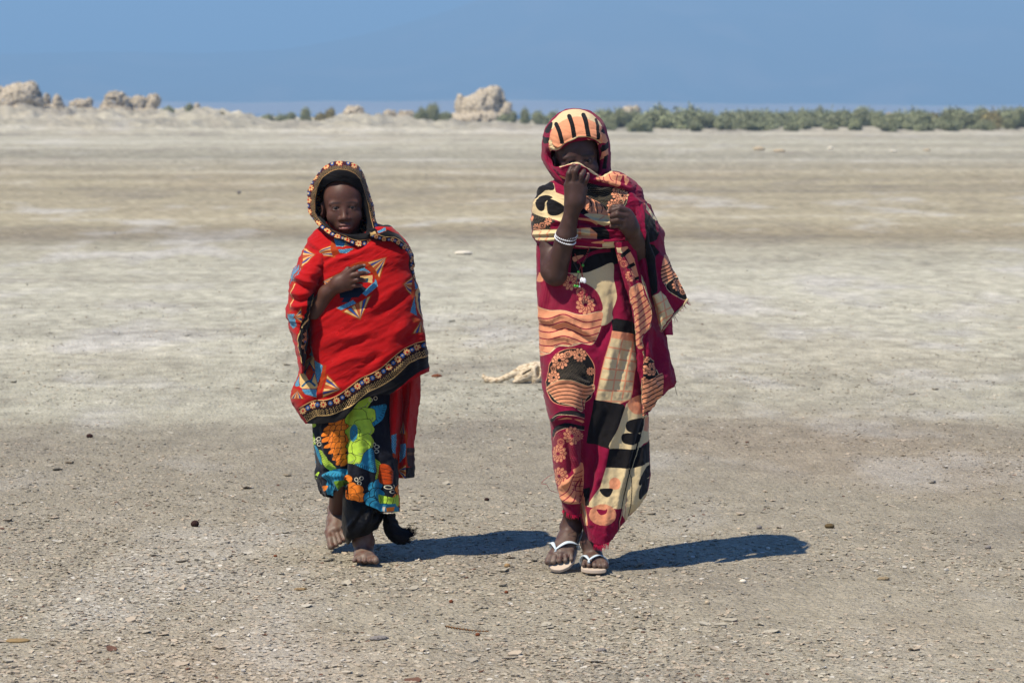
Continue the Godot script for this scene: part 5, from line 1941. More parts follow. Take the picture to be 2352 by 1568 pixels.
func paint_dress() -> Dictionary:
	var c := canvas(1110, 540, 1600, 1280, 2.6, MAROON)
	print_tile(900)
	fill(vs(0, [1232, 540, 1500, 540, 1500, 1280, 1232, 1280]), MAROON)
	# bodice strip and pale panel
	shape(5, [540, 160, 930, 160, 960, 340, 760, 390, 660, 430, 520, 430], COAL, false)
	shape(5, [540, 285, 640, 270, 560, 330], PEACH)
	line(5, [590, 330, 720, 250, 880, 225], 8.0, MAROON)
	shape(5, [330, 430, 520, 430, 660, 425, 770, 385, 900, 340, 905, 480, 930, 650, 905, 780, 905, 850, 790, 900, 600, 800], SAND)
	# maroon dotted ground with flowers under the arm
	var dotted := shape(5, [240, 480, 330, 430, 500, 430, 620, 500, 730, 570, 785, 650, 800, 770, 620, 810, 450, 770, 250, 740], MAROON)
	dots(dotted, 4.3, 0.48, Color(0.93, 0.63, 0.50), -0.45)
	flower(vv(5, 520, 515), 18, 9, PEACH, MAROON, MAROON)
	sun_flower(vv(5, 612, 600), 11, PEACH, MAROON)
	flower(vv(5, 655, 715), 22, 11, PEACH, MAROON, MAROON)
	shape(5, [200, 480, 260, 420, 275, 500, 210, 505], PEACH)
	# peach hips with wavy lines
	var hips := shape(5, [205, 740, 330, 765, 460, 765, 620, 805, 800, 775, 800, 880, 760, 1000, 710, 1070, 600, 1055, 500, 1080, 400, 1075, 330, 1150, 200, 1130], PEACH)
	outline(hips, 1.3, SAND)
	for k in 6:
		var y := 825.0 + 62.0 * k
		stripes_in(hips, 5, [[180, y - 15, 330, y + 12, 460, y - 28 + 3 * k, 560, y + 10, 660, y + 45, 800, y + 20 - 6 * k]], 2.4, MAROON)
	line(5, [245, 1132, 330, 1150, 410, 1085, 520, 1085, 620, 1055], 1.8, SAND)
	# black medallion over the thigh
	var med := shape(5, [300, 1440, 310, 1340, 350, 1230, 390, 1160, 470, 1115, 560, 1105, 640, 1130, 690, 1180, 735, 1270, 730, 1400, 715, 1500, 690, 1560, 560, 1620, 400, 1600, 330, 1530], COAL)
	outline(med, 1.5, PEACH)
	dots(vs(5, [400, 1250, 500, 1190, 620, 1220, 690, 1300, 715, 1400, 640, 1420, 520, 1390, 410, 1400]), 3.8, 0.48, Color(0.85, 0.78, 0.60), 0.2)
	for q in [[430, 1220, 18], [600, 1165, 16], [370, 1365, 15], [520, 1150, 8], [700, 1310, 9]]:
		flower(vv(5, q[0], q[1]), q[2], 10, PEACH, COAL, COAL)
	for q in [[497, 1165, 9], [370, 1287, 6.5]]:
		sun_flower(vv(5, q[0], q[1]), q[2], PEACH, COAL)
	var knee := shape(6, [250, 95, 330, 45, 430, 40, 545, 80, 600, 70, 600, 120, 540, 180, 520, 270, 440, 225, 340, 200, 280, 140], PEACH)
	outline(knee, 1.2, SAND)
	for k in 7:
		var y := 72.0 + 28.0 * k
		stripes_in(knee, 6, [[240, y + 40, 330, y - 2, 430, y - 8, 530, y + 22, 610, y + 10]], 1.9, COAL)
	# bands under the knee
	line(6, [300, 330, 350, 285, 440, 275, 530, 300], 9.0, COAL)
	line(6, [300, 316, 350, 290, 440, 292, 530, 320], 0.9, SAND)
	line(6, [285, 440, 320, 395, 400, 375, 530, 395], 11.0, COAL)
	line(6, [290, 480, 330, 420, 410, 390, 530, 408], 1.0, SAND)
	shape(6, [345, 325, 400, 310, 440, 320, 400, 325], PEACH)
	shape(6, [450, 322, 520, 335, 520, 352], PEACH)
	# shin: dotted maroon with flowers
	var shin := vs(6, [290, 500, 330, 430, 420, 395, 525, 410, 520, 650, 440, 700, 330, 830, 310, 760])
	dots(shin, 4.0, 0.48, Color(0.93, 0.63, 0.50), 0.25)
	for q in [[440, 447, 20], [335, 580, 20], [345, 745, 20], [490, 450, 10]]:
		flower(vv(6, q[0], q[1]), q[2], 11, PEACH, MAROON, MAROON)
	sun_flower(vv(6, 355, 495), 9, PEACH, MAROON)
	var lower := shape(6, [325, 835, 440, 735, 450, 690, 520, 650, 525, 900, 480, 945, 380, 935, 345, 890], PEACH)
	for k in 4:
		stripes_in(lower, 6, [[340 + 40 * k, 900 + 30 * k, 410 + 35 * k, 850 + 10 * k, 450 + 30 * k, 740 + 10 * k]], 2.0, MAROON)
	for k in 5:
		stripes_in(lower, 6, [[440, 720 + 30 * k, 480, 725 + 32 * k, 520, 700 + 40 * k]], 1.6, MAROON)
	line(6, [335, 900, 400, 940, 490, 945], 1.6, SAND)
	# right-hand side: black band, pale panel with peach grid
	shape(5, [900, 850, 930, 835, 1110, 880, 1110, 985, 900, 945], COAL, false)
	shape(5, [895, 945, 1110, 980, 1110, 1050, 880, 1010], PEACH, false)
	var tall := shape(5, [885, 1005, 1115, 1045, 1110, 1250, 1090, 1400, 1060, 1560, 900, 1620, 745, 1570, 790, 1350, 830, 1180], SAND, false)
	outline(tall, 2.0, PEACH)
	for l in [[980, 1015, 940, 1240, 880, 1600], [1075, 1030, 1040, 1240, 985, 1560], [1120, 1240, 1090, 1420, 1060, 1560]]:
		stripes_in(tall, 5, [l], 3.2, PEACH)
	for k in 6:
		stripes_in(tall, 5, [[760, 1075 + 100 * k, 940, 1105 + 95 * k, 1120, 1140 + 88 * k]], 3.2, PEACH)
	# lower panel: black, then pale with black shapes
	shape(6, [600, 180, 820, 215, 830, 240, 760, 420, 715, 540, 545, 510, 560, 400, 590, 260], COAL, false)
	shape(6, [830, 240, 860, 200, 980, 160, 990, 400, 920, 550, 715, 540, 770, 400], SAND)
	shape(6, [850, 215, 900, 160, 990, 150, 985, 260, 900, 285], PEACH)
	shape(6, [985, 300, 1020, 300, 1020, 470, 930, 525, 960, 400], SAND, false)
	shape(6, [985, 320, 1020, 310, 1000, 405, 965, 400], PEACH)
	shape(6, [980, 322, 900, 322, 842, 350, 840, 400, 880, 425, 955, 422], COAL)
	shape(6, [950, 435, 830, 428, 803, 460, 830, 505, 930, 508], COAL)
	shape(6, [715, 540, 920, 548, 1012, 480, 1020, 640, 880, 700, 690, 680], COAL, false)
	# under the black: maroon left, pale right
	shape(6, [545, 500, 715, 540, 690, 680, 640, 860, 520, 870, 530, 650], MAROON, false)
	shape(6, [690, 680, 880, 690, 1015, 640, 1015, 900, 940, 990, 840, 1100, 800, 1000, 550, 970, 600, 900, 650, 820], SAND, false)
	shape(6, [745, 795, 790, 790, 780, 840, 715, 835], PEACH)
	disc(vv(6, 755, 797), 13, PEACH)
	shape(6, [648, 840, 715, 835, 742, 845, 720, 890, 690, 898, 655, 870], COAL)
	shape(6, [1020, 660, 960, 710, 925, 770, 930, 810, 1020, 740], COAL)
	shape(6, [1020, 760, 950, 800, 925, 860, 940, 915, 1020, 830], COAL)
	shape(6, [980, 915, 1020, 870, 1000, 960, 900, 1030], PEACH)
	shape(6, [520, 840, 560, 830, 570, 960, 530, 965], COAL, false)
	shape(6, [550, 970, 820, 990, 800, 1100, 770, 1300, 520, 1300, 530, 1120], MAROON, false)
	disc(vv(6, 670, 1030), 30, PEACH, 25)
	shape(6, [625, 990, 680, 995, 700, 985, 690, 1020, 650, 1030], MAROON)
	shape(6, [500, 900, 530, 900, 560, 1110, 530, 1110, 505, 1010], PEACH, false)
	line(6, [510, 950, 540, 1040, 545, 1110], 3.0, SAND)
	# long seam with dark piping where the cloth overlaps
	line(6, [985, 310, 930, 530, 880, 690, 835, 870, 800, 1040, 775, 1185], 1.6, COAL)
	line(6, [870, 700, 880, 800, 870, 960, 858, 1060], 1.4, COAL)
	line(6, [845, 910, 835, 1000, 820, 1100], 0.8, MAROON)
	line(6, [990, 310, 937, 530, 887, 690, 842, 870, 807, 1040, 782, 1185], 1.0, SAND)
	return c

func paint_wrap() -> Dictionary:
	# the cloth wound round the shoulders and chest
	var c := canvas(1160, 400, 1560, 620, 3.2, MAROON)
	shape(4, [180, 1190, 200, 1050, 250, 940, 370, 860, 430, 870, 480, 960, 540, 1000, 545, 1260, 440, 1250], SAND)
	shape(4, [180, 1050, 250, 900, 380, 850, 425, 870, 440, 950, 340, 965, 240, 1020], COAL)
	shape(4, [430, 860, 540, 900, 545, 1000, 460, 970], MAROON, false)
	shape(4, [245, 1060, 280, 1010, 360, 995, 425, 1025, 340, 1060, 310, 1150, 280, 1155, 250, 1120], COAL)
	shape(4, [345, 1130, 360, 1060, 400, 1035, 560, 1130, 500, 1190, 430, 1208, 370, 1190], COAL)
	var spot := shape(4, [170, 1190, 290, 1215, 460, 1265, 400, 1300, 380, 1360, 200, 1370], COAL)
	dots(spot, 4.0, 0.48, Color(0.86, 0.80, 0.62), 0.1)
	flower(vv(4, 255, 1335), 10, 9, PEACH, COAL, COAL)
	sun_flower(vv(4, 315, 1312), 8, PEACH, COAL)
	flower(vv(4, 375, 1270), 9, 8, PEACH, COAL, COAL)
	disc(vv(4, 188, 1240), 7, PEACH)
	shape(4, [200, 1365, 380, 1350, 560, 1350, 720, 1340, 720, 1480, 480, 1470, 240, 1480], SAND, false)
	line(4, [300, 1375, 285, 1480], 3.4, PEACH)
	line(4, [385, 1360, 360, 1480], 3.4, PEACH)
	# front band
	shape(4, [690, 1240, 880, 1280, 1010, 1250, 1020, 1340, 820, 1330, 700, 1340], MAROON, false)
	shape(4, [720, 1180, 820, 1170, 1020, 1210, 1090, 1290, 960, 1315, 880, 1290], SAND, false)
	line(4, [700, 1240, 820, 1260, 890, 1300], 5.0, PEACH)
	line(4, [960, 1215, 900, 1255], 2.6, PEACH)
	shape(4, [690, 1340, 820, 1330, 890, 1400, 890, 1450, 690, 1435], PEACH, false)
	shape(4, [720, 1345, 810, 1345, 815, 1420, 720, 1415], SAND, false)
	shape(4, [810, 1335, 960, 1320, 1020, 1400, 1010, 1460, 885, 1450, 885, 1390], COAL, false)
	shape(4, [1010, 1380, 1160, 1350, 1180, 1460, 1015, 1460], MAROON, false)
	shape(4, [660, 1440, 1000, 1455, 1220, 1450, 1230, 1520, 950, 1540, 660, 1520], MAROON, false)
	shape(4, [940, 1480, 1160, 1470, 1230, 1500, 1180, 1540, 940, 1535], SAND, false)
	shape(4, [820, 1490, 930, 1465, 960, 1480, 940, 1500], PEACH)
	line(4, [660, 1520, 950, 1545, 1200, 1530], 1.6, SAND)
	line(4, [200, 1440, 300, 1492, 420, 1492, 560, 1490], 8.0, Color(0.58, 0.10, 0.33))
	# chest showing through: black dotted cloth with flowers, peach fold
	shape(4, [1100, 900, 1290, 950, 1390, 1100, 1390, 1170, 1260, 1230, 1180, 1100, 1190, 980], MAROON, false)
	shape(4, [1260, 1230, 1380, 1150, 1400, 1300, 1330, 1350, 1280, 1300], SAND, false)
	line(4, [1330, 1180, 1370, 1230], 2.4, PEACH)
	line(4, [1270, 1270, 1380, 1290], 2.4, PEACH)
	var bib := shape(4, [700, 830, 880, 850, 1060, 900, 1110, 930, 1190, 980, 1180, 1110, 1020, 1160, 900, 1130, 800, 1020, 720, 980], COAL)
	dots(bib, 3.6, 0.48, Color(0.86, 0.80, 0.62), 0.1)
	for q in [[1110, 975, 16], [1150, 1000, 13], [1055, 1105, 15], [1080, 890, 8]]:
		flower(vv(4, q[0], q[1]), q[2], 10, PEACH, COAL, COAL)
	sun_flower(vv(4, 1132, 1065), 8, PEACH, COAL)
	outline(smooth_line(vs(4, [1100, 930, 1185, 975, 1195, 1040, 1170, 1110]), false, 4), 0.9, SAND)
	var flap := shape(4, [760, 1000, 850, 1040, 920, 1080, 970, 1150, 1020, 1210, 900, 1190, 790, 1180, 740, 1100], PEACH)
	for l in [[780, 1020, 830, 1080, 780, 1150], [860, 1050, 880, 1100, 890, 1190], [920, 1090, 940, 1130, 930, 1180], [810, 1060, 830, 1110, 830, 1170]]:
		stripes_in(flap, 4, [l], 1.8, COAL)
	shape(4, [690, 1120, 760, 1140, 800, 1180, 740, 1200, 690, 1170], COAL, false)
	return c

func paint_veil() -> Dictionary:
	# hood and veil
	var c := canvas(1210, 200, 1520, 480, 3.6, MAROON)
	shape(4, [390, 240, 440, 190, 530, 115, 680, 92, 790, 118, 900, 205, 940, 280, 800, 210, 680, 180, 560, 205, 470, 255, 400, 310], SAND)
	var band := shape(4, [372, 440, 390, 360, 430, 285, 470, 250, 560, 200, 680, 172, 800, 204, 905, 255, 955, 315, 1000, 400, 1010, 460, 930, 440, 880, 470, 740, 400, 600, 450, 480, 560, 400, 540], PEACH)
	line(4, [455, 250, 495, 340, 520, 455], 9.5, COAL)
	line(4, [595, 172, 625, 260, 648, 390], 10.0, COAL)
	line(4, [742, 155, 772, 240, 795, 385], 10.0, COAL)
	line(4, [878, 205, 895, 290, 892, 410], 7.0, COAL)
	line(4, [952, 318, 980, 350], 7.5, COAL)
	line(4, [945, 395, 955, 425], 4.0, COAL)
	# left side: dark arch, maroon
	shape(4, [405, 235, 415, 275, 380, 345, 325, 350, 340, 300, 370, 250], COAL)
	shape(4, [300, 345, 380, 345, 375, 395, 300, 395], MAROON, false)
	shape(4, [300, 390, 380, 390, 370, 450, 300, 462], COAL, false)
	# right side
	shape(4, [915, 490, 1015, 445, 1020, 520, 930, 545], COAL, false)
	shape(4, [935, 545, 1010, 510, 1005, 580, 950, 610, 910, 630], PEACH, false)
	shape(4, [960, 590, 1000, 570, 985, 720, 935, 720], COAL, false)
	# brow edge rolled over
	line(4, [385, 430, 410, 500, 470, 520, 560, 455, 660, 395, 740, 382, 850, 410, 915, 445], 5.6, SAND)
	line(4, [410, 490, 480, 505, 580, 440, 720, 378], 0.7, COAL)
	line(4, [420, 525, 480, 535, 580, 465, 680, 415, 780, 405, 860, 430, 920, 460], 2.8, MAROON)
	return c

func paint_veil_front() -> Dictionary:
	var c := canvas(1240, 350, 1500, 460, 4.0, MAROON)
	# sand coloured edge that turns over along the top
	line(4, [500, 690, 560, 668, 650, 652, 700, 656, 760, 690, 830, 752, 930, 795, 985, 775, 1040, 742], 6.4, SAND)
	var f := shape(4, [880, 800, 960, 800, 1040, 755, 1110, 755, 1135, 800, 1130, 880, 1090, 900, 980, 870, 880, 840], PEACH)
	for l in [[905, 810, 915, 850, 950, 845], [950, 800, 960, 850, 1000, 860], [1010, 775, 1030, 830, 1060, 850], [1060, 760, 1090, 800, 1080, 880]]:
		stripes_in(f, 4, [l], 1.8, MAROON)
	for q in [[1165, 790, 0.2], [1175, 830, 1.0], [1195, 855, 1.8]]:
		disc(vv(4, q[0], q[1]), 8, PEACH, 3, q[2])
	shape(4, [480, 790, 540, 800, 560, 850, 520, 860], PEACH)
	line(4, [490, 800, 520, 850], 1.4, COAL)
	return c

func paint_drape() -> Dictionary:
	# hanging ends of the shawl on the viewer's right
	var c := canvas(1380, 460, 1620, 1000, 2.8, MAROON)
	# long printed end beside the dress
	shape(5, [930, 200, 970, 200, 1000, 250, 940, 245], SAND, false)
	var d := vs(5, [935, 245, 1010, 260, 1060, 400, 1110, 520, 1050, 580, 1010, 480, 960, 340])
	dots(d, 3.8, 0.48, Color(0.93, 0.63, 0.50), 0.2)
	sun_flower(vv(5, 1000, 345), 9, PEACH, MAROON)
	flower(vv(5, 1060, 455), 12, 9, PEACH, MAROON, MAROON)
	flower(vv(5, 955, 290), 8, 8, PEACH, MAROON, MAROON)
	shape(5, [970, 200, 1030, 190, 1090, 300, 1130, 450, 1130, 500, 1100, 480, 1060, 370, 990, 240], PEACH, false)
	line(5, [990, 270, 1050, 220], 9.0, COAL)
	line(5, [1045, 375, 1095, 345], 8.0, COAL)
	line(5, [1105, 480, 1135, 470], 6.0, COAL)
	var s := shape(5, [1050, 590, 1150, 520, 1180, 620, 1230, 720, 1250, 800, 1240, 900, 1160, 1010, 1170, 1085, 1115, 1085, 1090, 800], PEACH)
	outline(s, 1.2, SAND)
	for k in 11:
		stripes_in(s, 5, [[1040, 690 + 58 * k, 1120, 620 + 58 * k, 1270, 500 + 58 * k]], 2.2, MAROON)
	shape(5, [1150, 420, 1190, 520, 1260, 760, 1230, 700, 1160, 500], SAND, false)
	# maroon panel with a medallion by the hem
	var med := shape(5, [1150, 1140, 1210, 1180, 1290, 1250, 1340, 1400, 1335, 1500, 1300, 1620, 1180, 1640, 1150, 1420, 1190, 1300], COAL)
	outline(med, 1.2, SAND)
	flower(vv(5, 1245, 1290), 15, 10, PEACH, COAL, COAL)
	flower(vv(5, 1185, 1380), 9, 8, PEACH, COAL, COAL)
	flower(vv(5, 1190, 1200), 9, 8, PEACH, COAL, COAL)
	sun_flower(vv(5, 1180, 1440), 6, PEACH, COAL)
	var low := shape(5, [1180, 1410, 1290, 1360, 1345, 1330, 1345, 1480, 1300, 1590, 1200, 1680, 1170, 1700, 1170, 1500], PEACH)
	for k in 9:
		stripes_in(low, 5, [[1150, 1450 + 42 * k, 1230, 1405 + 42 * k, 1360, 1330 + 42 * k]], 2.2, COAL)
	return c

func paint_corner() -> Dictionary:
	# the free corner over the arm
	var c := canvas(1420, 400, 1620, 800, 3.2, MAROON)
	shape(4, [1290, 860, 1350, 890, 1365, 930, 1320, 945], SAND, false)
	shape(4, [1320, 945, 1365, 930, 1395, 1055, 1370, 1040], COAL, false)
	shape(4, [1300, 950, 1350, 1010, 1390, 1100, 1330, 1010], PEACH)
	shape(4, [1395, 1060, 1520, 1260, 1490, 1260, 1400, 1140], SAND, false)
	shape(4, [1385, 1170, 1490, 1250, 1500, 1330, 1520, 1400, 1450, 1480, 1390, 1380, 1380, 1280], COAL, false)
	shape(5, [1190, 70, 1310, 60, 1300, 130, 1240, 165, 1290, 180, 1325, 240, 1290, 300, 1300, 600, 1270, 640, 1240, 560, 1200, 340, 1180, 250, 1190, 180], COAL, false)
	var o := shape(5, [1340, 330, 1365, 265, 1420, 350, 1480, 470, 1400, 500, 1370, 550, 1345, 450], PEACH)
	for k in 6:
		stripes_in(o, 5, [[1330, 385 + 36 * k, 1390, 345 + 36 * k, 1480, 300 + 36 * k]], 2.4, COAL)
	var m := shape(5, [1375, 550, 1405, 500, 1480, 470, 1530, 560, 1570, 665, 1500, 655, 1420, 610], COAL)
	outline(m, 1.2, SAND)
	flower(vv(5, 1470, 540), 14, 10, PEACH, COAL, COAL)
	sun_flower(vv(5, 1528, 597), 7, PEACH, COAL)
	var g := shape(5, [1265, 640, 1330, 590, 1380, 640, 1450, 780, 1390, 850, 1330, 950, 1300, 860], SAND, false)
	for l in [[1290, 640, 1310, 900], [1340, 600, 1380, 840], [1270, 730, 1330, 690, 1400, 650], [1300, 800, 1370, 760, 1440, 730], [1310, 880, 1370, 830, 1430, 800]]:
		stripes_in(g, 5, [l], 3.0, PEACH)
	return c

func bead_line(pts: PackedVector3Array, r: float, spacing: float) -> ArrayMesh:
	var st := SurfaceTool.new()
	st.begin(Mesh.PRIMITIVE_TRIANGLES)
	var ball := SphereMesh.new()
	ball.radius = r
	ball.height = r * 2.0
	ball.radial_segments = 8
	ball.rings = 5
	for i in pts.size() - 1:
		var d := pts[i].distance_to(pts[i + 1])
		var k := maxi(int(d / spacing), 1)
		for j in k:
			st.append_from(ball, 0, Transform3D(Basis.IDENTITY, pts[i].lerp(pts[i + 1], float(j) / k)))
	return st.commit()

func tube(pts: PackedVector3Array, r0: float, r1: float, sides := 6) -> ArrayMesh:
	var st := SurfaceTool.new()
	st.begin(Mesh.PRIMITIVE_TRIANGLES)
	var n := pts.size()
	var prev := []
	var t0 := Vector3(0.3, 0.9, 0.2)
	for i in n:
		var d := (pts[mini(i + 1, n - 1)] - pts[maxi(i - 1, 0)]).normalized()
		var a := d.cross(t0).normalized()
		var b := d.cross(a)
		t0 = b
		var ring := []
		for k in sides:
			var w := TAU * k / sides
			ring.append(pts[i] + (a * cos(w) + b * sin(w)) * lerpf(r0, r1, float(i) / (n - 1)))
		if i > 0:
			for k in sides:
				var k2 := (k + 1) % sides
				for q in [prev[k], ring[k], prev[k2], prev[k2], ring[k], ring[k2]]:
					st.add_vertex(q)
		prev = ring
	st.index()
	st.generate_normals()
	return st.commit()

func curve3(pts: Array, per := 8) -> PackedVector3Array:
	var out := PackedVector3Array()
	var n := pts.size()
	for i in n - 1:
		for k in per:
			out.append(pts[i].cubic_interpolate(pts[i + 1], pts[maxi(i - 1, 0)], pts[mini(i + 2, n - 1)], float(k) / per))
	out.append(pts[n - 1])
	return out

func sandal(parent: Node, heel: Vector3, tip: Vector3, up: Vector3, big_side: float, toe_gap: Vector3, sides_at: Array) -> void:
	# flat rubber sole with a V strap
	var fwd := (tip - heel).normalized()
	var side := fwd.cross(up).normalized() * big_side
	up = side.cross(fwd) * signf(side.cross(fwd).dot(up))
	var len := heel.distance_to(tip)
	var v := PackedVector3Array()
	var n := PackedVector3Array()
	var idx := PackedInt32Array()
	var prof := [[0.0, 0.010, 0.010], [0.03, 0.022, 0.022], [0.15, 0.030, 0.030], [0.4, 0.027, 0.029], [0.62, 0.034, 0.038], [0.8, 0.038, 0.040], [0.92, 0.034, 0.030], [0.98, 0.022, 0.016], [1.0, 0.010, 0.006]]
	var ring := []
	for q in prof:
		ring.append(heel + fwd * len * q[0] + side * q[1])
	for i in range(prof.size() - 1, -1, -1):
		ring.append(heel + fwd * len * prof[i][0] - side * prof[i][2])
	var m := ring.size()
	var mid := (heel + tip) * 0.5
	for lay in [[0.012, 1.0, 0], [0.009, 1.03, 1], [0.002, 1.03, 1], [-0.002, 0.97, 2]]:
		for p in ring:
			var q: Vector3 = mid + (p - mid) * lay[1] + up * lay[0]
			v.append(q)
			n.append(up if lay[2] == 0 else (-up if lay[2] == 2 else (p - mid).normalized()))
	for l in 3:
		for i in m:
			var j := (i + 1) % m
			idx.append_array([l * m + i, (l + 1) * m + i, l * m + j, l * m + j, (l + 1) * m + i, (l + 1) * m + j])
	for i in range(1, m - 1):
		idx.append_array([0, i, i + 1])
		idx.append_array([3 * m, 3 * m + i + 1, 3 * m + i])
	for t in range(0, idx.size(), 3):
		var f := (v[idx[t + 2]] - v[idx[t]]).cross(v[idx[t + 1]] - v[idx[t]])
		if f.dot(n[idx[t]] + n[idx[t + 1]] + n[idx[t + 2]]) < 0:
			var sw := idx[t + 1]
			idx[t + 1] = idx[t + 2]
			idx[t + 2] = sw
	var s := put("sandal", mesh_of(v, n, idx), plain(Color(0.70, 0.64, 0.57), 0.8), parent)
	var white := plain(Color(0.74, 0.79, 0.81), 0.55, 0.4)
	for p in sides_at:
		var st := SurfaceTool.new()
		st.begin(Mesh.PRIMITIVE_TRIANGLES)
		var pts := curve3([toe_gap - up * 0.012, toe_gap + up * 0.006, (toe_gap * 0.45 + p[0] * 0.55) + up * p[2], p[0], p[1]], 6)
		var prev := []
		for i in pts.size():
			var d := (pts[mini(i + 1, pts.size() - 1)] - pts[maxi(i - 1, 0)]).normalized()
			var across := d.cross(up if absf(d.dot(up)) < 0.9 else fwd).normalized()
			var w := 0.0026 + 0.0045 * smoothstep(0.2, 0.5, float(i) / pts.size())
			var nn := across.cross(d).normalized()
			if nn.dot(up) < 0: nn = -nn
			var r := [pts[i] - across * w, pts[i] - across * w * 0.8 + nn * 0.0028, pts[i] + across * w * 0.8 + nn * 0.0028, pts[i] + across * w]
			if i > 0:
				for k in 4:
					var k2 := (k + 1) % 4
					for q in [prev[k], r[k], prev[k2], prev[k2], r[k], r[k2]]:
						st.add_vertex(q)
			prev = r
		st.index()
		st.generate_normals()
		put("strap", st.commit(), white, s)

func build_tall_child() -> void:
	base = Vector3(sight(1345, 1300, -9.05).x, 0.0, -9.05)
	var who := Node3D.new()
	who.name = "person_001"
	add_child(who)
	who.position = base
	tag(who, "taller person in maroon and orange printed cloth holding a veil over the nose", "person", "people walking toward the camera")
	var skin := Color(0.058, 0.029, 0.023)
	var v := PackedVector3Array()
	var n := PackedVector3Array()
	var idx := PackedInt32Array()
	var col := PackedColorArray()
	field(Vector3(-0.26, 0.0, -0.30), Vector3(0.28, 1.24, 0.22), 0.012)
	ell(lp(1345, 590, -0.01), Vector3(0.115, 0.22, 0.075), 0.05)
	ell(lp(1345, 780, 0.0), Vector3(0.115, 0.12, 0.085), 0.05)
	cap(lp(1268, 470, -0.01), lp(1430, 470, -0.01), 0.045, 0.045, 0.04)
	cap(lp(1335, 450, -0.01), lp(1332, 410, 0.0), 0.045, 0.043, 0.03)
	cap(lp(1258, 470, 0.0), lp(1270, 615, 0.10), 0.040, 0.036, 0.03)
	cap(lp(1440, 470, -0.01), lp(1480, 610, 0.02), 0.040, 0.036, 0.03)
	cap(lp(1310, 830, 0.01), lp(1306, 1000, 0.075), 0.056, 0.036, 0.03)
	cap(lp(1306, 1000, 0.075), lp(1312, 1180, 0.01), 0.035, 0.026, 0.02)
	cap(lp(1380, 830, 0.0), lp(1380, 1040, 0.0), 0.062, 0.047, 0.03)
	cap(lp(1380, 1040, 0.0), lp(1364, 1230, -0.02), 0.046, 0.034, 0.02)
	var made := nets(v, n, idx)
	v = made[0]; n = made[1]; idx = made[2]
	while col.size() < v.size():
		col.append(skin)
	# head, tilted
	var eyes := lp(1327, 366, 0.030)
	var hb := Basis(Vector3.UP, 0.05) * Basis(Vector3.BACK, 0.12) * Basis(Vector3.RIGHT, 0.06)
	field(eyes + Vector3(-0.10, -0.165, -0.135), eyes + Vector3(0.10, 0.140, 0.105), 0.003)
	head_field(eyes, hb, 1.03, 0.2, 2.2)
	var from := v.size()
	made = nets(v, n, idx)
	v = made[0]; n = made[1]; idx = made[2]
	for i in range(from, v.size()):
		col.append(shade_head(v[i], eyes, hb, 1.03, skin))
	# the arm raised to the face: elbow low, wrist up, back of the hand to the camera
	field(lp(1240, 665, 0.03), lp(1375, 368, 0.28), 0.003)
	cap(lp(1262, 560, 0.075), lp(1268, 618, 0.105), 0.037, 0.034, 0.02)
	cap(lp(1268, 618, 0.105), lp(1276, 632, 0.118), 0.034, 0.031, 0.02)
	cap(lp(1276, 628, 0.120), at3(4, 560, 1420, 0.165), 0.034, 0.0305, 0.02)
	cap(at3(4, 560, 1420, 0.165), at3(4, 625, 1150, 0.188), 0.0300, 0.0225, 0.015)
	cap(at3(4, 625, 1150, 0.188), at3(4, 650, 1050, 0.192), 0.0228, 0.0240, 0.012)
	cap(at3(4, 625, 1060, 0.190), at3(4, 590, 890, 0.196), 0.0230, 0.0165, 0.016)
	cap(at3(4, 650, 1060, 0.190), at3(4, 650, 870, 0.200), 0.0230, 0.0165, 0.016)
	cap(at3(4, 670, 1060, 0.190), at3(4, 700, 890, 0.198), 0.0220, 0.0160, 0.016)
	cap(at3(4, 680, 1060, 0.190), at3(4, 735, 930, 0.192), 0.0210, 0.0150, 0.016)
	chain([at3(4, 585, 860, 0.202), at3(4, 590, 770, 0.212), at3(4, 615, 715, 0.206), at3(4, 640, 680, 0.184)], [0.0106, 0.0089, 0.0083, 0.0068], 0.0018)
	chain([at3(4, 645, 850, 0.206), at3(4, 655, 745, 0.217), at3(4, 680, 705, 0.210), at3(4, 695, 690, 0.186)], [0.0106, 0.0092, 0.0083, 0.0068], 0.0018)
	chain([at3(4, 695, 870, 0.203), at3(4, 720, 785, 0.213), at3(4, 742, 750, 0.205), at3(4, 748, 738, 0.184)], [0.0102, 0.0087, 0.0078, 0.0065], 0.0018)
	chain([at3(4, 730, 910, 0.198), at3(4, 770, 835, 0.206), at3(4, 785, 800, 0.200), at3(4, 788, 775, 0.186)], [0.0095, 0.0080, 0.0071, 0.0059], 0.0018)
	chain([at3(4, 590, 1000, 0.180), at3(4, 590, 860, 0.172), at3(4, 620, 760, 0.168), at3(4, 645, 705, 0.170)], [0.0127, 0.0102, 0.0089, 0.0072], 0.0048)
	from = v.size()
	made = nets(v, n, idx)
	v = made[0]; n = made[1]; idx = made[2]
	var tips := [at3(4, 645, 674, 0.190), at3(4, 788, 770, 0.192)]
	for i in range(from, v.size()):
		var c := skin
		for t in tips:
			c = c.lerp(Color(0.36, 0.22, 0.17), 0.8 * smoothstep(0.0075, 0.003, v[i].distance_to(t)))
		c = c.lerp(Color(0.13, 0.085, 0.068), clampf(noise_b.get_noise_3d(v[i].x * 800, v[i].y * 800, v[i].z * 800) * 0.5, 0, 0.3))
		col.append(c)
	# the other forearm and its loose fist
	field(lp(1385, 640, 0.0), lp(1495, 470, 0.30), 0.003)
	cap(lp(1480, 612, 0.040), at3(4, 1290, 1480, 0.120), 0.036, 0.0310, 0.02)
	cap(at3(4, 1290, 1480, 0.120), at3(4, 1235, 1330, 0.178), 0.0300, 0.0235, 0.015)
	cap(at3(4, 1235, 1330, 0.178), at3(4, 1190, 1190, 0.196), 0.0245, 0.0190, 0.016)
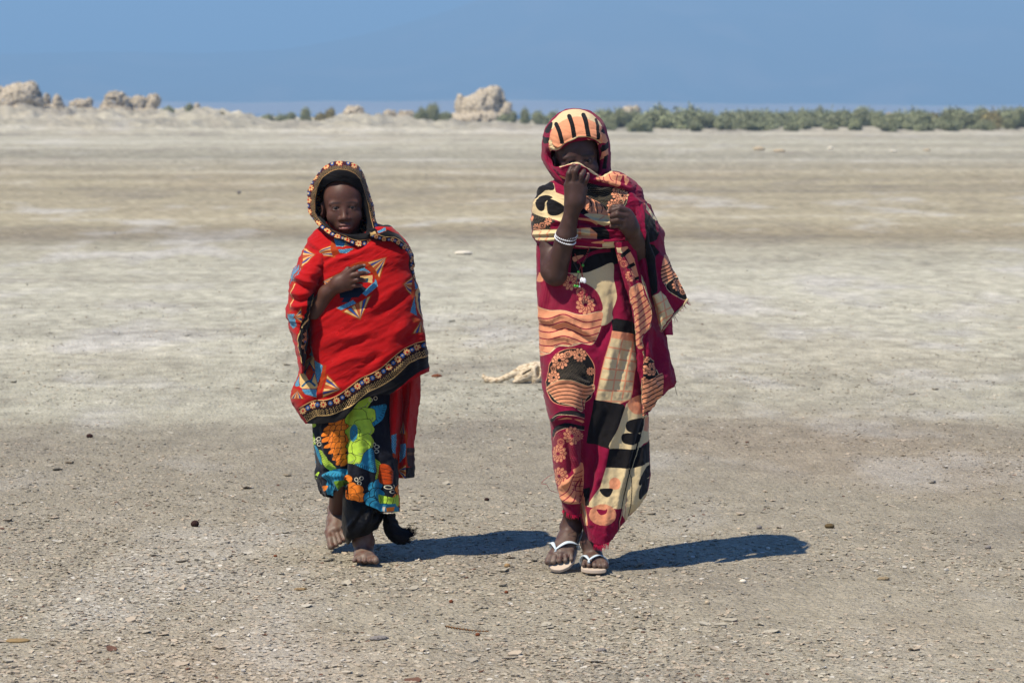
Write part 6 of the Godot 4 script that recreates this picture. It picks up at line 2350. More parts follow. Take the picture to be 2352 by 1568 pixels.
	cap(at3(4, 1225, 1330, 0.182), at3(4, 1160, 1320, 0.202), 0.0225, 0.0170, 0.016)
	cap(at3(4, 1210, 1250, 0.190), at3(4, 1160, 1250, 0.204), 0.0220, 0.0170, 0.016)
	chain([at3(4, 1190, 1160, 0.205), at3(4, 1115, 1135, 0.218), at3(4, 1055, 1150, 0.214), at3(4, 1008, 1165, 0.200)], [0.0110, 0.0095, 0.0085, 0.0070], 0.0018)
	chain([at3(4, 1185, 1215, 0.210), at3(4, 1095, 1195, 0.224), at3(4, 1045, 1210, 0.216), at3(4, 1040, 1225, 0.195)], [0.0109, 0.0097, 0.0087, 0.0072], 0.0018)
	chain([at3(4, 1180, 1270, 0.208), at3(4, 1100, 1255, 0.222), at3(4, 1045, 1265, 0.214), at3(4, 1045, 1280, 0.192)], [0.0105, 0.0093, 0.0083, 0.0070], 0.0018)
	chain([at3(4, 1165, 1320, 0.202), at3(4, 1100, 1310, 0.214), at3(4, 1055, 1315, 0.206), at3(4, 1035, 1320, 0.192)], [0.0097, 0.0085, 0.0076, 0.0063], 0.0018)
	chain([at3(4, 1210, 1190, 0.195), at3(4, 1130, 1120, 0.196), at3(4, 1060, 1120, 0.192), at3(4, 1015, 1160, 0.190)], [0.0127, 0.0102, 0.0089, 0.0072], 0.0048)
	from = v.size()
	made = nets(v, n, idx)
	v = made[0]; n = made[1]; idx = made[2]
	tips = [at3(4, 1000, 1163, 0.204), at3(4, 1030, 1318, 0.196), at3(4, 1026, 1285, 0.196)]
	for i in range(from, v.size()):
		var c := skin
		for t in tips:
			c = c.lerp(Color(0.40, 0.26, 0.21), 0.8 * smoothstep(0.0075, 0.003, v[i].distance_to(t)))
		c = c.lerp(Color(0.13, 0.085, 0.068), clampf(noise_b.get_noise_3d(v[i].x * 800, v[i].y * 800, v[i].z * 800) * 0.5, 0, 0.3))
		col.append(c)
	# standing foot (viewer's right), flat in its sandal
	var g := on_ground(1366, 1318) - base
	var heel := Vector3(g.x - 0.004, 0.014, g.z - 0.185)
	var tip_r := Vector3(g.x, 0.014, g.z - 0.008)
	field(Vector3(g.x - 0.09, -0.005, g.z - 0.26), Vector3(g.x + 0.09, 0.16, g.z + 0.03), 0.003)
	foot_field(heel + Vector3(0, 0, 0.02), Vector3(g.x, 0.014, g.z - 0.058), Vector3(g.x, 0.014, g.z - 0.022), Vector3.UP, 0.066, -1.0, Vector3(g.x - 0.006, 0.078, heel.z + 0.055), Vector3(g.x - 0.006, 0.18, heel.z + 0.05))
	from = v.size()
	made = nets(v, n, idx)
	v = made[0]; n = made[1]; idx = made[2]
	for i in range(from, v.size()):
		col.append(dusty(v[i], skin * 1.15, 0.0, 0.10))
	# stepping foot, heel up, toes just clear of the ground
	var toe := lp(1284, 1299, 0.105)
	var ball := lp(1291, 1279, 0.062)
	var heel2 := lp(1319, 1214, -0.085)
	var fw := (toe - heel2).normalized()
	var up2 := (Vector3.UP - fw * fw.y).normalized()
	field(lp(1235, 1325, -0.16), lp(1350, 1150, 0.16), 0.003)
	foot_field(heel2, ball, ball + (toe - ball) * 0.85, up2, 0.070, 1.0, lp(1312, 1210, -0.03), lp(1313, 1150, 0.0), 0.027)
	from = v.size()
	made = nets(v, n, idx)
	v = made[0]; n = made[1]; idx = made[2]
	for i in range(from, v.size()):
		col.append(dusty(v[i], skin * 1.15, 0.02, 0.17))
	if not mats.has("skin"):
		mats.skin = skin_material()
	put("body", mesh_of(v, n, idx, PackedVector2Array(), col), mats.skin, who)
	eye_parts(who, eyes, hb, 1.03, Vector3(-0.05, -0.05, 1))
	var side_r := Vector3(-1, 0, 0)
	sandal(who, Vector3(g.x - 0.004, 0.002, g.z - 0.205), Vector3(g.x, 0.002, g.z + 0.004), Vector3.UP, -1.0, Vector3(g.x - 0.017, 0.032, g.z - 0.030), [
		[Vector3(g.x - 0.040, 0.032, g.z - 0.085), Vector3(g.x - 0.038, 0.010, g.z - 0.10), 0.016], [Vector3(g.x + 0.038, 0.032, g.z - 0.080), Vector3(g.x + 0.040, 0.010, g.z - 0.095), 0.018]])
	var sd := fw.cross(up2).normalized()
	sandal(who, heel2 - fw * 0.02 - up2 * 0.014, toe + fw * 0.016 - up2 * 0.014, up2, 1.0, ball + fw * 0.006 + sd * 0.016 + up2 * 0.024, [
		[ball - fw * 0.036 + sd * 0.043 + up2 * 0.022, ball - fw * 0.05 + sd * 0.040 - up2 * 0.008, 0.016], [ball - fw * 0.040 - sd * 0.040 + up2 * 0.024, ball - fw * 0.055 - sd * 0.040 - up2 * 0.008, 0.018]])
	# dress
	var dress_print := paint_dress()
	var dress_cloth := cloth_material(dress_print)
	var folds := fold_list(5, [
		[8, 0.0105, 250, 820, 330, 850, 430, 800, 560, 830, 700, 850], [7, -0.0090, 280, 900, 380, 940, 480, 890, 620, 930], [8, 0.0120, 400, 890, 500, 870, 620, 930, 720, 1000], [7, -0.0120, 430, 950, 540, 940, 640, 1000, 720, 1060], [7, 0.0090, 330, 1020, 430, 990, 540, 1010],
		[9, 0.0105, 290, 560, 280, 700, 270, 850], [6, -0.0075, 330, 560, 330, 660, 320, 760], [10, 0.0105, 940, 430, 960, 650, 980, 850, 960, 1100], [8, -0.0120, 900, 620, 905, 760, 880, 900, 800, 1050, 740, 1130], [10, 0.0112, 1020, 640, 1040, 900, 1060, 1200],
		[8, -0.0105, 1050, 1000, 1000, 1240, 960, 1450], [9, 0.0105, 900, 1080, 860, 1300, 820, 1500]])
	folds += fold_list(6, [
		[10, 0.0135, 800, 250, 750, 420, 700, 560, 660, 760], [9, -0.0135, 690, 300, 640, 420, 600, 620, 560, 800], [9, 0.0120, 930, 240, 880, 450, 850, 640, 800, 850, 760, 1050], [6, -0.0165, 975, 320, 910, 560, 862, 720, 815, 900, 790, 1080],
		[9, 0.0090, 980, 420, 950, 620, 920, 820, 880, 980], [7, 0.0105, 640, 720, 600, 900, 580, 1100], [7, -0.0105, 570, 640, 580, 760, 560, 900], [8, 0.0090, 720, 900, 700, 1050, 690, 1180]])
	var rows := [
		[535, 545, 540, 540, 1236, 1440, 0.105, -0.12], [570, 575, 575, 575, 1232, 1450, 0.118, -0.13], [620, 625, 620, 620, 1233, 1458, 0.125, -0.14], [680, 685, 680, 680, 1235, 1463, 0.128, -0.15], [740, 745, 740, 740, 1238, 1468, 0.130, -0.15],
		[800, 805, 800, 800, 1240, 1474, 0.130, -0.15], [850, 855, 850, 850, 1244, 1480, 0.128, -0.15], [900, 905, 900, 900, 1252, 1484, 0.122, -0.15], [950, 955, 950, 950, 1262, 1488, 0.115, -0.15], [1000, 1005, 1000, 1000, 1280, 1491, 0.108, -0.15],
		[1050, 1055, 1050, 1050, 1300, 1493, 0.105, -0.14], [1100, 1105, 1100, 1100, 1318, 1492, 0.105, -0.13], [1140, 1150, 1140, 1140, 1326, 1484, 0.105, -0.12], [1175, 1190, 1165, 1170, 1332, 1464, 0.105, -0.10], [1205, 1222, 1190, 1200, 1338, 1440, 0.102, -0.08], [1235, 1250, 1215, 1220, 1346, 1420, 0.098, -0.06]]
	var dress := put("dress", ring_cloth(rows, 190, 240, folds, dress_print, 0.0026, Vector2(0.2, 1)), dress_cloth, who)
	# the part of it wrapped round the leading leg
	var leg_folds := fold_list(6, [
		[9, 0.010, 300, 60, 420, 20, 540, 70], [7, 0.012, 300, 330, 400, 290, 520, 310], [6, -0.010, 300, 380, 400, 345, 520, 370], [7, 0.012, 440, 470, 460, 620, 470, 760], [6, -0.012, 400, 500, 430, 650, 440, 780], [6, 0.012, 370, 820, 420, 780, 460, 700], [6, -0.012, 470, 700, 490, 800, 490, 920], [6, 0.010, 350, 900, 420, 930, 500, 930],
		[8, -0.014, 560, 80, 540, 160, 520, 260]])
	leg_folds += fold_list(5, [[10, 0.012, 350, 1250, 480, 1180, 620, 1200], [6, -0.010, 600, 1360, 660, 1380, 720, 1370], [6, 0.010, 610, 1390, 660, 1410, 720, 1400]])
	var leg_rows := [
		[760, 770, 760, 760, 1252, 1372, 0.095, -0.06], [810, 812, 800, 800, 1244, 1374, 0.125, -0.06], [850, 852, 850, 850, 1243, 1372, 0.146, -0.06], [890, 892, 890, 890, 1246, 1368, 0.158, -0.055], [930, 932, 930, 930, 1254, 1358, 0.162, -0.05], [970, 972, 970, 970, 1263, 1348, 0.158, -0.05],
		[1010, 1012, 1010, 1010, 1267, 1344, 0.146, -0.05], [1050, 1052, 1050, 1050, 1269, 1342, 0.130, -0.05], [1090, 1092, 1090, 1090, 1274, 1340, 0.114, -0.05], [1125, 1128, 1125, 1125, 1281, 1338, 0.100, -0.05], [1150, 1156, 1155, 1150, 1288, 1337, 0.090, -0.045], [1165, 1184, 1182, 1165, 1292, 1336, 0.082, -0.04]]
	put("leg_wrap", ring_cloth(leg_rows, 110, 170, leg_folds, dress_print, 0.0022, Vector2(0.6, 0.5)), dress_cloth, dress)
	# cloth wound round the shoulders
	var wrap_print := paint_wrap()
	var wrap_cloth := cloth_material(wrap_print)
	var wrap_folds := fold_list(4, [
		[4, 0.010, 220, 1400, 420, 1390, 620, 1370, 820, 1390, 1000, 1400], [3.5, -0.009, 240, 1430, 440, 1420, 640, 1400, 850, 1430, 1050, 1440], [4, 0.009, 260, 1460, 460, 1450, 700, 1440, 950, 1470, 1180, 1480], [4, 0.011, 700, 1200, 850, 1260, 1000, 1290, 1150, 1300], [3.5, -0.009, 690, 1260, 850, 1310, 1000, 1340],
		[4, 0.009, 680, 1310, 850, 1350, 1050, 1370], [6, 0.012, 400, 1030, 480, 1080, 560, 1140], [5, -0.010, 340, 1060, 330, 1140, 360, 1200], [6, 0.010, 240, 960, 330, 930, 430, 960], [5, 0.010, 380, 1300, 460, 1270, 540, 1270], [6, 0.012, 900, 1060, 1000, 1150, 1050, 1200], [5, -0.010, 860, 1000, 940, 1080, 1000, 1150], [5, 0.010, 800, 900, 920, 950, 1050, 920], [5, -0.009, 800, 950, 930, 1000, 1060, 970],
		[7, 0.012, 1200, 950, 1280, 1060, 1340, 1180]])
	var wrap_rows := [
		[405, 415, 400, 400, 1290, 1400, 0.100, -0.09], [418, 440, 410, 412, 1262, 1440, 0.118, -0.11], [436, 462, 425, 430, 1240, 1466, 0.132, -0.12], [462, 482, 455, 460, 1226, 1482, 0.142, -0.13], [492, 505, 490, 490, 1220, 1492, 0.150, -0.135], [520, 524, 520, 520, 1220, 1496, 0.154, -0.135], [542, 542, 538, 540, 1225, 1492, 0.154, -0.135], [556, 560, 556, 555, 1231, 1480, 0.150, -0.13], [562, 570, 564, 562, 1240, 1470, 0.142, -0.125]]
	var wrap := put("shoulder_cloth", ring_cloth(wrap_rows, 170, 120, wrap_folds, wrap_print, 0.003, Vector2(1, 0.1)), wrap_cloth, who)
	# hood
	var veil_print := paint_veil()
	var hood_rows := [
		[690, 428, 0.106, 800, 420, 0.106, 880, 445, 0.096, 905, 540, 0.062, 910, 640, 0.050, 905, 740, 0.062, 850, 830, 0.090, 700, 860, 0.108, 560, 830, 0.104, 460, 740, 0.072, 415, 640, 0.035, 400, 560, 0.034, 410, 525, 0.070, 470, 535, 0.092, 560, 485, 0.100, 620, 452, 0.104],
		[690, 395, 0.120, 800, 390, 0.120, 900, 420, 0.106, 935, 540, 0.070, 945, 650, 0.058, 935, 750, 0.070, 860, 850, 0.096, 700, 880, 0.112, 550, 850, 0.108, 440, 745, 0.078, 385, 640, 0.040, 370, 545, 0.040, 385, 490, 0.074, 450, 495, 0.100, 550, 440, 0.112, 620, 410, 0.118],
		[685, 320, 0.122, 800, 315, 0.120, 930, 360, 0.100, 970, 520, 0.066, 985, 650, 0.052, 970, 760, 0.062, 870, 870, 0.090, 700, 895, 0.106, 540, 870, 0.102, 420, 750, 0.072, 355, 640, 0.036, 340, 520, 0.034, 360, 440, 0.064, 425, 400, 0.094, 540, 345, 0.112, 615, 325, 0.120],
		[680, 210, 0.100, 810, 215, 0.096, 940, 300, 0.072, 1000, 500, 0.034, 1010, 650, 0.024, 1000, 770, 0.036, 880, 890, 0.074, 700, 910, 0.094, 530, 890, 0.088, 400, 755, 0.054, 330, 640, 0.010, 318, 500, 0.006, 340, 380, 0.032, 410, 300, 0.066, 530, 225, 0.088, 610, 205, 0.098],
		[680, 110, 0.035, 830, 140, 0.030, 960, 260, 0.012, 1018, 480, -0.012, 1026, 640, -0.018, 1014, 770, -0.004, 890, 900, 0.040, 700, 920, 0.060, 520, 900, 0.056, 385, 755, 0.020, 312, 630, -0.022, 304, 490, -0.022, 325, 350, -0.006, 390, 235, 0.012, 520, 135, 0.028, 600, 112, 0.034],
		[680, 88, -0.030, 830, 118, -0.032, 955, 240, -0.036, 1012, 470, -0.042, 1020, 640, -0.045, 1010, 770, -0.035, 880, 880, -0.01, 700, 900, 0.01, 530, 880, 0.0, 400, 755, -0.03, 325, 630, -0.050, 318, 480, -0.048, 340, 340, -0.042, 400, 220, -0.036, 525, 118, -0.032, 600, 92, -0.030],
		[680, 190, -0.105, 800, 215, -0.105, 880, 300, -0.106, 920, 470, -0.108, 925, 620, -0.105, 900, 720, -0.10, 820, 790, -0.085, 700, 810, -0.08, 580, 790, -0.085, 480, 710, -0.10, 430, 610, -0.105, 425, 470, -0.108, 445, 360, -0.106, 490, 280, -0.105, 560, 210, -0.105, 620, 190, -0.105],
		[680, 460, -0.130, 690, 462, -0.130, 700, 465, -0.130, 705, 470, -0.130, 710, 480, -0.130, 705, 490, -0.130, 695, 495, -0.130, 685, 500, -0.130, 670, 495, -0.130, 660, 490, -0.130, 655, 485, -0.130, 650, 480, -0.130, 652, 475, -0.130, 655, 470, -0.130, 662, 465, -0.130, 670, 462, -0.130]]
	var hood_folds := fold_list(4, [[3.2, 0.007, 400, 480, 470, 525, 560, 465, 680, 405, 800, 400, 905, 440], [2.4, -0.006, 410, 455, 480, 495, 580, 430, 690, 375, 810, 372, 900, 405], [3, 0.006, 930, 330, 960, 420, 940, 520], [2.5, -0.006, 900, 330, 930, 420, 915, 500], [3, 0.005, 380, 380, 395, 440, 420, 490], [3, 0.006, 340, 560, 380, 640, 440, 700]])
	put("hood", net_cloth(4, hood_rows, true, 150, 96, hood_folds, veil_print, 0.0018, Vector2(1, 0.2), true), cloth_material(veil_print), wrap)
	# veil held up to the nose, running back over the far shoulder
	var front_print := paint_veil_front()
	var veil_rows := [
		[370, 640, 0.030, 440, 695, 0.085, 520, 685, 0.128, 650, 648, 0.152, 720, 662, 0.150, 830, 752, 0.124, 930, 796, 0.098, 1040, 740, 0.070, 1150, 762, 0.035, 1270, 840, -0.005, 1300, 860, -0.03],
		[372, 655, 0.032, 442, 712, 0.088, 522, 702, 0.132, 650, 668, 0.157, 720, 684, 0.155, 830, 772, 0.130, 930, 812, 0.108, 1045, 768, 0.095, 1160, 795, 0.070, 1285, 870, 0.03, 1310, 900, -0.01],
		[400, 700, 0.035, 455, 745, 0.088, 530, 750, 0.126, 645, 735, 0.150, 720, 755, 0.148, 830, 815, 0.128, 930, 845, 0.116, 1050, 820, 0.112, 1160, 850, 0.100, 1270, 905, 0.070, 1300, 930, 0.03],
		[450, 760, 0.035, 475, 790, 0.080, 535, 810, 0.108, 640, 810, 0.128, 720, 825, 0.128, 825, 845, 0.118, 930, 875, 0.116, 1050, 870, 0.118, 1150, 895, 0.112, 1240, 930, 0.092, 1270, 945, 0.05],
		[480, 830, 0.02, 500, 850, 0.06, 550, 870, 0.085, 640, 875, 0.098, 720, 885, 0.098, 820, 890, 0.098, 930, 910, 0.102, 1050, 910, 0.106, 1130, 920, 0.106, 1210, 945, 0.095, 1240, 955, 0.06]]
	var veil_folds := fold_list(4, [[2.6, 0.006, 520, 700, 650, 668, 760, 712, 880, 785, 1000, 778], [3, 0.007, 560, 760, 700, 790, 850, 830, 1000, 845], [2.6, -0.006, 540, 800, 680, 830, 840, 860, 1000, 875], [3, 0.007, 1040, 790, 1130, 800, 1230, 860], [3, -0.006, 1050, 830, 1140, 845, 1220, 895], [3, 0.007, 480, 740, 540, 780, 600, 800]])
	put("veil", net_cloth(4, veil_rows, false, 130, 50, veil_folds, front_print, 0.0018), cloth_material(front_print), wrap)
	# hanging ends on the viewer's right
	var drape_print := paint_drape()
	var drape_cloth := cloth_material(drape_print)
	var end_rows := [
		[900, 150, 0.145, 960, 150, 0.155, 1020, 140, 0.158, 1100, 130, 0.145], [925, 230, 0.138, 990, 230, 0.155, 1050, 230, 0.148, 1110, 250, 0.138], [960, 380, 0.130, 1030, 380, 0.152, 1080, 380, 0.140, 1140, 400, 0.140], [1005, 520, 0.130, 1070, 520, 0.152, 1120, 515, 0.138, 1175, 520, 0.140], [1045, 650, 0.128, 1100, 650, 0.150, 1150, 640, 0.138, 1215, 650, 0.138], [1075, 800, 0.126, 1120, 800, 0.148, 1180, 790, 0.134, 1252, 800, 0.132], [1100, 950, 0.124, 1130, 960, 0.145, 1180, 960, 0.134, 1215, 940, 0.130], [1112, 1075, 0.122, 1135, 1080, 0.140, 1155, 1085, 0.134, 1172, 1086, 0.130]]
	put("cloth_end", net_cloth(5, end_rows, false, 44, 110, fold_list(5, [[4, 0.008, 990, 260, 1060, 500, 1110, 700, 1140, 950]]), drape_print, 0.003, Vector2(0.3, 1)), drape_cloth, wrap)
	var panel_rows := [
		[1100, 120, 0.10, 1180, 110, 0.10, 1260, 100, 0.05, 1330, 90, -0.03], [1120, 350, 0.10, 1190, 350, 0.11, 1260, 350, 0.06, 1320, 350, -0.02], [1130, 600, 0.095, 1210, 600, 0.115, 1270, 600, 0.06, 1310, 600, -0.02], [1120, 850, 0.09, 1220, 850, 0.115, 1290, 850, 0.06, 1345, 850, -0.02], [1100, 1050, 0.085, 1210, 1050, 0.115, 1310, 1050, 0.065, 1390, 1050, -0.01], [1110, 1200, 0.08, 1220, 1210, 0.112, 1330, 1220, 0.07, 1430, 1230, 0.0], [1130, 1350, 0.08, 1230, 1370, 0.112, 1360, 1390, 0.075, 1470, 1400, 0.01], [1150, 1480, 0.08, 1220, 1500, 0.108, 1310, 1490, 0.08, 1400, 1470, 0.03], [1160, 1620, 0.08, 1185, 1640, 0.10, 1240, 1610, 0.08, 1330, 1540, 0.05], [1170, 1705, 0.08, 1180, 1710, 0.09, 1200, 1695, 0.085, 1250, 1640, 0.06]]
	put("cloth_panel", net_cloth(5, panel_rows, false, 70, 150, fold_list(5, [[6, 0.014, 1190, 900, 1210, 1150, 1200, 1400, 1190, 1600], [5, -0.012, 1150, 1000, 1160, 1250, 1165, 1450], [8, 0.014, 1300, 950, 1360, 1150, 1380, 1350], [6, -0.012, 1270, 1000, 1300, 1200, 1310, 1400]]), drape_print, 0.004, Vector2(0.2, 1)), drape_cloth, wrap)
	var corner_print := paint_corner()
	var corner_cloth := cloth_material(corner_print)
	var corner_rows := [
		[1100, -160, 0.115, 1180, -200, 0.075, 1240, -190, 0.02, 1250, -150, -0.05], [1110, -30, 0.145, 1190, -40, 0.125, 1280, -40, 0.06, 1310, -20, -0.03], [1120, 80, 0.130, 1200, 80, 0.135, 1310, 70, 0.075, 1362, 70, -0.02], [1150, 200, 0.10, 1230, 200, 0.120, 1310, 190, 0.085, 1358, 190, 0.01], [1190, 330, 0.085, 1250, 330, 0.115, 1330, 300, 0.085, 1405, 330, 0.03], [1225, 480, 0.08, 1280, 480, 0.112, 1370, 470, 0.08, 1480, 470, 0.04], [1255, 640, 0.08, 1310, 640, 0.110, 1420, 610, 0.085, 1565, 655, 0.05], [1285, 780, 0.08, 1340, 780, 0.105, 1420, 760, 0.085, 1520, 730, 0.06], [1320, 925, 0.08, 1335, 935, 0.095, 1370, 895, 0.088, 1430, 820, 0.075], [1326, 950, 0.08, 1334, 950, 0.088, 1345, 940, 0.086, 1370, 905, 0.082]]
	put("cloth_corner", net_cloth(5, corner_rows, false, 70, 140, fold_list(5, [[6, 0.012, 1200, 250, 1260, 480, 1310, 700], [5, -0.012, 1290, 200, 1320, 400, 1350, 600], [7, 0.012, 1350, 280, 1400, 450, 1460, 640], [6, 0.012, 1180, 60, 1200, 160, 1240, 260], [5, -0.010, 1240, 60, 1250, 160, 1290, 250]]), corner_print, 0.003, Vector2(0.4, 1)), corner_cloth, wrap)
	var hem := curve3([at3(5, 1572, 662, 0.052), at3(5, 1520, 735, 0.063), at3(5, 1432, 825, 0.078), at3(5, 1372, 908, 0.085), at3(5, 1330, 952, 0.09)], 10)
	put("rolled_hem", tube(hem, 0.0045, 0.0045, 7), plain(Color(0.90, 0.82, 0.66), 0.9), wrap)
	put("fringe", fringe(hem, 0.022, Vector3(0.5, -0.8, 0.1), 12, 26), plain(Color(0.45, 0.10, 0.22), 0.9), wrap)
	# plain maroon end behind the arm
	var back_rows := [[1290, 600, -0.03, 1350, 600, 0.02, 1420, 600, -0.05], [1300, 750, -0.03, 1360, 750, 0.02, 1430, 750, -0.05], [1310, 880, -0.03, 1370, 880, 0.015, 1437, 860, -0.05], [1325, 1000, -0.03, 1375, 985, 0.01, 1444, 985, -0.05]]
	put("cloth_back_end", net_cloth(5, back_rows, false, 24, 40, [], canvas(1400, 600, 1600, 800, 0.2, MAROON), 0.003, Vector2(0.2, 1)), plain(MAROON, 0.85), wrap)
	# frayed hems
	var raw := plain(Color(0.62, 0.05, 0.22), 0.9)
	put("fringe", fringe(curve3([at3(6, 600, 1250, 0.10), at3(6, 650, 1262, 0.105), at3(6, 715, 1240, 0.10)], 4), 0.016, Vector3(0, -1, 0.1), 20, 60), raw, dress)
	put("fringe", fringe(curve3([at3(6, 370, 1000, 0.07), at3(6, 430, 1038, 0.085), at3(6, 510, 1030, 0.07)], 4), 0.012, Vector3(0, -1, 0.2), 21, 50), raw, dress)
	put("loose_thread", tube(curve3([at3(6, 335, 868, 0.07), at3(6, 280, 850, 0.09), at3(6, 250, 808, 0.10), at3(6, 215, 800, 0.10), at3(6, 250, 760, 0.09), at3(6, 300, 732, 0.06)], 6), 0.0010, 0.0008, 5), raw, dress)
	put("loose_thread", tube(curve3([at3(5, 1455, 1430, 0.01), at3(5, 1465, 1480, 0.015), at3(5, 1478, 1530, 0.015)], 4), 0.0012, 0.0008, 5), plain(COAL, 0.9), wrap)
	# beads: two white bracelets, necklace with shell
	var white := plain(Color(0.88, 0.89, 0.90), 0.35, 0.6)
	var axis := (at3(4, 625, 1150, 0.188) - at3(4, 560, 1420, 0.165)).normalized()
	for br in [[1405, 0.0322, -0.10, 568], [1428, 0.0325, -0.02, 560], [1462, 0.0332, 0.10, 553]]:
		var c: Vector3 = at3(4, br[3] - 2, br[0] - 6, 0.166)
		var a := (axis + Vector3(br[2] * 0.8, 0, 0.12)).normalized()
		var s := a.cross(Vector3.BACK).normalized()
		var f := s.cross(a)
		var loop := PackedVector3Array()
		for i in 33:
			var t := TAU * i / 32.0
			loop.append(c + (s * cos(t) + f * sin(t)) * br[1])
		put("bracelet", bead_line(loop, 0.0026, 0.0046), white, who)
	var red_bead := plain(Color(0.55, 0.03, 0.05), 0.3, 0.6)
	var dark_bead := plain(Color(0.04, 0.035, 0.04), 0.3, 0.6)
	var green_bead := plain(Color(0.20, 0.58, 0.16), 0.3, 0.6)
	var neck := put("necklace", bead_line(curve3([at3(5, 685, 205, 0.146), at3(5, 655, 290, 0.142), at3(5, 625, 360, 0.146), at3(5, 622, 420, 0.148), at3(5, 628, 470, 0.150)], 5), 0.0022, 0.0042), red_bead, who)
	put("strand", bead_line(curve3([at3(5, 550, 335, 0.142), at3(5, 575, 380, 0.145), at3(5, 592, 415, 0.148), at3(5, 580, 480, 0.150), at3(5, 570, 530, 0.150)], 5), 0.0022, 0.0042), dark_bead, neck)
	put("strand", bead_line(curve3([at3(5, 560, 260, 0.140), at3(5, 590, 320, 0.143), at3(5, 612, 365, 0.146), at3(5, 592, 415, 0.148)], 5), 0.0020, 0.0042), red_bead, neck)
	put("strand", bead_line(curve3([at3(5, 695, 205, 0.147), at3(5, 665, 290, 0.143), at3(5, 632, 350, 0.146)], 5), 0.0020, 0.0042), dark_bead, neck)
	var round_bead := SphereMesh.new()
	round_bead.radius = 0.0044
	round_bead.height = 0.0088
	round_bead.radial_segments = 12
	round_bead.rings = 8
	for q in [[592, 418], [560, 545], [583, 548], [632, 360]]:
		put("bead", round_bead, green_bead, neck).position = at3(5, q[0], q[1], 0.152)
	field(Vector3(-0.014, -0.016, -0.01), Vector3(0.014, 0.016, 0.012), 0.0009)
	ell(Vector3.ZERO, Vector3(0.0058, 0.0088, 0.004), 0.001)
	ell(Vector3(0, 0, 0.0045), Vector3(0.0009, 0.0072, 0.0020), 0.0008, true)
	var sv := PackedVector3Array()
	var sn := PackedVector3Array()
	var si := PackedInt32Array()
	made = nets(sv, sn, si)
	var shell_mesh := mesh_of(made[0], made[1], made[2])
	for q in [[645, 498, 0.158, 0.1], [622, 492, 0.153, -0.1]]:
		var sh := put("cowrie_shell", shell_mesh, white, neck)
		sh.position = at3(5, q[0], q[1], q[2])
		sh.rotation.z = q[3]
	put("shell_bar", tube(PackedVector3Array([at3(5, 600, 510, 0.152), at3(5, 602, 555, 0.152)]), 0.0022, 0.0030, 7), white, neck)

# ---------------------------------------------------------------- small things lying about
func bone_material() -> StandardMaterial3D:
	var m := StandardMaterial3D.new()
	var nz := FastNoiseLite.new()
	nz.seed = 55
	nz.frequency = 0.03
	nz.fractal_octaves = 4
	var im := nz.get_seamless_image(256, 256)
	im.convert(Image.FORMAT_RGB8)
	var d := im.get_data()
	for i in 256 * 256:
		var t := d[i * 3] / 255.0
		var c: Color = Color(0.52, 0.44, 0.34).lerp(Color(0.80, 0.74, 0.63), smoothstep(0.22, 0.58, t))
		d[i * 3] = int(c.r * 255)
		d[i * 3 + 1] = int(c.g * 255)
		d[i * 3 + 2] = int(c.b * 255)
	im.set_data(256, 256, false, Image.FORMAT_RGB8, d)
	m.albedo_texture = ImageTexture.create_from_image(im)
	m.uv1_triplanar = true
	m.uv1_scale = Vector3(5, 9, 5)
	m.roughness = 0.9
	m.metallic_specular = 0.25
	return m

# the enlarged view of the bleached piece: region from survey (1033.6, 775.2), 0.12207 a step
func bv(x: float, y: float, dz: float) -> Vector3:
	return lp(1033.6 + 0.12207 * x, 775.2 + 0.12207 * y, dz)

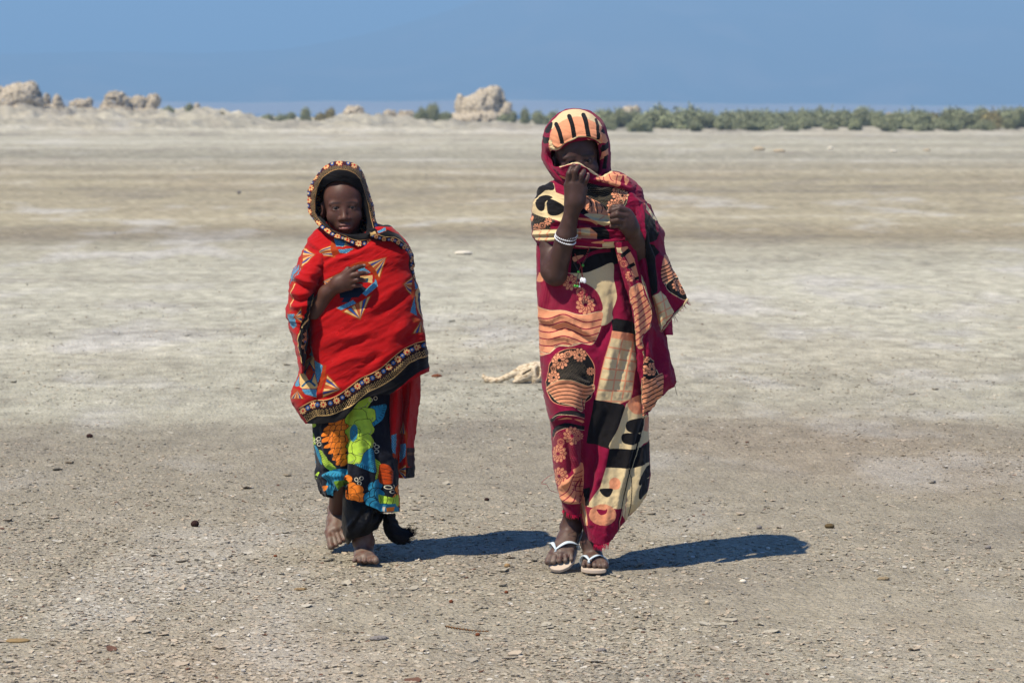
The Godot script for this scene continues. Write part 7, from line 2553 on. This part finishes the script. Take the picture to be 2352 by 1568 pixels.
func build_small_things() -> void:
	# a bleached, twisted piece of driftwood half hidden behind the taller person
	base = on_ground(1200, 877)
	field(bv(560, 900, -0.10), bv(1960, 440, 0.10), 0.004)
	chain([bv(622, 700, 0.0), bv(640, 740, 0.005), bv(690, 795, 0.01), bv(790, 822, 0.01), bv(920, 800, 0.01), bv(1080, 735, 0.015), bv(1230, 660, 0.015), bv(1350, 600, 0.01)], [0.007, 0.011, 0.013, 0.014, 0.015, 0.017, 0.018, 0.021], 0.01)
	chain([bv(630, 720, -0.03), bv(760, 780, -0.02), bv(900, 790, -0.01)], [0.006, 0.009, 0.012], 0.01)
	chain([bv(1330, 605, 0.0), bv(1450, 580, 0.0), bv(1600, 560, -0.02), bv(1700, 580, -0.03), bv(1900, 660, -0.02)], [0.020, 0.022, 0.030, 0.034, 0.026], 0.015)
	chain([bv(1540, 640, 0.0), bv(1440, 720, 0.02), bv(1330, 780, 0.03), bv(1200, 838, 0.04)], [0.034, 0.028, 0.018, 0.009], 0.015)
	chain([bv(1560, 640, 0.0), bv(1630, 700, 0.015), bv(1610, 790, 0.03), bv(1585, 835, 0.035)], [0.036, 0.030, 0.018, 0.011], 0.015)
	chain([bv(1750, 620, -0.03), bv(1850, 720, 0.0), bv(1880, 835, 0.02)], [0.030, 0.026, 0.015], 0.015)
	ell(bv(1590, 640, 0.0), Vector3(0.075, 0.034, 0.04), 0.03)
	ell(bv(1400, 690, 0.01), Vector3(0.05, 0.016, 0.025), 0.03, false, Basis(Vector3.BACK, 0.45))
	ell(bv(1660, 650, 0.04), Vector3(0.012, 0.032, 0.03), 0.01, true)
	ell(bv(1440, 650, 0.03), Vector3(0.035, 0.006, 0.02), 0.006, true, Basis(Vector3.BACK, 0.5))
	var nz := FastNoiseLite.new()
	nz.seed = 70
	nz.frequency = 1.0
	nz.fractal_octaves = 3
	for z in fn.z:
		for y in fn.y:
			var row := (z * fn.y + y) * fn.x
			for x in fn.x:
				var d := fd[row + x]
				if absf(d) < 0.03:
					var p := fo + Vector3(x, y, z) * fc
					fd[row + x] = d + 0.0028 * nz.get_noise_3d(p.x * 3.0, p.y * 14.0 - p.x * 3.0, p.z * 10.0)
	var made := nets(PackedVector3Array(), PackedVector3Array(), PackedInt32Array())
	var wood := put("driftwood", mesh_of(made[0], made[1], made[2]), bone_material())
	wood.position = base
	tag(wood, "bleached twisted driftwood lying behind the taller person", "driftwood")
	# stones and droppings one can pick out, [x, y, half width, half height, colour, name, label]
	var brown := Color(0.20, 0.135, 0.12)
	var tan := Color(0.68, 0.62, 0.52)
	var pale := Color(0.80, 0.77, 0.70)
	var grey := Color(0.46, 0.44, 0.42)
	var rust := Color(0.42, 0.25, 0.17)
	var list := [
		[447, 1204, 10, 8.5, brown, "round dark brown stone on the crust left of the smaller person"],
		[205, 1003, 8, 5.5, brown, "dark brown stone far left, above the round one"],
		[1003, 861, 13, 5, rust, "reddish flat stone right of the red shawl hem"],
		[1064, 583, 22, 5, pale, "whitish slab on the far plain between the two people"],
		[548, 444, 5, 4, grey, "dark speck of stone on the far beige plain left of the hooded head"],
		[1744, 346, 14, 6, tan, "tan boulder in the middle distance right of the striped hood"],
		[1790, 348, 15, 4.5, tan, "flatter tan boulder next to the middle distance one"],
		[1908, 343, 7, 4, pale, "pale boulder in the middle distance, third from the striped hood"],
		[2052, 349, 10, 3, pale, "pale low boulder in the far plain toward the right"],
		[2130, 347, 9, 3.5, tan, "rightmost of the pale boulders in the far plain"],
		[1906, 1208, 12, 6, Color(0.34, 0.29, 0.20), "dark olive stone right of the longer shadow"],
		[1744, 1211, 7, 5, grey, "small grey stone standing on edge above the longer shadow"],
		[1765, 1258, 5, 4, pale, "tiny pale stone at the edge of the longer shadow"],
		[1185, 1260, 5, 3, grey, "tiny grey stone inside the shorter shadow"],
		[1165, 1299, 7.5, 5.5, Color(0.56, 0.46, 0.33), "rounded tan pebble between the two shadows"],
		[1163, 1357, 5, 4, rust, "reddish brown dropping in the foreground centre, upper of a close pair"],
		[1036, 1380, 5, 5, rust, "reddish brown dropping in the foreground left of centre"],
		[1278, 1710, 5, 4, rust, "reddish dropping at the very bottom"],
		[1097, 1455, 6, 4.5, rust, "reddish brown dropping just under the dry stick"],
		[181, 1379, 8, 6, pale, "pale pebble in the left foreground"],
		[279, 1379, 6, 5, pale, "smaller pale pebble right of the left foreground one"],
		[632, 1277, 5, 3, rust, "small rusty pebble left of the lifted bare foot"],
		[1390, 2290, 5, 3, grey, "grey stone below the frame"],
		[1707, 1335, 8, 5, pale, "pale pebble right of the sandals"],
		[1625, 1385, 6, 5, tan, "tan pebble below the longer shadow"],
		[2270, 1258, 8, 5, grey, "grey stone at the right edge beyond the shadows"],
		[1118, 1148, 6, 4, brown, "dark chip of stone midway between the two people"],
		[870, 1462, 24, 6, grey, "curled slab of grey mud crust in the foreground left of the stick"],
		[1380, 1493, 14, 5, grey, "grey flat stone below the sandals near the bottom"],
		[40, 1470, 30, 5, Color(0.52, 0.44, 0.31), "long tan flake of crust at the left edge"],
		[690, 1352, 16, 4, Color(0.50, 0.42, 0.30), "tan curled flake of crust left of the bare front foot"],
		[2030, 1330, 16, 5, Color(0.52, 0.46, 0.36), "tan curled flake of crust on the right foreground"]]
	var k := 0
	for s in list:
		k += 1
		if s[1] > 1568:
			continue
		var g := on_ground(s[0], s[1])
		var px := -g.z / F
		var flat_one: bool = s[3] < s[2] * 0.45
		var rad := Vector3(s[2] * px, s[3] * px, s[2] * px * (0.8 if not flat_one else 0.6))
		var o := put(numbered("stone"), stone_mesh(400 + k, rad, rad.y * (0.35 if flat_one else 0.12), maxf(rad.x, rad.y) / 11.0), plain(s[4], 0.9, 0.25))
		o.position = Vector3(g.x, ground_y(g.x, g.z) + rad.y * (0.5 if flat_one else 0.75), g.z)
		o.rotation.y = 0.4 * chash(k)
		tag(o, s[5], "stone", "stones lying on the plain")
	# dry stick
	base = on_ground(1075, 1450)
	var stick := put("dry_stick", tube(curve3([at3(0, 1022, 1441, 0.0), at3(0, 1050, 1446, 0.0), at3(0, 1085, 1451, 0.0), at3(0, 1122, 1453, 0.0)], 5), 0.0048, 0.0024, 7), plain(Color(0.50, 0.37, 0.25), 0.9))
	stick.position = base + Vector3(0, 0.004, 0)
	tag(stick, "thin dry brown stick lying in the foreground centre", "stick")

func _ready() -> void:
	noise_a.seed = 1
	noise_a.frequency = 0.016
	noise_a.fractal_octaves = 3
	noise_b.seed = 2
	noise_b.frequency = 0.03
	noise_b.fractal_octaves = 4
	noise_c.seed = 3
	noise_c.frequency = 0.04
	noise_c.fractal_octaves = 4
	streak.seed = 8
	streak.frequency = 0.045
	streak.fractal_octaves = 7
	streak.fractal_gain = 0.66
	set_view_and_light()
	build_ground()
	build_far()
	build_rocks()
	build_bushes()
	build_flakes()
	build_small_child()
	build_tall_child()
	build_small_things()
